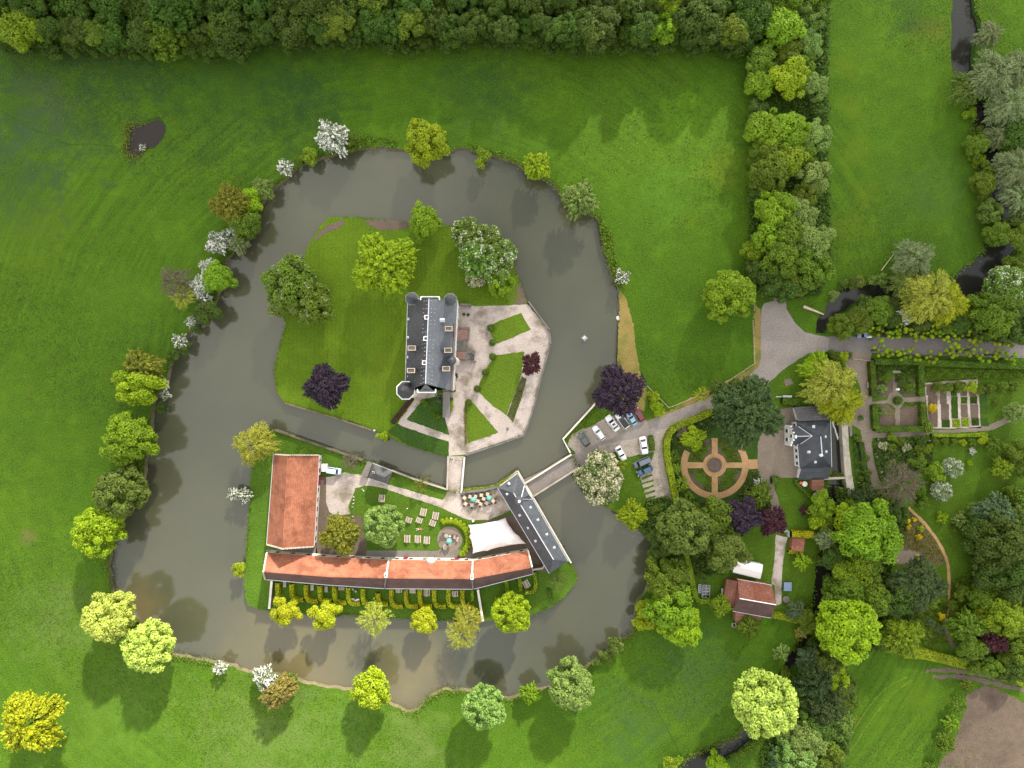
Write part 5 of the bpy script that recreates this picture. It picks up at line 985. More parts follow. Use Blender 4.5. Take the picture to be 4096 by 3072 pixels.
T('P', (1945, 1045), 50, 'twig', 'bare greyish tree in the shrub garden', fam='thin'); T('P', (1918, 1062), 36, 'olive', 'thinly leafed olive tree beside the bare one', fam='thin')
T('P', (2034, 1060), 22, 'fruit', 'white-green blossoming fruit tree, lower one on the orchard lawn', fam='puff'); T('P', (2058, 1010), 22, 'fruit', 'white-blossomed fruit tree in the orchard lawn, upper one'); T('P', (2020, 1020), 20, 'fresh', 'round green shrub between the two white fruit trees', fam='lobe')
T('P', (2165, 1012), 24, 'fresh', 'round green fruit tree at the right of the orchard lawn', fam='spray'); T('P', (2150, 962), 19, 'green', 'darker round fruit tree above the bright one on the orchard lawn', fam='spray'); T('P', (2100, 975), 9, 'white', 'tiny yellow and white flower clump on the orchard lawn')
T('P', (2036, 1119), 14, 'lime', 'small lime spray shrub on the lower orchard lawn', fam='spray'); T('P', (2076, 1124), 19, 'pale', 'pale round shrub on the lower orchard lawn', fam='spray')
T('P', (2150, 1108), 42, 'blue', 'large blue-green tree at the right of the lower orchard lawn'); T('P', (2160, 1172), 60, 'deep', 'large deep green tree below the blue-green one'); T('P', (2099, 1185), 15, 'twig', 'grey bare bush beside the deep green tree'); T('P', (2112, 1256), 15, 'twig', 'grey dead little tree over a dark hollow')
T('P', (2087, 1353), 38, 'green', 'feathery green tree at the lower right beside the dark red one', fam='spray'); T('P', (2170, 1333), 44, 'fresh', 'light green tree at the right edge above the dark red one'); T('P', (2149, 1382), 32, 'plum', 'dark red-purple tree among the greens at the lower right')
T('P', (1977, 560), 48, 'silver', 'silvery willow above the big yellow willow by the stream'); T('P', (2008, 640), 62, 'gold', 'big yellow-green willow leaning over the stream, left crown', fam='willow'); T('P', (2046, 652), 52, 'yellow', 'big yellow-green willow leaning over the stream, right crown', fam='willow'); T('P', (1955, 612), 44, 'olive', 'olive brown willow branches over the stream', fam='thin')
T('P', (2147, 676), 52, 'green', 'broad green tree on the north side of the lane'); T('P', (2173, 618), 46, 'candle', 'white-flowered chestnut at the right edge above the lane'); T('P', (1957, 682), 24, 'white', 'white-tipped pale shrub by the lane', fam='spray')
T('P', (2138, 73), 31, 'silver', 'round silvery willow at the top right by the stream', sx=1.1, ang=45)
T('P', (2150, 160), 56, 'silver', 'largest grey willow on the east bank of the stream'); T('P', (2180, 225), 50, 'silver', 'lower grey willow crown on the east bank'); T('P', (2092, 190), 38, 'olive', 'olive willow hanging over the stream at the upper right', fam='willow'); T('P', (2196, 150), 44, 'silver', 'grey willow cut by the right edge of the view')
G1 = 'dense shrubs and trees of the right-hand garden'
for x, y, r_, s_ in ((1872,1080,32,'dark'),(1843,1097,24,'green'),(1938,1106,24,'deep'),(1905,1100,22,'deep'),(1800,1206,28,'deep'),(1823,1278,46,'green'),(1880,1287,42,'green'),(1862,1215,36,'green'),(1800,1260,20,'deep'),(2112,1160,36,'deep'),(2185,1219,46,'deep'),(2197,1268,38,'deep'),(2140,1230,40,'deep'),(2150,1275,22,'green'),(2182,1062,15,'green'),(2206,1072,20,'green'),(2198,1110,26,'olive'),(2075,1278,16,'green'),(2095,1400,28,'green'),(2120,1345,24,'green'),(2204,1395,33,'green'),(2205,1345,32,'fresh'),(2180,1425,22,'green'),(2130,1320,22,'lime'),(1920,1335,22,'deep'),(1905,1385,16,'blue'),(1960,1320,18,'deep'),(2005,1300,20,'green'),(2030,1290,12,'green'),(2010,1345,10,'blue'),(2030,1360,10,'blue'),(2058,1310,14,'green'),(2150,1260,20,'deep'),(1990,1085,14,'green'),(2205,1170,30,'deep'),(2090,1130,14,'twig'),(2110,1105,22,'green'),(2060,1140,8,'green'),(2185,1000,18,'green'),(2200,975,26,'green'),(2205,1010,22,'green'),(1990,1140,8,'yellow'),(2120,1290,26,'green'),(1970,1340,14,'green'),(2040,1270,9,'green'),(2100,1440,16,'green'),(2140,1440,22,'green'),(2165,1450,18,'deep'),(2195,1445,28,'deep'),(1925,1080,18,'green'),(1985,1060,14,'green')):
    T('P', (x, y), r_, s_, 'one of the %s trees and shrubs of the wooded garden at lower right' % {'deep': 'deep green', 'dark': 'very dark', 'green': 'green', 'blue': 'blue-green', 'olive': 'olive', 'fresh': 'fresh green', 'lime': 'lime green', 'twig': 'grey twiggy', 'yellow': 'yellow'}[s_], G1 + ', ' + s_)
G2 = 'undergrowth along the south stream'
for x, y, r_, s_ in ((1790,1428,34,'olive'),(1802,1465,32,'lime'),(1800,1400,22,'lime'),(1745,1425,28,'blue'),(1757,1474,44,'dark'),(1740,1500,30,'deep'),(1806,1500,34,'deep'),(1782,1530,46,'dark'),(1806,1560,38,'olive'),(1760,1568,38,'deep'),(1740,1600,46,'pale'),(1720,1635,46,'pale'),(1775,1620,38,'green'),(1690,1640,30,'blue'),(1705,1600,26,'pale'),(1830,1510,22,'green'),(1790,1655,20,'green'),(1735,1545,26,'deep'),(1548,1652,24,'lime'),(1451,1652,17,'fresh'),(1465,1640,9,'fresh'),(1830,1560,18,'green'),(1815,1610,22,'deep'),(1700,1455,14,'green'),(1760,1395,14,'deep')):
    T('P', (x, y), r_, s_, 'one of the %s trees in the thicket along the lower stream' % {'olive': 'olive-yellow', 'lime': 'yellow-lime', 'blue': 'blue-green', 'dark': 'very dark green', 'deep': 'deep green', 'pale': 'pale green', 'green': 'green', 'fresh': 'fresh green'}[s_], G2 + ', ' + s_, up=.95)
for i, (x, y, r_) in enumerate(((2087,1480,15),(2070,1522,19),(2055,1562,19),(2043,1604,22),(2008,1655,14))): T('P', (x, y), r_, 'fresh' if i == 2 else 'green', 'bushy hedgerow tree beside the ploughed field, number %s from the top' % ('one', 'two', 'three', 'four', 'five')[i], 'hedgerow by the ploughed field', fam='spray')
G3n = 'trees of the avenue along the old drive'
for x, y, r_, s_ in ((1690,62,42,'fresh'),(1751,36,33,'olive'),(1705,172,40,'lime'),(1640,180,30,'fresh'),(1754,185,33,'pale'),(1751,95,30,'pale'),(1652,278,40,'fresh'),(1706,285,44,'fresh'),(1762,296,33,'pale'),(1661,372,44,'green'),(1757,381,34,'pale'),(1700,345,38,'fresh'),(1672,452,44,'fresh'),(1728,462,38,'pale'),(1740,425,28,'green'),(1643,132,32,'green'),(1700,120,30,'green'),(1652,12,34,'green'),(1735,145,26,'green'),(1665,325,34,'green'),(1735,335,28,'green'),(1667,510,40,'fresh'),(1752,525,44,'pale'),(1628,542,24,'fresh'),(1690,560,46,'green'),(1756,580,42,'green'),(1661,600,34,'deep'),(1728,606,32,'green'),(1630,590,26,'deep'),(1700,500,40,'green'),(1641,330,26,'green'),(1635,240,22,'deep'),(1770,240,20,'deep'),(1640,420,24,'deep'),(1700,-20,40,'green'),(1760,-10,36,'green'),(1700,620,30,'deep')):
    T('P', (x, y), r_, s_, 'one of the %s trees in the double line along the old drive' % {'fresh': 'fresh green', 'olive': 'olive', 'lime': 'yellow-green', 'pale': 'pale green', 'green': 'green', 'deep': 'deep green'}[s_], G3n + ', ' + s_, up=1.05, fam=None if s_ != 'pale' else 'open')
G4 = 'trees and bushes along the east stream'
for x, y, r_, s_ in ((2159,293,30,'silver'),(2109,314,24,'green'),(2194,360,46,'silver'),(2124,398,26,'green'),(2138,457,26,'olive'),(2203,425,40,'silver'),(2150,507,26,'green'),(2203,513,30,'green'),(2094,246,13,'fresh'),(2130,370,18,'green'),(2195,290,34,'deep'),(2110,345,14,'fresh'),(2150,480,14,'green'),(2205,470,28,'deep'),(2115,285,14,'green'),(2190,565,20,'green')):
    T('P', (x, y), r_, s_, 'one of the %s trees and bushes lining the east stream at the right edge' % {'silver': 'grey willow', 'green': 'green', 'olive': 'olive', 'fresh': 'fresh green', 'deep': 'deep green'}[s_], G4 + ', ' + s_)
G5 = 'bushes on the island of rough ground by the lane'
for x, y, r_, s_ in ((1819,703,26,'green'),(1857,688,28,'green'),(1895,672,30,'green'),(1870,655,20,'deep'),(1925,690,22,'deep'),(1920,660,22,'deep'),(1990,690,26,'deep'),(2030,700,24,'green'),(2070,700,26,'deep'),(2188,706,38,'deep'),(2110,710,24,'deep'),(2200,660,34,'deep'),(1880,720,12,'green'),(2085,680,26,'green'),(1800,640,12,'pale'),(2130,720,20,'deep'),(1850,610,16,'olive'),(1895,605,18,'olive'),(1822,612,10,'olive')):
    T('P', (x, y), r_, s_, 'one of the %s bushes between the lane and the stream' % {'green': 'green', 'deep': 'deep green', 'pale': 'pale', 'olive': 'olive'}[s_], G5 + ', ' + s_)
G6 = 'shrubs of the kitchen garden and flower borders'
for x, y, r_, s_ in ((1905,838,11,'pale'),(1895,850,9,'blue'),(1963,838,14,'green'),(1910,820,10,'green'),(1950,820,14,'deep'),(1990,830,10,'green'),(1800,770,14,'green'),(1820,772,12,'hedge'),(1906,890,8,'pale'),(1860,903,6,'olive'),(2025,835,12,'green'),(2045,838,12,'green'),(2070,835,12,'green'),(2095,838,14,'hedge'),(2115,840,12,'green'),(2140,838,11,'green'),(2165,836,12,'green'),(2190,834,12,'green'),(2128,842,9,'dark'),(2095,1000,6,'lime'),(1985,975,14,'green'),(1980,1000,18,'green'),(1965,985,12,'deep'),(2002,968,11,'fresh'),(1927,945,10,'fresh'),(1920,965,12,'green'),(1945,955,10,'green'),(1990,950,13,'deep'),(2120,950,9,'yellow'),(2190,890,22,'pale'),(2150,870,8,'green'),(2125,947,10,'hedge'),(1870,990,8,'green'),(1872,1020,9,'green'),(1868,1050,9,'green'),(1860,1000,6,'green'),(1860,1035,7,'green'),(2040,955,9,'green'),(2018,953,9,'green'),(2060,956,8,'green'),(2080,955,8,'hedge'),(2100,955,9,'green'),(2140,955,9,'green')):
    T('P', (x, y), r_, s_, 'one of the %s shrubs in the beds of the kitchen garden' % {'pale': 'pale', 'blue': 'bluish', 'green': 'green', 'deep': 'deep green', 'hedge': 'lime green', 'olive': 'olive', 'dark': 'dark', 'lime': 'lime', 'fresh': 'fresh green', 'yellow': 'yellow'}[s_], G6 + ', ' + s_, fam='puff')
for (x, y), lb in (((1907, 963), 'pinkish white rhododendron left of the little path'), ((1957, 965), 'pinkish white rhododendron right of the little path')): T('P', (x, y), 11, 'cream', lb, sx=.8, ang=0)
T('P', (2013, 882), 10, 'yellowflower', 'round clump of bright yellow flowers in the allotment', fam='puff')
for x, y, r_ in ((1958,1126,7),(1962,1138,6),(1975,1122,5),(1984,1160,7),(2033,1330,8),(1983,1204,6)): T('P', (x, y), r_, 'yellowflower', 'yellow-flowered azalea in the rock garden', 'yellow azaleas', fam='puff')
# --- the wood along the top edge
RW = random.Random(41)
for row, (yy, jit) in enumerate(((56, 12), (4, 13))):
    xx = -40 + row * 25
    while xx < 1630:
        r_ = RW.choice([RW.uniform(24, 36), RW.uniform(36, 58)]); s_ = RW.choice(['wood', 'wood', 'wood', 'wood', 'deep', 'green'])
        if row == 0 and xx < 60: s_ = 'fresh'
        if abs(xx - 1440) < 25: s_ = 'fresh'
        T('P', (xx, yy + RW.uniform(-jit, jit) + (14 if 180 < xx < 520 else 0)), r_, s_, 'one of the %s trees in the shady wood along the top edge' % {'wood': 'mid green', 'deep': 'deep green', 'green': 'green', 'dark': 'darkest', 'fresh': 'fresh green'}[s_], 'trees of the wood along the top, ' + s_, up=1.0, h=(8.4, 8.8)[row] * RW.uniform(.7, 1.22), fam=RW.choice(['lobe', 'lobe', 'open', 'puff']))
        xx += r_ * RW.uniform(1.15, 1.5)
def merged_wood(name, spots, label):
    """the rest of the wood, beyond the trees one can tell apart: one mass"""
    VV = []; LF = []; CL = []
    for (x, y, z, r_, k) in spots:
        me, tme, R0, hc0 = proto('lobe', 'l' if r_ > 5 else 'm', k % 3); n = len(me.vertices); a = np.empty(n * 3, np.float32); me.vertices.foreach_get('co', a); a = a.reshape(-1, 3) * (r_ / R0); th_ = k * 1.7
        b = np.empty_like(a); b[:, 0] = a[:, 0] * math.cos(th_) - a[:, 1] * math.sin(th_) + x; b[:, 1] = a[:, 0] * math.sin(th_) + a[:, 1] * math.cos(th_) + y; b[:, 2] = a[:, 2] + z; VV.append(b)
        m_ = len(me.polygons); q = np.empty(m_, np.float32); me.attributes['leaf'].data.foreach_get('value', q); LF.append(q); q2 = np.empty(m_, np.float32); me.attributes['clump'].data.foreach_get('value', q2); CL.append(q2)
    V = np.vstack(VV); n = len(V) // 4; me = bpy.data.meshes.new(name); me.vertices.add(4 * n); me.vertices.foreach_set('co', V.ravel()); me.loops.add(4 * n); me.polygons.add(n)
    me.loops.foreach_set('vertex_index', np.arange(4 * n)); me.polygons.foreach_set('loop_start', np.arange(0, 4 * n, 4)); me.polygons.foreach_set('loop_total', np.full(n, 4)); me.update(calc_edges=True)
    me.attributes.new('leaf', 'FLOAT', 'FACE').data.foreach_set('value', np.concatenate(LF)); me.attributes.new('clump', 'FLOAT', 'FACE').data.foreach_set('value', np.concatenate(CL))
    o = link(name, me, L_['wood']); tag(o, label, 'wood', kind='stuff')
far = []
for yy in (-45, -100):
    xx = -60
    while xx < 1650: far.append((*G('P', (xx, yy + RW.uniform(-12, 12)), 10), RW.uniform(8, 9.5), RW.uniform(4.4, 6.2), RW.randrange(9))); xx += RW.uniform(46, 66)
merged_wood('wood', far, 'continuing mass of the wood beyond the trees along the top edge')
far = []; xx = 20
while xx < 1600: far.append((*G('P', (xx, 90 + RW.uniform(-12, 14) + (8 if 180 < xx < 520 else -4)), 4), RW.uniform(3.4, 4.6), RW.uniform(2.4, 3.8), RW.randrange(9))); xx += RW.uniform(34, 56)
merged_wood('wood_edge', far, 'low shaded edge growth at the foot of the wood along the top')
# ---------------------------------------------------------------- hedges: solid dark core with a coat of leaf clumps
def hedge_mesh(line, wd, h, dens=70, ls=.12, closed=False, seed=1):
    rs = np.random.RandomState(seed); L = np.array(line); seg = np.diff(L, axis=0) if not closed else np.roll(L, -1, 0) - L; ln = np.linalg.norm(seg, axis=1)
    tot = ln.sum(); n = int(tot * (wd + 2 * h) * dens); i = rs.choice(len(ln), n, p=ln / tot); f = rs.rand(n)[:, None]; p_ = L[i] + seg[i] * f; d = seg[i] / ln[i][:, None]; nn = np.stack([-d[:, 1], d[:, 0]], 1)
    u_ = rs.rand(n) * (wd + 2 * h) - h; top = (u_ >= 0) & (u_ <= wd); off = np.clip(u_, 0, wd) - wd / 2; z = np.where(top, h, np.where(u_ < 0, h + u_, h - (u_ - wd)))
    C_ = np.column_stack([p_ + nn * off[:, None], z]) + rs.normal(size=(n, 3)) * .045
    nv = np.where(top[:, None], np.array([[0, 0, 1.]]), np.column_stack([nn * np.sign(off)[:, None], np.zeros(n)])) + rs.normal(size=(n, 3)) * .4
    return leaf_mesh('foliage', C_, nv, rs.uniform(.7, 1.3, n) * ls, (np.sin(p_[:, 0] * 1.3) * np.cos(p_[:, 1] * 1.7) * .5 + .5), rs)
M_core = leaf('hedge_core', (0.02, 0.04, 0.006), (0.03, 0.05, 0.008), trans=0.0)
def hedge(line, wd, h, sp, label, group=None, name='hedge', seed=1, dens=70, ls=.12):
    rt = empty(name, (line[0][0], line[0][1], 0)); tag(rt, label, 'hedge', group)
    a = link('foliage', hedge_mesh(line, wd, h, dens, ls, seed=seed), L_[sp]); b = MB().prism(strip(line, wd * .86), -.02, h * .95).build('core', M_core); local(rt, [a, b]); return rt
LG = 'L-shaped clipped hedge screens of the tea garden'
for i, x in enumerate((172, 262, 352, 440, 532, 620, 712, 805, 893, 985, 1073, 1163, 1253, 1342)):
    y0 = 1000 + min(i * 6, 40) if i < 9 else 1042; y1 = 1080 + min(i * 6, 48); dx = 2 if i % 2 else -2
    q = [(x, y0), (x, y1 - 14), (x + 10, y1 + 12), (x + 34, y1 + 24), (x + 76, y1 + 20)]
    if i == 0: q = [(x, y0), (x + 2, y1)]
    if i == 7: q = [(x, y0 + 25), (x + 10, y1 + 2), (x + 32, y1 + 14), (x + 66, y1 + 14)]
    hedge(chaikin(GL('Z2', q, 1.2), 1, False), .92, 1.3, 'goldhedge', 'yellow-green hooked hedge screen below the stable range, number %d counted from the west wall' % (i + 1), LG, seed=i)
hedge(GL('Z2', [(1405, 1045), (1405, 1115)], 1.2), .7, 1.3, 'hedge', 'short straight hedge beside the east end wall of the tea garden')
hedge(chaikin(GL('Z2', [(1618, 985), (1630, 1050), (1622, 1080), (1590, 1100), (1548, 1104)], 1.2), 1, False), .8, 1.3, 'hedge', 'hooked yellow hedge just right of the tea garden end wall')
hedge(GL('Z2', [(1703, 965), (1712, 1050)], 1.2), .8, 1.3, 'hedge', 'straight yellow hedge left of the lone slatted table'); hedge(chaikin(GL('Z2', [(1795, 935), (1808, 1010), (1800, 1048), (1770, 1058), (1738, 1058)], 1.2), 1, False), .85, 1.3, 'hedge', 'hooked yellow hedge around the lone slatted table')
hedge(GL('Z2', [(1885, 1040), (1905, 1110)], .8), .5, .8, 'box', 'thin low hedge near the round end of the courtyard island')
hedge(chaikin(GL('Z3', [(1430, 768), (1300, 830), (1150, 885), (1075, 930), (1040, 1000), (1032, 1100), (1045, 1200), (1075, 1350), (1105, 1480), (1118, 1560)], 1.8), 2, False), 1.5, 1.9, 'hedge', 'long curved bright green hedge between the parking lane and the parterre')
hedge(GL('Z3', [(890, 980), (905, 1040), (905, 1115)], 1.2), 1.2, 1.3, 'green' if False else 'box', 'short clipped hedge beside the white car on the island verge')
hedge(GL('Z3', [(880, 1640), (990, 1605)], 1.2), 1.6, 1.2, 'box', 'short dark hedge at the bottom of the parking bays')
hedge(GL('Z5', [(760, 800), (800, 950), (845, 1190), (880, 1230), (990, 1225)], 1.5), 1.1, 1.6, 'hedge', 'bright hedge bounding the cottage garden on the moat side')
hedge(GL('Z5', [(1520, 1350), (1620, 1365), (1760, 1405)], 1.5), 1.5, 1.6, 'hedge', 'bright hedge from the cottage to the stream'); hedge(GL('Z5', [(1700, 636), (1895, 640)], 1.6), 1.7, 1.7, 'goldhedge', 'golden yellow clipped hedge above the garden shed')
hedge(GL('Z5', [(1670, 790), (1790, 800)], 1.2), .8, 1.2, 'goldhedge', 'short golden hedge under the garden shed'); hedge(GL('Z5', [(1525, 158), (1590, 158)], 1.5), 1.8, 1.6, 'box', 'square clipped block of hedge at the mill lawn corner')
hedge(chaikin(GL('Z5', [(1735, 150), (1740, 190), (1800, 250), (1890, 330)], 1.2), 1, False), .7, 1.2, 'box', 'thin curved dark hedge around the mill lawn')
hedge(GL('Z4', [(870, 545), (888, 850)], 1.6), 1.3, 1.7, 'box', 'west hedge of the square kitchen garden, upper part'); hedge(GL('Z4', [(895, 930), (905, 1140), (1320, 1140)], 1.6), 1.35, 1.7, 'box', 'clipped hedge round the south-west corner of the square kitchen garden')
hedge(GL('Z4', [(1302, 560), (1310, 850)], 1.6), 1.4, 1.7, 'box', 'east hedge of the square kitchen garden, upper part'); hedge(GL('Z4', [(1322, 905), (1328, 1100)], 1.6), 1.3, 1.7, 'box', 'east hedge of the square kitchen garden, lower part')
hedge(GL('Z4', [(890, 545), (1300, 552), (1700, 570), (2300, 592)], 1.7), 1.4, 2.0, 'box', 'long dark clipped hedge between the pollarded limes and the kitchen garden')
hedge(GL('Z4', [(1400, 1195), (1650, 1200), (1880, 1190)], 1.0), .8, 1.0, 'hedge', 'low loose hedge on the south side of the curved garden path')
hedge(GL('Z4', [(510, 520), (650, 535)], 1.2), 1.4, 1.2, 'hedge', 'short bright hedge by the garden gate'); hedge(GL('Z4', [(490, 478), (690, 492)], 1.2), 1.3, 1.2, 'box', 'low dark hedge along the lane by the garden gate')
hedge(GL('Z4', [(720, 1200), (730, 1230), (775, 1230)], 1.0), 1.2, 1.0, 'box', 'small block of hedge by the mill embankment'); hedge(GL('Z4', [(770, 1260), (800, 1480), (840, 1640)], 1.0), 1.2, 1.3, 'deep', 'dark hedge left of the path past the bare tree')
hedge(GL('Z3', [(2060, 670), (2210, 690)], 1.5), 1.6, 1.6, 'box', 'dark hedge north of the mill yard')
hedge(GL('Z8', [(1150, 640), (1320, 650), (1500, 690), (1750, 755), (2000, 830), (2250, 905)], 1.5), 2.4, 1.8, 'hedge', 'long field hedge along the north side of the farm track')
hedge(GL('Z1', [(1100, 838), (965, 1010)], 1), .95, 1.0, 'plum', 'dark red clipped hedge running from the octagonal tower to the bank')
hedge(GL('Z1', [(1375, 835), (1372, 880), (1370, 925)], .8), .5, .9, 'hedge', 'narrow row of lime green shrubs beside the lean-to passage')
hedge(GL('Z1', [(1465, 900), (1466, 1000), (1470, 1150)], .5), .35, .5, 'rust', 'thin reddish border along the west side of the formal lawn')
ring_pts = [(cx + 4.7 * math.cos(math.radians(a)), cy + 4.7 * math.sin(math.radians(a))) for a in range(-52, 118, 10)]
for i, q in enumerate(ring_pts[::1]):
    pass
def balls(name, spots, r, sp, label, group, cat='shrub', ls=.10):
    rs = np.random.RandomState(5); v = unit(rs, 700); me = leaf_mesh('foliage', v * r * np.array([1, 1, .95]), v + rs.normal(size=(700, 3)) * .35, rs.uniform(.7, 1.3, 700) * ls, rs.rand(700) * .5 + .3, rs); me.materials.append(L_[sp])
    for i, (x, y, lb) in enumerate(spots):
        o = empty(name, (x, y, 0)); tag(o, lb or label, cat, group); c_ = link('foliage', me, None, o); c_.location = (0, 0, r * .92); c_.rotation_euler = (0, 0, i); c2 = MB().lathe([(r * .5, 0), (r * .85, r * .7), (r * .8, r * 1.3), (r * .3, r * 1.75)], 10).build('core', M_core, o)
balls('shrub', [(*q, None) for q in ring_pts], .62, 'hedge', 'lime green shrub in the arc around the fire pit circle', 'arc of shrubs round the fire pit')
balls('shrub', [((cx + 5.3 * math.cos(math.radians(a))), (cy + 5.3 * math.sin(math.radians(a))), None) for a in range(-45, 112, 13)], .5, 'hedge', 'outer lime green shrub in the arc around the fire pit circle', 'outer arc of shrubs round the fire pit')
tb = [((1637, 362), 'top'), ((1650, 460), 'second'), ((1652, 556), 'third'), ((1604, 664), 'fourth'), ((1547, 775), 'fifth'), ((1488, 868), 'lowest')]
balls('topiary_ball', [(*G('Z1', p, .8), 'clipped box ball on the edge of the castle court, %s from the north' % n) for p, n in tb], .95, 'green', '', 'box balls round the castle court', 'topiary')
balls('topiary_ball', [(*G('Z4', (1094, 890), 1), 'dark clipped dome in the centre of the kitchen garden cross paths')], 1.2, 'box', '', None, 'topiary')
balls('topiary_ball', [(*G('Z4', (1357, 1132), 1.2), 'bright clipped ball at the south-east corner of the kitchen garden hedge')], 1.45, 'hedge', '', None, 'topiary')
# ---------------------------------------------------------------- pollarded limes: knuckled branches ending in leaf balls
def pollard_protos(n=4):
    out_ = []
    for k in range(n):
        rs = np.random.RandomState(60 + k); R = random.Random(60 + k); mb = MB(); mb.tube([(0, 0, -.1), (0, 0, 1.5), (0, 0, 3.2)], [.28, .22, .2], 8); C_ = []; NN = []; CL = []
        for i in range(7):
            a = 6.283 * i / 7 + R.uniform(-.4, .4); L = R.uniform(.9, 2.3) if i < 6 else .2; z = R.uniform(3.6, 5.0); e = Vector((math.cos(a) * L, math.sin(a) * L * .8, z))
            mb.tube([(0, 0, 2.9), (e.x * .55, e.y * .55, 3.3), e], [.14, .1, .08], 5)
            v = unit(rs, 260); r_ = R.uniform(.30, .46); C_.append(np.array(e) + v * r_ * rs.uniform(.85, 1.12, (260, 1))); NN.append(v + rs.normal(size=(260, 3)) * .35); CL.append(np.full(260, R.random()))
        C_ = np.vstack(C_); NN = np.vstack(NN); me = leaf_mesh('crown', C_, NN, rs.uniform(.7, 1.3, len(C_)) * .13, np.concatenate(CL), rs); me.materials.append(L_['lime'])
        t = mb.build('trunk', M_bark); tm = t.data; bpy.data.objects.remove(t); out_.append((me, tm))
    return out_
PP = pollard_protos()
for i, p in enumerate([(860, 245), (965, 275), (1050, 300), (1120, 270), (1240, 300), (1330, 290), (1400, 270), (1500, 300), (1590, 320), (1680, 310), (1830, 325), (2000, 350), (2120, 365)] + [(940, 440), (1050, 475), (1150, 470), (1250, 490), (1400, 505), (1560, 470), (1650, 450), (1750, 440), (1850, 490), (1970, 480), (2110, 520)]):
    x, y = G('Z4', p, 4.3); o = empty('pollard_tree', (x, y, 0), i * 1.3); n_ = p[1] < 400
    tag(o, 'pollarded lime with yellow-green leaf balls in the %s row of the lane' % ('north' if n_ else 'south'), 'tree', 'pollarded limes on the %s side of the lane' % ('north' if n_ else 'south'))
    me, tm = PP[i % 4]; link('crown', me, None, o); link('trunk', tm, None, o)
# ---------------------------------------------------------------- rough growth along the water, herb layer in borders
def scatter_line(name, line, wd, n, sp, label, ls=.16, z=(0, .5), closed=True, seed=1, clump=True):
    rs = np.random.RandomState(seed); L = np.array(line); seg = (np.roll(L, -1, 0) - L) if closed else np.diff(L, axis=0); L0 = L if closed else L[:-1]; ln = np.linalg.norm(seg, axis=1) + 1e-6
    i = rs.choice(len(ln), n, p=ln / ln.sum()); f = rs.rand(n)[:, None]; p_ = L0[i] + seg[i] * f; d = seg[i] / ln[i][:, None]; nn = np.stack([-d[:, 1], d[:, 0]], 1)
    g = np.sin(p_[:, 0] * .31 + 1) + np.sin(p_[:, 1] * .27) + np.sin((p_[:, 0] + p_[:, 1]) * .11) * 1.2
    k = (g + rs.normal(size=n) * .5 > .1) if clump else np.ones(n, bool); p_, nn, n = p_[k], nn[k], int(k.sum())
    C_ = np.column_stack([p_ + nn * (rs.normal(size=(n, 1)) * wd), rs.uniform(z[0], z[1], n)]); nv = rs.normal(size=(n, 3)) * .6 + np.array([0, 0, .8])
    o = link(name, leaf_mesh(name, C_, nv, rs.uniform(.6, 1.5, n) * ls, rs.rand(n), rs), L_[sp]); tag(o, label, 'undergrowth', kind='stuff')
def scatter_area(name, poly, n, sp, label, ls=.16, z=(0, .5), seed=1, thr=-9):
    rs = np.random.RandomState(seed); a = np.array(poly); lo, hi = a.min(0), a.max(0); p_ = rs.rand(n * 3, 2) * (hi - lo) + lo; p_ = p_[inside(p_, poly)]
    g = np.sin(p_[:, 0] * .9 + seed) + np.sin(p_[:, 1] * 1.1) + np.sin((p_[:, 0] + p_[:, 1]) * .5); p_ = p_[g + rs.normal(size=len(p_)) * .4 > thr][:n]; n = len(p_)
    C_ = np.column_stack([p_, rs.uniform(z[0], z[1], n)]); nv = rs.normal(size=(n, 3)) * .6 + np.array([0, 0, .8])
    cl = (np.sin(p_[:, 0] * 2.1) * np.sin(p_[:, 1] * 2.3) * .5 + .5)
    o = link(name, leaf_mesh(name, C_, nv, rs.uniform(.6, 1.5, n) * ls, cl, rs), L_[sp]); tag(o, label, 'undergrowth', kind='stuff')
scatter_line('bank_growth', tops[0], .5, 16000, 'green', 'ragged grass and weeds along the outer bank of the moat', .17)
scatter_line('bank_growth', ccw(lowI), .35, 5000, 'green', 'ragged weeds along the edge of the courtyard island', .15)
scatter_line('bank_growth', tops[1], .9, 2600, 'bronze', 'brownish rushes round the meadow pond', .13, (-.4, .3), clump=True)
T('P', (308, 318), 8, 'white', 'tiny white bush at the edge of the meadow pond')
scatter_line('bank_growth', ccw(castleI)[0:], .3, 1600, 'deep', 'tufts along the foot of the castle island banks', .14)
scatter_line('bank_growth', tops[2], .5, 9000, 'green', 'tall weeds along the east stream', .2, (0, .8)); scatter_line('bank_growth', tops[4], .45, 8000, 'green', 'tall weeds along the south stream', .2, (0, .8))
scatter_area('bank_scrub', GL('P', [(1290, 470), (1320, 500), (1330, 560), (1345, 620), (1335, 625), (1312, 560), (1300, 520)]), 2500, 'green', 'rough vegetation on the east bank north of the tan strip', .2, (0, .7), 3)
scatter_area('bank_scrub', GL('P', [(770, 320), (1000, 322), (1100, 345), (1110, 335), (1000, 305), (850, 300), (770, 290)]), 2500, 'green', 'rough low growth along the north bank', .2, (0, .5), 4, -.2)
scatter_area('wall_plants', GL('Z1', [(1450, 1450), (1600, 1440), (1680, 1420), (1790, 1350), (1800, 1362), (1690, 1440), (1600, 1470), (1450, 1485)]), 1500, 'hedge', 'green and yellow plants growing on the terrace wall', .14, (.1, 1.0), 6)
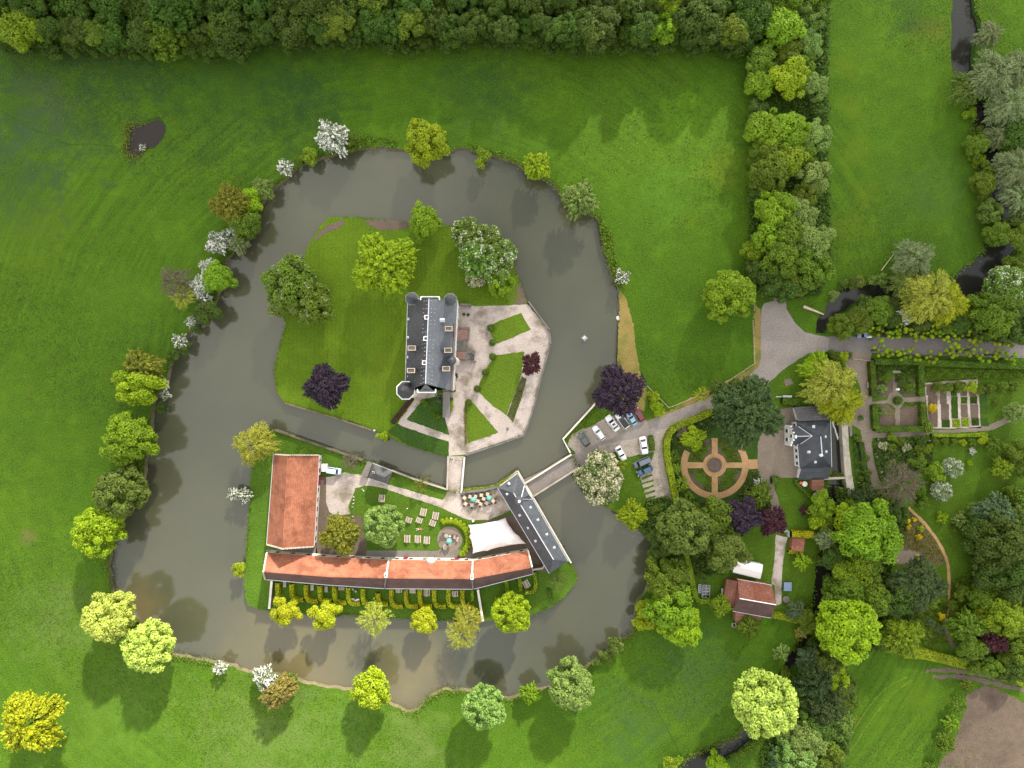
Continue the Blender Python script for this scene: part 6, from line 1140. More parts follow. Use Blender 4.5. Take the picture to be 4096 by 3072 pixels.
for nm, f_, pts, n, sp, z1, lb in (('border_plants', 'Z3', [(1060,960),(1400,770),(1500,860),(1420,960),(1250,1000),(1145,1110),(1122,1250),(1105,1240)], 5000, 'herb', .9, 'mixed shrubs and herbs between the curved hedge and the parterre'),
    ('border_plants', 'Z3', [(1120,1300),(1165,1350),(1215,1470),(1300,1560),(1480,1560),(1480,1640),(1150,1640)], 5000, 'herb', .9, 'mixed planting south-west of the parterre'),
    ('border_plants', 'Z3', [(1760,1290),(1840,1290),(1850,1400),(1960,1600),(1900,1659),(1700,1500),(1640,1500),(1730,1400)], 5000, 'herb', .9, 'mixed planting south-east of the parterre'),
    ('rose_plants', 'Z1', [(1850,700),(1882,710),(1848,830),(1790,1000),(1752,955),(1808,800)], 700, 'box', .3, 'rows of small plants in the long rose bed'),
    ('border_plants', 'Z4', [(885,1225),(1380,1225),(1400,1400),(1330,1500),(1000,1659),(960,1659),(880,1350)], 9000, 'herb', .5, 'ground cover of the shrub garden beside the path'),
    ('border_plants', 'Z4', [(1330,605),(2212,625),(2212,690),(1820,690),(1330,715)], 8000, 'green', .7, 'leafy border north of the allotment'),
    ('border_plants', 'Z4', [(900,580),(1290,585),(1270,690),(1060,600),(905,690)], 3500, 'deep', .7, 'dark border along the north side of the kitchen garden'),
    ('border_plants', 'Z4', [(700,1200),(770,1280),(820,1659),(740,1659),(700,1400)], 2500, 'herb', .5, 'rough border beside the mill embankment'),
    ('rock_plants', 'Z6', [(1110,430),(1200,425),(1320,560),(1430,690),(1520,880),(1300,905),(1320,800),(1100,740),(1160,640),(1090,520)], 2600, 'bronze', .4, 'brownish plants of the rock garden'),
    ('border_plants', 'Z6', [(1560,1060),(1750,950),(1900,1000),(1950,1250),(1700,1300),(1560,1300)], 5000, 'green', .5, 'rough grass and plants beside the sand path'),
    ('border_plants', 'Z6', [(1180,1240),(1500,1190),(1530,1340),(1480,1420),(1540,1600),(1330,1620),(1220,1400)], 5000, 'green', .5, 'loose planting south of the cedar'),
    ('border_plants', 'Z8', [(650,800),(720,900),(700,1100),(620,1300),(560,1500),(480,1400),(600,1100)], 4000, 'deep', .8, 'weeds at the foot of the thicket by the field'),
    ('avenue_undergrowth', 'P', [(1625,0),(1790,0),(1785,300),(1795,560),(1770,640),(1700,650),(1640,640),(1612,560),(1625,300)], 26000, 'deep', 1.6, 'dark undergrowth beneath the avenue trees'),
    ('garden_undergrowth', 'P', [(1800,1050),(1900,1060),(1960,1120),(1930,1200),(1905,1300),(1900,1400),(1800,1420),(1770,1400),(1790,1300),(1815,1180)], 16000, 'deep', 1.4, 'dark undergrowth beneath the trees east of the mill stream'),
    ('garden_undergrowth', 'P', [(2100,1090),(2215,1050),(2215,1440),(2100,1420),(2060,1340),(2100,1290),(2130,1250)], 15000, 'deep', 1.4, 'dark undergrowth of the wooded garden at the right edge'),
    ('garden_undergrowth', 'P', [(1720,1400),(1790,1390),(1830,1500),(1820,1659),(1640,1659),(1640,1620),(1720,1500)], 15000, 'deep', 1.4, 'dark undergrowth of the stream thicket'),
    ('garden_undergrowth', 'P', [(1395,1080),(1440,1070),(1560,1240),(1440,1240),(1425,1190),(1380,1145)], 9000, 'deep', 1.2, 'dark undergrowth beneath the oaks by the moat'),
    ('garden_undergrowth', 'P', [(1790,715),(1880,645),(1940,650),(2215,700),(2215,738),(1900,722)], 12000, 'deep', 1.2, 'dark undergrowth north of the lane'),
    ('wood_undergrowth', 'P', [(-40,-60),(1640,-60),(1640,80),(1400,90),(1000,88),(700,88),(520,104),(300,112),(100,88),(-40,90)], 40000, 'dark', 2.0, 'dark undergrowth of the wood along the top edge')):
    scatter_area(nm, GL(f_, pts), n, sp, lb, .16 if n < 9000 else .3, (0, z1), len(pts) * 7 + n % 13)
for i, (k, x0, y0, x1, y1) in enumerate(beds):
    if k in 'dgl': scatter_area('crop', GL('Z4', [(x0 + 4, y0 + 4), (x1 - 2, y0 + 4), (x1, y1 - 4), (x0 + 6, y1 - 4)]), 260, {'d': 'deep', 'g': 'hedge', 'l': 'box'}[k], 'leafy crop growing in allotment bed at place %d of the strips' % (i + 1), .12, (.02, .3), i)
scatter_area('crop', GL('Z4', [(1155, 905), (1290, 900), (1290, 935), (1160, 940)]), 400, 'box', 'leafy row in the hedged kitchen garden', .13, (.02, .4), 3); scatter_area('crop', GL('Z4', [(930, 995), (1070, 1000), (1070, 1015), (930, 1012)]), 200, 'hedge', 'row of small lettuces in the hedged kitchen garden', .1, (.02, .2), 4)

# ---------------------------------------------------------------- tussocks and weeds that break up the meadow
def tufts(name, n, sp, label, seed, thr, ls, z1):
    rs = np.random.RandomState(seed); p_ = rs.uniform((-134, -101), (134, 101), (n * 4, 2))
    g = np.sin(p_[:, 0] * .13 + seed) * np.cos(p_[:, 1] * .17) + np.sin((p_[:, 0] * .05 + p_[:, 1] * .09)) + .5 * np.sin(p_[:, 0] * .7) * np.sin(p_[:, 1] * .8 + seed) + rs.normal(size=len(p_)) * .45
    p_ = p_[g > thr]; p_ = p_[keep(p_)]
    for q in (gl, ROADP, VERGE): p_ = p_[~inside(p_, q)]
    p_ = p_[:n]; n = len(p_); C_ = np.column_stack([p_, rs.uniform(0.01, z1, n)]); nv = rs.normal(size=(n, 3)) * .45 + np.array([0, 0, 1.])
    o = link(name, leaf_mesh(name, C_, nv, rs.uniform(.5, 1.6, n) * ls, rs.rand(n), rs), L_[sp]); tag(o, label, 'grass', kind='stuff')
ROADP = GL('P', [(1600,640),(1700,600),(1760,700),(2300,700),(2300,800),(1740,800),(1500,930),(1330,1020),(1330,1180),(1240,1050),(1210,960),(1290,860),(1420,890),(1600,800),(1625,700)])
VERGE = GL('P', [(1325,620),(1375,640),(1385,800),(1400,900),(1290,900),(1325,800)])
tufts('meadow_tufts', 46000, 'deep', 'darker tussocks scattered through the meadows', 3, .25, .15, .12)
tufts('meadow_tufts', 42000, 'green', 'fresh green tussocks scattered through the meadows', 8, .2, .12, .10)
tufts('meadow_tufts', 9000, 'olive', 'dry olive stalks scattered through the meadows', 12, .9, .12, .15)

for a_, nm_ in ((45, 'north-east'), (135, 'north-west'), (225, 'south-west'), (315, 'south-east')):
    scatter_area('border_plants', ring(112, 238, a_ - 33, a_ + 33, 12), 900, 'green', 'low dark planting edging the %s quarter of the parterre' % nm_, .14, (.02, .35), a_, -.6)
# ================================================================ movable things
def car(fr, p, ang, L, wd, paint, label, roof=None, style='car', glass=None, name='parked_car', sunroof=False):
    """ang: heading of the bonnet in degrees, counter-clockwise from +X"""
    L *= .92; wd *= .93; x, y = G(fr, p, .8); rt = empty(name, (x, y, 0), math.radians(ang)); tag(rt, label, 'van' if style == 'van' else ('pickup' if style == 'pickup' else 'car'), 'cars parked by the moat' if fr in ('Z3', 'D5') else None)
    bm = bmesh.new(); hw = wd / 2; hl = L / 2
    # body sections along x: (x, half width, bottom, top)
    S = [(-hl, .72, .45, .80), (-hl * .96, .90, .32, .95), (-hl * .75, 1, .25, 1.0), (-hl * .3, 1, .22, 1.0), (hl * .3, 1, .22, 1.0), (hl * .68, .99, .25, .93), (hl * .92, .88, .32, .80), (hl, .66, .42, .66)]
    if style == 'van': S = [(-hl, .94, .35, 1.05), (-hl * .97, .98, .28, 1.1), (-hl * .75, 1, .25, 1.1), (0, 1, .22, 1.1), (hl * .5, 1, .22, 1.1), (hl * .78, .99, .25, 1.02), (hl * .95, .92, .3, .9), (hl, .75, .4, .75)]
    rows = []
    for (sx_, w_, b, t_) in S:
        w_ = w_ * hw; rows.append([bm.verts.new(v) for v in ((sx_, -w_ * .92, b), (sx_, -w_, b + .18), (sx_, -w_, (b + t_) * .52), (sx_, -w_ * .9, t_ - .02), (sx_, -w_ * .45, t_ + .03), (sx_, w_ * .45, t_ + .03), (sx_, w_ * .9, t_ - .02), (sx_, w_, (b + t_) * .52), (sx_, w_, b + .18), (sx_, w_ * .92, b))])
    for a, b in zip(rows, rows[1:]):
        for i in range(10): j = (i + 1) % 10; bm.faces.new((a[i], b[i], b[j], a[j]))
    bm.faces.new(rows[0]); bm.faces.new(rows[-1][::-1]); bmesh.ops.recalc_face_normals(bm, faces=bm.faces)
    me = bpy.data.meshes.new('body'); bm.to_mesh(me); bm.free(); me.polygons.foreach_set('use_smooth', [True] * len(me.polygons)); body = link('body', me, paint, rt)
    # cabin: glass band with a roof panel on top
    if style == 'van': xb, xt, zt = (-hl * .96, hl * .62), (-hl * .90, hl * .36), 1.85
    elif style == 'pickup': xb, xt, zt = (-hl * .05, hl * .55), (hl * .02, hl * .32), 1.65
    elif style == 'estate': xb, xt, zt = (-hl * .88, hl * .42), (-hl * .70, hl * .14), 1.5
    else: xb, xt, zt = (-hl * .72, hl * .42), (-hl * .42, hl * .12), 1.42
    zb = 1.0 if style != 'van' else 1.1; g = MB(); w1, w2 = hw * .88, hw * .70
    g.add([(xb[0], -w1, zb), (xb[1], -w1 * .92, zb - .04), (xb[1], w1 * .92, zb - .04), (xb[0], w1, zb), (xt[0], -w2, zt - .03), (xt[1], -w2, zt - .03), (xt[1], w2, zt - .03), (xt[0], w2, zt - .03)], [(0, 1, 5, 4), (1, 2, 6, 5), (2, 3, 7, 6), (3, 0, 4, 7), (4, 5, 6, 7)])
    g.build('windows', M_glass, rt, False)
    r_ = MB().prism([(xt[0] - .06, -w2 * .95), (xt[0] + .1, -w2 * 1.02), (xt[1] - .1, -w2 * 1.02), (xt[1] + .03, -w2 * .9), (xt[1] + .03, w2 * .9), (xt[1] - .1, w2 * 1.02), (xt[0] + .1, w2 * 1.02), (xt[0] - .06, w2 * .95)], zt - .04, zt + .02)
    for sy in (-1, 1): r_.beam((xb[1] - .02, sy * w1 * .9, zb), (xt[1], sy * w2, zt - .01), .06, .05).beam((xb[0] + .02, sy * w1 * .98, zb), (xt[0], sy * w2, zt - .01), .08, .06)
    ro = r_.build('roof', roof or paint, rt)
    if sunroof: MB().box(((xt[0] + xt[1]) / 2 - .05, 0, zt + .026), ((xt[1] - xt[0]) * .5, w2 * 1.3, .012)).build('sunroof', M_glass, ro)
    if style == 'pickup': MB().prism([(-hl * .93, -hw * .78), (-hl * .1, -hw * .78), (-hl * .1, hw * .78), (-hl * .93, hw * .78)], 1.035, 1.05).build('load_bed', M_black, rt)
    for sx_ in (-.62, .62):
        for sy in (-1, 1):
            w_ = MB(); n = 14; vs = []
            for yy in (-.1, .1):
                for i in range(n): a = 6.283 * i / n; vs.append((hl * sx_ + .31 * math.cos(a), sy * (hw - .1) + yy, .31 + .31 * math.sin(a)))
            w_.add(vs, [tuple(range(n)), tuple(range(n, 2 * n))[::-1]] + [(i, i + n, (i + 1) % n + n, (i + 1) % n) for i in range(n)]); w_.build('wheel', M_black, rt)
    for sy in (-1, 1):
        MB().box((hl * .955, sy * hw * .66, .72), (.16, .3, .13), sy * -.25).build('headlight', M_zinc, rt); MB().box((-hl * .975, sy * hw * .7, .80), (.08, .24, .16)).build('tail_light', M_red, rt); MB().box((hl * .36, sy * (hw + .07), 1.02), (.14, .16, .11)).build('mirror', paint, rt)
    return rt
def paint(n, c, r=.25, me=0.0): return flat('paint_' + n, c, r, me, .6, .03)
pW = paint('white', (.80, .80, .80)); pS = paint('silver', (.62, .60, .62)); pG = paint('dark_grey', (.085, .10, .10), .2); pB = paint('light_blue', (.22, .36, .46)); pR = paint('maroon', (.13, .018, .03)); pN = paint('slate_grey', (.11, .13, .17)); pD = paint('night_blue', (.03, .09, .16)); pL = paint('pale_blue', (.50, .60, .74)); pK = paint('steel_blue', (.15, .21, .32))
car('D5', (335, 850), 125, 4.2, 1.85, pG, 'dark grey hatchback at the left end of the parking row by the moat wall', style='estate')
car('D5', (710, 690), 127, 4.6, 1.8, pW, 'silvery white estate car, second from the left in the row by the moat', style='estate')
car('D5', (1045, 445), 127, 5.0, 2.0, pW, 'white car with dark sunroof in the middle of the row by the moat', sunroof=True)
car('D5', (1290, 385), 127, 4.9, 1.95, pW, 'white car with black roof, half under the purple beech', roof=M_black, style='estate')
car('D5', (1520, 345), 122, 4.0, 1.75, pB, 'light blue small car at the edge of the purple beech')
car('D5', (1705, 240), 120, 4.1, 1.8, pR, 'maroon car at the right end of the parking row', style='estate')
car('D5', (1815, 995), -80, 5.0, 1.95, pW, 'white saloon parked alone south of the drive'); car('D5', (1250, 1190), -62, 4.4, 1.85, pW, 'white car half hidden under the cream chestnut')
car('D5', (1770, 1410), 204, 5.0, 1.8, pN, 'slate grey van in the grassy parking bays', style='van'); car('Z3', (840, 1290), 204, 4.6, 1.75, pD, 'night blue estate car below the grey van', style='estate')
car('Z1', (572, 1334), -8, 4.0, 1.8, pL, 'pale blue van parked on gravel by the barn', style='van'); car('Z4', (808, 312), 180, 4.4, 1.8, pK, 'steel blue pickup with pale load at the side of the lane', style='pickup')
x, y = G('Z4', (838, 312), 1); tag(MB().box((x, y, 1.15), (1.5, 1.3, .28)).box((x + .2, y, 1.35), (.8, .9, .2)).build('load', M_canvas), 'pale load in the bed of the steel blue pickup', 'load')
x, y = G('Z1', (506, 1312), 1.2); tb_ = empty('trailer', (x, y, 0)); tag(tb_, 'small pale box trailer behind the pale blue van', 'trailer'); MB().box((0, 0, .85), (1.4, 1.9, 1.1)).box((.95, 0, .5), (.8, .1, .08)).build('body', M_canvas, tb_)
for s_ in (-1, 1): MB().box((0, s_ * .98, .3), (.55, .14, .55)).build('wheel', M_black, tb_)
# ---- picnic tables
def picnic(L=1.95):
    rt = empty('picnic_table', (0, 0, 0)); t_ = MB()
    for i in range(5): t_.box((-.30 + i * .15, 0, .76), (.13, L, .045))
    t_.build('tabletop', M_wood, rt)
    for s_ in (-1, 1):
        b = MB().box((s_ * .58, 0, .45), (.13, L, .045)).box((s_ * .72, 0, .45), (.14, L, .045)); b.build('bench', M_wood2, rt)
    for s_ in (-1, 1):
        f = MB().beam((-.62, s_ * L * .36, 0), (-.25, s_ * L * .36, .74), .08, .05).beam((.62, s_ * L * .36, 0), (.25, s_ * L * .36, .74), .08, .05).beam((-.78, s_ * L * .36, .40), (.78, s_ * L * .36, .40), .05, .09).beam((-.4, s_ * L * .36, .70), (.4, s_ * L * .36, .70), .05, .08); f.build('leg_frame', M_wood, rt)
    return rt
pt0 = picnic(); first = [True]; PTG = 'picnic tables on the island lawns'
def put_picnic(fr, p, deg, label, sc=1.0):
    o = pt0 if first[0] else copy_tree(pt0); first[0] = False; x, y = G(fr, p, .6); o.location = (x, y, 0); o.rotation_euler = (0, 0, math.radians(deg)); o.scale = (1, sc, 1); tag(o, label, 'picnic table', PTG)
for fr, p, d, lb, sc in (('Z2', (832, 463), -6, 'picnic table standing alone at the top of the courtyard lawn', 1), ('Z2', (1095, 551), -13, 'upper left of the two big picnic tables near the gravel', 1), ('Z2', (1172, 574), -10, 'upper right of the two big picnic tables near the gravel', 1),
    ('Z2', (1003, 600), -20, 'short picnic table at the edge of the pale green tree', .72), ('Z2', (1069, 602), -20, 'short picnic table in the middle of the lawn, above the lying person', .72), ('Z2', (1154, 620), -20, 'short picnic table below the upper right big one', .78),
    ('Z2', (993, 719), -2, 'left table of the bottom row of three on the picnic lawn', 1), ('Z2', (1060, 721), -2, 'middle table of the bottom row of three on the picnic lawn', 1), ('Z2', (1117, 728), -3, 'right table of the bottom row of three on the picnic lawn', 1),
    ('Z2', (940, 1042), 0, 'table in the hedge bay just right of the range chimney', .8), ('Z2', (1027, 1045), 90, 'table half under the eaves in the next bay to the right', .8), ('Z2', (1117, 1060), 0, 'big slatted table in the middle hedge bay', .95), ('Z2', (1295, 1067), 0, 'slatted table in the bay near the red bush', .8), ('Z2', (1746, 1006), 30, 'lone slatted table turned at an angle beside the hooked yellow hedge', 1.05)): put_picnic(fr, p, d, lb, sc)
def slab_table(fr, p, deg, label, L=1.5):
    x, y = G(fr, p, .6); o = empty('garden_table', (x, y, 0), math.radians(deg)); tag(o, label, 'table', 'tables in the hedge bays')
    t_ = MB()
    for i in range(4): t_.box((-.3 + i * .2, 0, .72), (.18, L, .05))
    t_.build('tabletop', M_wood, o)
    for a in (-.3, .3):
        for b in (-L * .42, L * .42): MB().box((a, b, .35), (.07, .07, .7)).build('leg', M_dwood, o)
slab_table('Z2', (220, 1006), 0, 'plain table under the eaves in the first hedge bay'); slab_table('Z2', (393, 1027), 0, 'plain table in the third hedge bay'); slab_table('Z2', (482, 1037), 0, 'plain table in the fourth hedge bay'); slab_table('Z2', (578, 1034), 90, 'sideways table in the fifth hedge bay', 1.6)
# ---- loungers and stacked furniture in the sixth bay
for i, (px, py, d) in enumerate(((650, 1040, 10), (668, 1052, -8))):
    x, y = G('Z2', (px, py), .5); o = empty('deck_chair', (x, y, 0), math.radians(d)); tag(o, 'grey folding chair in the sixth hedge bay, ' + ('left' if i == 0 else 'right') + ' one', 'chair')
    MB().box((0, 0, .42), (.5, .55, .05)).build('seat', M_wood, o); MB().box((0, .3, .72), (.5, .06, .6), rx=-.3).build('backrest', M_wood, o)
    for a in (-.2, .2):
        for b in (-.22, .22): MB().box((a, b, .2), (.04, .04, .4)).build('leg', M_dwood, o)
R = random.Random(8); o = MB()
for i in range(7): x, y = G('Z2', (640 + i * 8, 1104 + R.uniform(-5, 5)), .3); o.box((x, y, .3 + .04 * i), (.5, .3, .12), R.uniform(0, 3))
tag(o.build('stacked_boards', M_canvas), 'untidy pile of pale boards at the hedge of the sixth bay', 'pile')
# ---- cafe terrace
def cafe_table():
    o = empty('cafe_table', (0, 0, 0)); t_ = MB().box((0, 0, .73), (.85, .85, .04)); t_.build('tabletop', M_wood2, o); MB().lathe([(.28, 0), (.28, .03), (.04, .06), (.04, .71)], 10).build('pedestal', M_black, o); return o
def cafe_chair():
    o = empty('cafe_chair', (0, 0, 0)); MB().box((0, 0, .45), (.44, .44, .05)).build('seat', M_dwood, o); MB().box((0, .22, .68), (.42, .05, .42), rx=-.12).build('backrest', M_dwood, o)
    for a in (-.18, .18):
        for b in (-.18, .18): MB().box((a, b, .22), (.04, .04, .44)).build('leg', M_dwood, o)
    return o
ct0, ch0 = cafe_table(), cafe_chair(); f1 = [True]; f2 = [True]
for k, (px, py, d) in enumerate(((400, 630, 10), (558, 600, 30), (705, 595, 35), (865, 560, 40), (1040, 530, 38), (430, 795, 8), (605, 832, 45), (850, 795, 25), (1012, 775, 12), (1195, 720, 5), (770, 720, 30), (930, 660, 20))):
    x, y = G('D1', (px, py), .7); t_ = ct0 if f1[0] else copy_tree(ct0); f1[0] = False; t_.location = (x, y, 0); a0 = math.radians(d + 45); t_.rotation_euler = (0, 0, a0)
    tag(t_, 'small square pale wooden table among dark chairs on the café terrace', 'table', 'café tables on the terrace')
    for i in range(4):
        a = a0 + i * math.pi / 2; c_ = ch0 if f2[0] else copy_tree(ch0); f2[0] = False; rr_ = .72 + .1 * ((k * 7 + i * 3) % 4) / 4
        c_.location = (x + rr_ * math.cos(a), y + rr_ * math.sin(a), 0); c_.rotation_euler = (0, 0, a - math.pi / 2); tag(c_, 'dark wooden chair drawn up to a café table on the terrace', 'chair', 'café chairs on the terrace')
def parasol(fr, p, label, r=.75, h=2.5, closed=.75):
    x, y = G(fr, p, h - .6); o = empty('parasol', (x, y, 0)); tag(o, label, 'parasol', 'teal parasols'); mb = MB(); n = 16; vs = [(0, 0, h)]
    for k, (q, z) in enumerate(((.45, h - .22), (1, h - .75), (1.0, h - .95))):
        for i in range(n): f = r * q * (1 if i % 2 == 0 else closed); a = 6.283 * i / n; vs.append((f * math.cos(a), f * math.sin(a), z))
    fs = [(0, 1 + i, 1 + (i + 1) % n) for i in range(n)]
    for k in range(2):
        for i in range(n): fs.append((1 + k * n + i, 1 + (k + 1) * n + i, 1 + (k + 1) * n + (i + 1) % n, 1 + k * n + (i + 1) % n))
    mb.add(vs, fs); mb.build('canopy', M_teal, o); MB().tube([(0, 0, 0), (0, 0, h + .1)], [.03, .03], 6).build('pole', M_wood2, o); MB().lathe([(.3, 0), (.3, .1), (.08, .14)], 10).build('base', M_dstone, o)
parasol('D1', (650, 685), 'left teal parasol on the café terrace'); parasol('D1', (1078, 640), 'right teal parasol on the café terrace'); parasol('D2', (1450, 1015), 'teal parasol in the fire pit circle', .8)
o = empty('menu_board', (*G('D2', (2048, 530), .6), 0), .5); tag(o, 'white folding menu board at the corner of the gravel by the tent', 'sign')
MB().box((0, .12, .5), (.6, .04, 1.0), rx=.25).build('panel', M_white, o); MB().box((0, -.12, .5), (.6, .04, 1.0), rx=-.25).build('panel', M_white, o)
# ---- fire pit circle furniture
for i, (px, py, r_, lb) in enumerate(((1590, 915, .45, 'round stone table at the right of the fire pit circle'), (1385, 880, .5, 'round table at the upper left of the fire pit circle'), (1355, 1150, .55, 'oval stone table at the lower left of the fire pit circle'), (1665, 935, .32, 'small round seat at the right edge of the fire pit circle'), (1470, 890, .22, 'small white stool in the fire pit circle'), (1650, 990, .3, 'low round seat under the right edge of the circle'), (1470, 1110, .3, 'dark round seat below the teal parasol'))):
    x, y = G('D2', (px, py), .5); o = empty('garden_table' if r_ > .4 else 'stool', (x, y, 0)); tag(o, lb, 'table' if r_ > .4 else 'stool')
    MB().lathe([(r_, .62), (r_, .70), (r_ * .9, .72)], 14, sy=1.5 if i == 2 else 1).build('tabletop' if r_ > .4 else 'seat', M_wood if i != 4 else M_white, o); MB().lathe([(r_ * .5, 0), (r_ * .25, .2), (r_ * .25, .62)], 10).build('pedestal', M_dwood, o)
for i, (px, py, d) in enumerate(((1310, 830, 30), (1310, 935, 60), (1545, 870, 200), (1640, 880, 140), (1400, 1090, 10), (1290, 1190, 100))):
    x, y = G('D2', (px, py), .4); c_ = copy_tree(ch0); c_.location = (x, y, 0); c_.rotation_euler = (0, 0, math.radians(d)); tag(c_, 'dark wooden chair in the round fire pit circle', 'chair', 'chairs in the fire pit circle')
# ---- people
M_skin = flat('skin', (.55, .34, .25), .6); M_hair = flat('blond_hair', (.50, .34, .14), .7); M_orange_c = flat('orange_shirt', (.70, .16, .07), .8); M_pale_c = flat('pale_trousers', (.70, .66, .62), .8); M_green_c = flat('green_clothes', (.05, .22, .17), .8); M_dark_hair = flat('dark_hair', (.05, .03, .02), .7)
def person(name, joints, mats, loc, rz, label, hair, zc=None):
    """joints: list (parent index, xyz, radius); one skinned body; mats(co) -> slot"""
    me = bpy.data.meshes.new('body'); me.from_pydata([j[1] for j in joints], [(j[0], i) for i, j in enumerate(joints) if j[0] is not None], []); o = bpy.data.objects.new('body', me); col.objects.link(o)
    sk = o.modifiers.new('skin', 'SKIN'); ss = o.modifiers.new('sub', 'SUBSURF'); ss.levels = ss.render_levels = 2
    for i, j in enumerate(joints): v = me.skin_vertices[0].data[i]; v.radius = (j[2], j[2] * (.8 if j[2] > .09 else 1)); v.use_root = (i == 0)
    dg = bpy.context.evaluated_depsgraph_get(); dg.update(); m2 = bpy.data.meshes.new_from_object(o.evaluated_get(dg)); bpy.data.objects.remove(o)
    m2.materials.clear()
    for m_ in mats[0]: m2.materials.append(m_)
    for p_ in m2.polygons: p_.material_index = mats[1](p_.center); p_.use_smooth = True
    rt = empty('person', (loc[0], loc[1], 0), rz); tag(rt, label, 'person'); b = link('body', m2, None, rt)
    hp = Vector(joints[hair[0]][1]); bm = bmesh.new(); bmesh.ops.create_uvsphere(bm, u_segments=14, v_segments=10, radius=.115); me2 = bpy.data.meshes.new('hair')
    for v in bm.verts: v.co = v.co * 1.04 + hp + Vector(hair[1])
    bm.to_mesh(me2); bm.free(); me2.materials.append(hair[2]); h_ = link('hair', me2, None, rt)
    return rt
def hand(js, w_, d, s):      # palm plus five fingers from wrist index w_, direction d, side s
    w0 = Vector(js[w_][1]); d = Vector(d).normalized(); s = Vector(s).normalized(); js.append((w_, tuple(w0 + d * .07), .028)); pi_ = len(js) - 1
    for k, (o_, l) in enumerate(((-.03, .065), (-.01, .075), (.012, .07), (.032, .055))):
        a = w0 + d * .10 + s * o_; js.append((pi_, tuple(a), .010)); js.append((len(js) - 1, tuple(a + d * l * .6 + Vector((0, 0, .004))), .009)); js.append((len(js) - 1, tuple(a + d * l + Vector((0, 0, -.008))), .007))
    a = w0 + d * .03 - s * .045; js.append((w_, tuple(a), .011)); js.append((len(js) - 1, tuple(a + d * .04 - s * .015), .009))
js = [(None, (0, 0, .12), .13), (0, (.18, 0, .12), .12), (1, (.36, 0, .13), .14), (2, (.50, 0, .13), .10), (3, (.57, 0, .14), .055), (4, (.66, 0, .16), .095), (5, (.74, 0, .17), .09),
      (0, (-.08, .09, .11), .09), (7, (-.45, .15, .12), .065), (8, (-.85, .20, .08), .045), (9, (-.87, .21, .18), .035),
      (0, (-.08, -.09, .11), .09), (11, (-.45, -.15, .20), .065), (12, (-.85, -.20, .08), .045), (13, (-.87, -.21, .18), .035),
      (3, (.48, .19, .12), .055), (15, (.25, .34, .08), .042), (16, (.05, .30, .07), .032), (3, (.48, -.19, .12), .055), (18, (.30, -.36, .08), .042), (19, (.48, -.46, .07), .032)]
hand(js, 17, (-1, -.2, 0), (0, 1, 0)); hand(js, 20, (1, -.5, 0), (.4, 1, 0))
x, y = G('D2', (715, 722), .2)
person('person', js, ([M_skin, M_orange_c, M_pale_c], lambda c: 2 if (c.x < -.06 and c.x > -.84 and abs(c.y) < .26) else (1 if -.06 <= c.x < .54 and abs(c.y) < .27 else 0)), (x, y), .06, 'person in an orange shirt and pale trousers lying on the picnic lawn', (6, (.03, 0, .0), M_hair))
def sitter(x, y, rz, shirt, trou, hair, label):
    j = [(None, (0, 0, .55), .13), (0, (0, 0, .72), .12), (1, (0, .02, .92), .14), (2, (0, .03, 1.06), .09), (3, (0, .03, 1.13), .05), (4, (0, 0.0, 1.23), .092), (5, (0, -.01, 1.31), .085),
         (0, (.10, -.08, .54), .085), (7, (.13, -.45, .53), .065), (8, (.13, -.48, .12), .042), (9, (.13, -.62, .06), .035), (0, (-.10, -.08, .54), .085), (11, (-.13, -.45, .53), .065), (12, (-.13, -.48, .12), .042), (13, (-.13, -.62, .06), .035),
         (3, (.19, .02, 1.02), .055), (15, (.24, -.12, .80), .042), (16, (.16, -.34, .72), .03), (3, (-.19, .02, 1.02), .055), (18, (-.24, -.12, .80), .042), (19, (-.16, -.34, .72), .03)]
    hand(j, 17, (-.1, -1, -.2), (1, 0, 0)); hand(j, 20, (.1, -1, -.2), (-1, 0, 0))
    person('person', j, ([M_skin, shirt, trou], lambda c: 0 if c.z > 1.09 or (c.y < -.3 and c.z > .64) else (1 if c.z > .62 else (2 if c.z > .1 else 0))), (x, y), rz, label, (6, (0, .02, .02), hair))
x, y = G('D2', (1248, 920), .6); c_ = copy_tree(ch0); c_.location = (x, y, 0); c_.rotation_euler = (0, 0, 1.4); tag(c_, 'dark chair carrying the person in green at the fire pit circle', 'chair'); sitter(x, y, 1.4, M_green_c, M_green_c, M_dark_hair, 'person in teal green clothes seated at the left of the fire pit circle')
# ---- pots, statues, lamps and other small things
def lathe_thing(name, fr, p, prof, mat, label, cat, n=14, h=.4, smooth=False, group=None):
    x, y = G(fr, p, h); o = MB().lathe(prof, n).build(name, mat, smooth=smooth); o.location = (x, y, 0); tag(o, label, cat, group); return o
def plant_pot(fr, p, label, r=.4):
    x, y = G(fr, p, .4); o = empty('planter', (x, y, 0)); tag(o, label, 'planter'); MB().lathe([(r * .7, 0), (r, .5), (r * 1.05, .52), (r * .8, .5)], 12).build('pot', M_dirt, o)
    rs = np.random.RandomState(3); v = unit(rs, 220); v[:, 2] = np.abs(v[:, 2]); me = leaf_mesh('plant', v * r * .9 + np.array([0, 0, .5]), v + rs.normal(size=(220, 3)) * .4, np.full(220, .07), rs.rand(220), rs); link('plant', me, L_['deep'], o)
plant_pot('Z1', (1456, 268), 'left of two dark round pots on the gravel by the manor wall'); plant_pot('Z1', (1485, 271), 'right of two dark round pots on the gravel by the manor wall')
plant_pot('D4', (1480, 655), 'upper dark planter against the manor wall beside the court', .3); plant_pot('D4', (1480, 705), 'lower dark planter against the manor wall beside the court', .3); plant_pot('Z1', (1442, 395), 'round stone pot ornament on the brick terrace', .55)
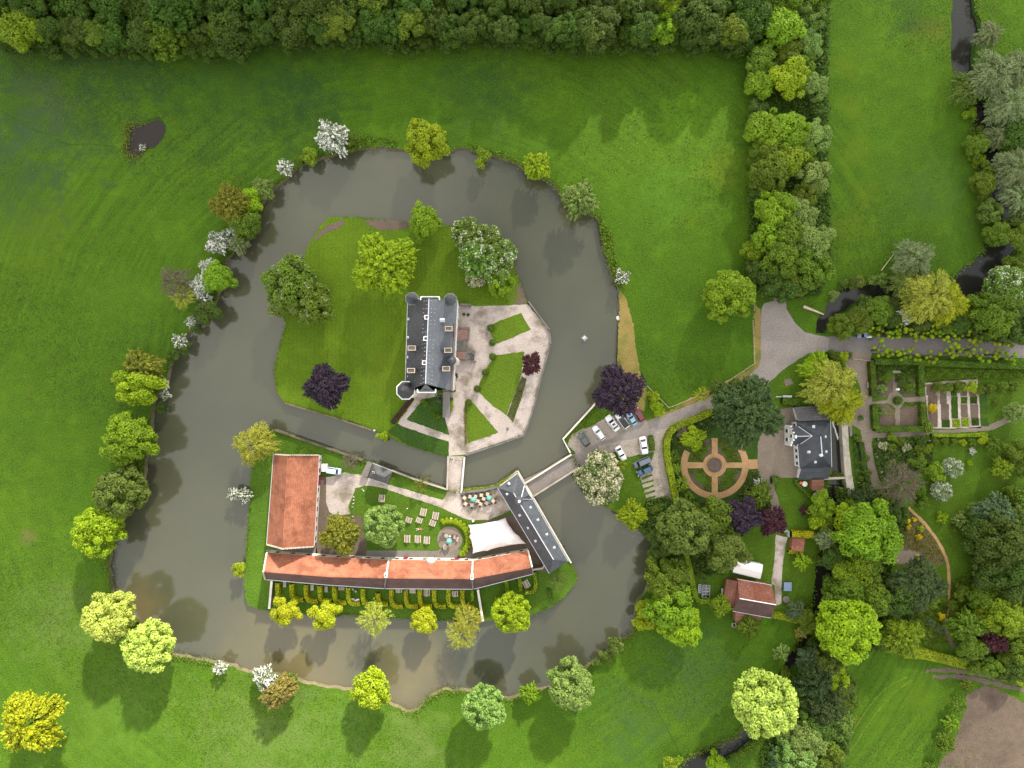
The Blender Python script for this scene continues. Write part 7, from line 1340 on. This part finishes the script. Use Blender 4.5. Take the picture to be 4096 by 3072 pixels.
lathe_thing('statue', 'Z1', (1753, 1048), [(.35, 0), (.35, .25), (.18, .35), (.2, .8), (.12, 1.2), (.16, 1.35), (.03, 1.5)], M_dstone, 'small dark statue on the gravel at the south point of the castle court', 'statue')
lathe_thing('statue', 'Z1', (847, 1058), [(.18, 0), (.14, .5), (.25, .7), (.06, 1.0)], M_white, 'little white statue at the corner of the castle lawn wall', 'statue')
lathe_thing('fountain_basin', 'Z3', (1457, 1240), [(3.55 * .5, .0), (1.75, .35), (1.9, .38), (1.9, .42), (1.6, .42), (1.55, .2), (.2, .2), (.15, .7), (.3, .75), (.02, .9)], M_dirt, 'round dark basin at the centre of the sand-path parterre', 'fountain', 28)
lathe_thing('sundial', 'Z4', (1092, 790), [(.3, 0), (.3, .1), (.13, .2), (.12, .8), (.32, .85), (.32, .9)], M_white, 'white sundial on the path in the kitchen garden', 'sundial')
lathe_thing('post', 'Z4', (1102, 690), [(.12, 0), (.12, 1.1), (.05, 1.2)], M_white, 'white post at the top of the kitchen garden path', 'post')
for i, (fr, p) in enumerate((('D2', (428, 205)), ('D2', (1505, 455)), ('Z2', (720, 415)), ('Z2', (655, 495)), ('Z2', (1270, 588)))):
    lathe_thing('garden_lamp', fr, p, [(.08, 0), (.05, .1), (.04, .8), (.14, .85), (.12, 1.05), (.02, 1.12)], M_white, ('little white lamp post left of the big picnic tables', 'little white lamp post above the arc of shrubs', 'little white lamp post at the top edge of the courtyard lawn', 'little white lamp post at the left edge of the courtyard lawn', 'little white lamp post on the lawn below the gravel')[i], 'lamp', 8)
for i, p in enumerate(((655, 455), (655, 475), (648, 520), (710, 408), (650, 580))): lathe_thing('stone', 'Z2', p, [(.22, 0), (.25, .12), (.12, .24)], M_stone, 'pale edging stone on the gravel rim of the courtyard lawn', 'stone', 7, .1, False, 'edging stones of the courtyard lawn')
# duck house and mooring platform in the moat
x, y = G('Z3', (307, 115), -.5); o = empty('duck_house', (x, y, -1.1), .78); tag(o, 'small grey floating duck house in the east moat', 'duck house'); MB().box((0, 0, .08), (1.3, 1.3, .2)).build('raft', M_wood, o); MB().box((0, 0, .4), (.7, .6, .45)).build('walls', M_wood, o); MB().add([(-.42, -.4, .6), (.42, -.4, .6), (.42, .4, .6), (-.42, .4, .6), (-.42, 0, .9), (.42, 0, .9)], [(0, 1, 5, 4), (2, 3, 4, 5), (0, 4, 3), (1, 2, 5), (3, 2, 1, 0)]).build('roof', M_zinc, o)
lathe_thing('buoy', 'P', (1336, 687), [(.5, -1.1), (.62, -.9), (.5, -.72), (.1, -.65)], M_white, 'round white float at the foot of the tan bank', 'float', 16, -1)
for i, p in enumerate(((1345, 540), (2110, 540))): pass
# cold frames, coop and benches near the cottage
for i, (p, s_) in enumerate((((937, 1140), (2.0, 3.2)), ((882, 1115), (.7, 2.2)))):
    x, y = G('Z5', p, .5); o = empty('cold_frame', (x, y, 0), -.05); tag(o, ('large' if i == 0 else 'narrow') + ' dark glazed cold frame west of the cottage', 'cold frame'); MB().box((0, 0, .25), (s_[0], s_[1], .5)).build('box', M_dwood, o); f = MB()
    for k in range(5): f.box((0, -s_[1] / 2 + k * s_[1] / 4, .53), (s_[0] + .06, .08, .05))
    for k in range(3): f.box((-s_[0] / 2 + k * s_[0] / 2, 0, .53), (.08, s_[1] + .06, .05))
    f.build('frame', M_zinc, o); MB().box((0, 0, .51), (s_[0] * .96, s_[1] * .96, .02)).build('glass', M_glass, o)
def bench(fr, p, deg, label, mat, L=1.6, name='bench'):
    x, y = G(fr, p, .5); o = empty(name, (x, y, 0), math.radians(deg)); tag(o, label, 'bench'); s_ = MB()
    for k in range(3): s_.box((0, -.16 + k * .16, .45), (L, .13, .04))
    s_.build('seat', mat, o); b = MB()
    for k in range(3): b.box((0, .27 + k * .03, .58 + k * .14), (L, .03, .1))
    b.build('backrest', mat, o)
    for a in (-1, 1):
        for c2 in (-.18, .22): MB().box((a * L * .44, c2, .22), (.07, .07, .45)).build('leg', mat, o)
bench('Z5', (1083, 1143), 90, 'white garden bench against the cottage wing', M_white); bench('Z3', (1130, 1255), 90, 'white-grey garden bench in the hedge west of the parterre', M_wood2, 1.6); bench('Z5', (1040, 352), 175, 'white garden bench south of the parterre', M_white, 2.2)
bench('Z4', (1085, 635), 180, 'weathered bench at the north end of the kitchen garden', M_wood, 2.0); bench('Z4', (832, 752), 90, 'green-grey wooden seat on the gravel west of the kitchen garden hedge', M_wood, 1.4)
for i, p in enumerate(((395, 262), (372, 292))): lathe_thing('garden_table', 'Z6', p, [(.1, 0), (.08, .65), (.75 - .1 * (1 - i), .68), (.75 - .1 * (1 - i), .73)], M_white, ('upper' if i == 0 else 'lower') + ' white round garden table below the red lean-to', 'table', 16, .7)
x, y = G('Z6', (236, 180), .6); o = empty('grill', (x, y, 0)); tag(o, 'orange-covered garden grill beside the lean-to', 'grill'); MB().lathe([(.35, .5), (.45, .8), (.3, 1.0), (.05, 1.1)], 12).build('lid', M_orange_c, o)
for a in range(3): MB().beam((.25 * math.cos(a * 2.1), .25 * math.sin(a * 2.1), .6), (.4 * math.cos(a * 2.1), .4 * math.sin(a * 2.1), 0), .04, .04).build('leg', M_black, o)
lathe_thing('garden_table', 'Z6', (272, 190), [(.1, 0), (.08, .65), (.7, .68), (.7, .73)], M_canvas, 'white-covered round table next to the orange grill', 'table', 16, .7)
lathe_thing('garden_table', 'Z5', (1646, 1210), [(.1, 0), (.08, .6), (.85, .65), (.85, .7)], M_dstone, 'round stone table on the cottage garden edge', 'table', 16, .6)
x, y = G('Z5', (1658, 1096), .7); o = empty('compost_bin', (x, y, 0)); tag(o, 'dark blue covered trampoline-like box on the cottage lawn', 'box'); o['label'] = 'dark blue covered box on the lawn right of the cottage path'; MB().box((0, 0, .45), (1.9, 2.1, .9), taper=.92).build('box', pD, o); MB().box((0, 0, .93), (2.0, 2.2, .06)).build('lid', pK, o)
x, y = G('Z7', (753, 395), .3); o = empty('well_frame', (x, y, 0)); tag(o, 'small square pale-framed pit at the corner of the cottage outshot', 'frame'); f = MB()
for a, b, c2, d in ((0, .45, 1.05, .14), (0, -.45, 1.05, .14), (.45, 0, .14, .8), (-.45, 0, .14, .8)): f.box((a, b, .2), (c2, d, .4))
f.build('kerb', M_stone, o); MB().box((0, 0, .1), (.76, .76, .1)).build('cover', M_black, o)
x, y = G('Z6', (1338, 1258), .6); o = MB().lathe([(.55, 0), (.5, .5), (.25, .9), (.05, 1.0)], 9, (x, y, 0)); tag(o.build('terracotta_jar', M_tile2), 'orange terracotta jar at the foot of the cedar', 'jar')
for i, (pts, lb) in enumerate((([(1270, 1435), (1350, 1430), (1352, 1475), (1275, 1480)], 'upper brick-paved square under the bare tree'), ([(1238, 1590), (1262, 1595), (1235, 1690), (1205, 1680)], 'lower brick-paved patch under the bare tree'))):
    tag(MB().prism(GL('Z4', pts), 0, .12).build('brick_paving', M_tile3), lb, 'paving')
# fallen log, gate posts, lamp column, field fence, tractor shed canopy
x0, x1 = G3('Z10', (585, 968), .5), G3('Z10', (735, 1028), .3); lg = MB().tube([x0, x0.lerp(x1, .5), x1], [.42, .3, .15], 8); tag(lg.build('log', M_wood2), 'pale fallen tree trunk on the bank by the road end of the stream', 'log')
x0, x1 = G3('Z10', (1205, 965), .6), G3('Z10', (1272, 885), 2.0); lg = MB().tube([x0, x1], [.5, .4], 8); tag(lg.build('log', M_tile3), 'reddish leaning trunk under the big yellow willow', 'log')
x0, x1 = G3('Z10', (1160, 705), .4), G3('Z10', (1268, 560), .4); lg = MB().tube([x0, x1], [.13, .05], 6); tag(lg.build('fallen_branch', M_wood2), 'long thin pale branch lying on the meadow above the willow', 'branch')
def fence(name, f, pts, label, step=2.2, h=1.0):
    L = GL(f, pts, .5); rt = empty(name, (L[0][0], L[0][1], 0)); tag(rt, label, 'fence'); q = dense(L, step, False); out_ = []; rl_ = MB()
    for x, y in q: out_.append(MB().box((x, y, h / 2), (.12, .12, h)).build('post', M_wood2))
    for a, b in zip(q, q[1:]):
        for z in (.4, .85): rl_.beam((a[0], a[1], z), (b[0], b[1], z), .04, .06)
    out_.append(rl_.build('rail', M_wood2)); local(rt, out_)
fence('field_fence', 'Z3', [(1795, -40), (1812, 340), (1600, 480), (1350, 610), (1080, 722), (1050, 728), (980, 660), (860, 540)], 'pale wooden fence round the south corner of the meadow by the drive')
fence('field_fence', 'Z10', [(222, 830), (222, 1000)], 'short wooden fence between the lone round tree and the road'); fence('garden_gate', 'Z4', [(695, 520), (865, 540)], 'pale gate between the lane and the kitchen garden path', 1.4, 1.2)
x, y = G('Z4', (120, 853), 1.0); tag(MB().box((x, y, .6), (2.2, .5, 1.0)).box((x - 1.9, y - .1, .4), (1.8, .2, .3)).build('water_trough', M_zinc), 'pale metal trough at the hedge north of the mill yard', 'trough')
x, y = G('Z5', (1665, 640), 1.0); o = empty('bicycle_rack', (x, y, 0)); o.name = 'garden_gate'; tag(o, 'white-grey garden gate frame left of the golden hedge', 'gate'); MB().box((0, .3, .8), (.1, 1.6, 1.6)).box((-.5, .9, .6), (1.2, .1, 1.1), .3).build('frame', M_zinc, o)
# ---------------------------------------------------------------- clouds: lens-shaped volumes far up-sun that soften the light over part of the grounds
CV = bpy.data.materials.new('cloud_vapour'); CV.use_nodes = True; t = CV.node_tree; t.nodes.clear(); ou = t.nodes.new('ShaderNodeOutputMaterial'); pv = t.nodes.new('ShaderNodeVolumePrincipled'); pv.inputs['Color'].default_value = (1, 1, 1, 1); pv.inputs['Density'].default_value = 0.016; pv.inputs['Anisotropy'].default_value = 0.3; t.links.new(pv.outputs[0], ou.inputs['Volume'])
def cloud(target, rx, ry, z=650, thick=40, seed=1):
    tx, ty = G('P', target); k = (z) / SUND.z; cx_, cy_ = tx + SUND.x * k, ty + SUND.y * k; bm = bmesh.new(); bmesh.ops.create_icosphere(bm, subdivisions=4, radius=1.0); R = np.random.RandomState(seed); ph = R.uniform(0, 6.28, 8)
    for v in bm.verts:
        a = math.atan2(v.co.y, v.co.x); f = 1 + .14 * math.sin(3 * a + ph[0]) + .09 * math.sin(5 * a + ph[1]) + .05 * math.sin(9 * a + ph[2])
        v.co = Vector((v.co.x * rx * f, v.co.y * ry * f, v.co.z * thick * (1 + .25 * math.sin(v.co.x * 5 + ph[3]) * math.cos(v.co.y * 4 + ph[4]))))
    me = bpy.data.meshes.new('cloud'); bm.to_mesh(me); bm.free(); me.materials.append(CV); o = bpy.data.objects.new('cloud', me); col.objects.link(o); o.location = (cx_, cy_, z); tag(o, kind='structure')

cloud((540, 420), 90, 66, thick=50, seed=2)
cloud((90, 200), 52, 50, thick=60, seed=5)
cloud((1990, 330), 64, 82, thick=36, seed=4)
cloud((1560, 1130), 56, 66, thick=32, seed=6)
cloud((2010, 1180), 56, 64, thick=26, seed=7)
cloud((1120, 880), 40, 36, thick=20, seed=9)
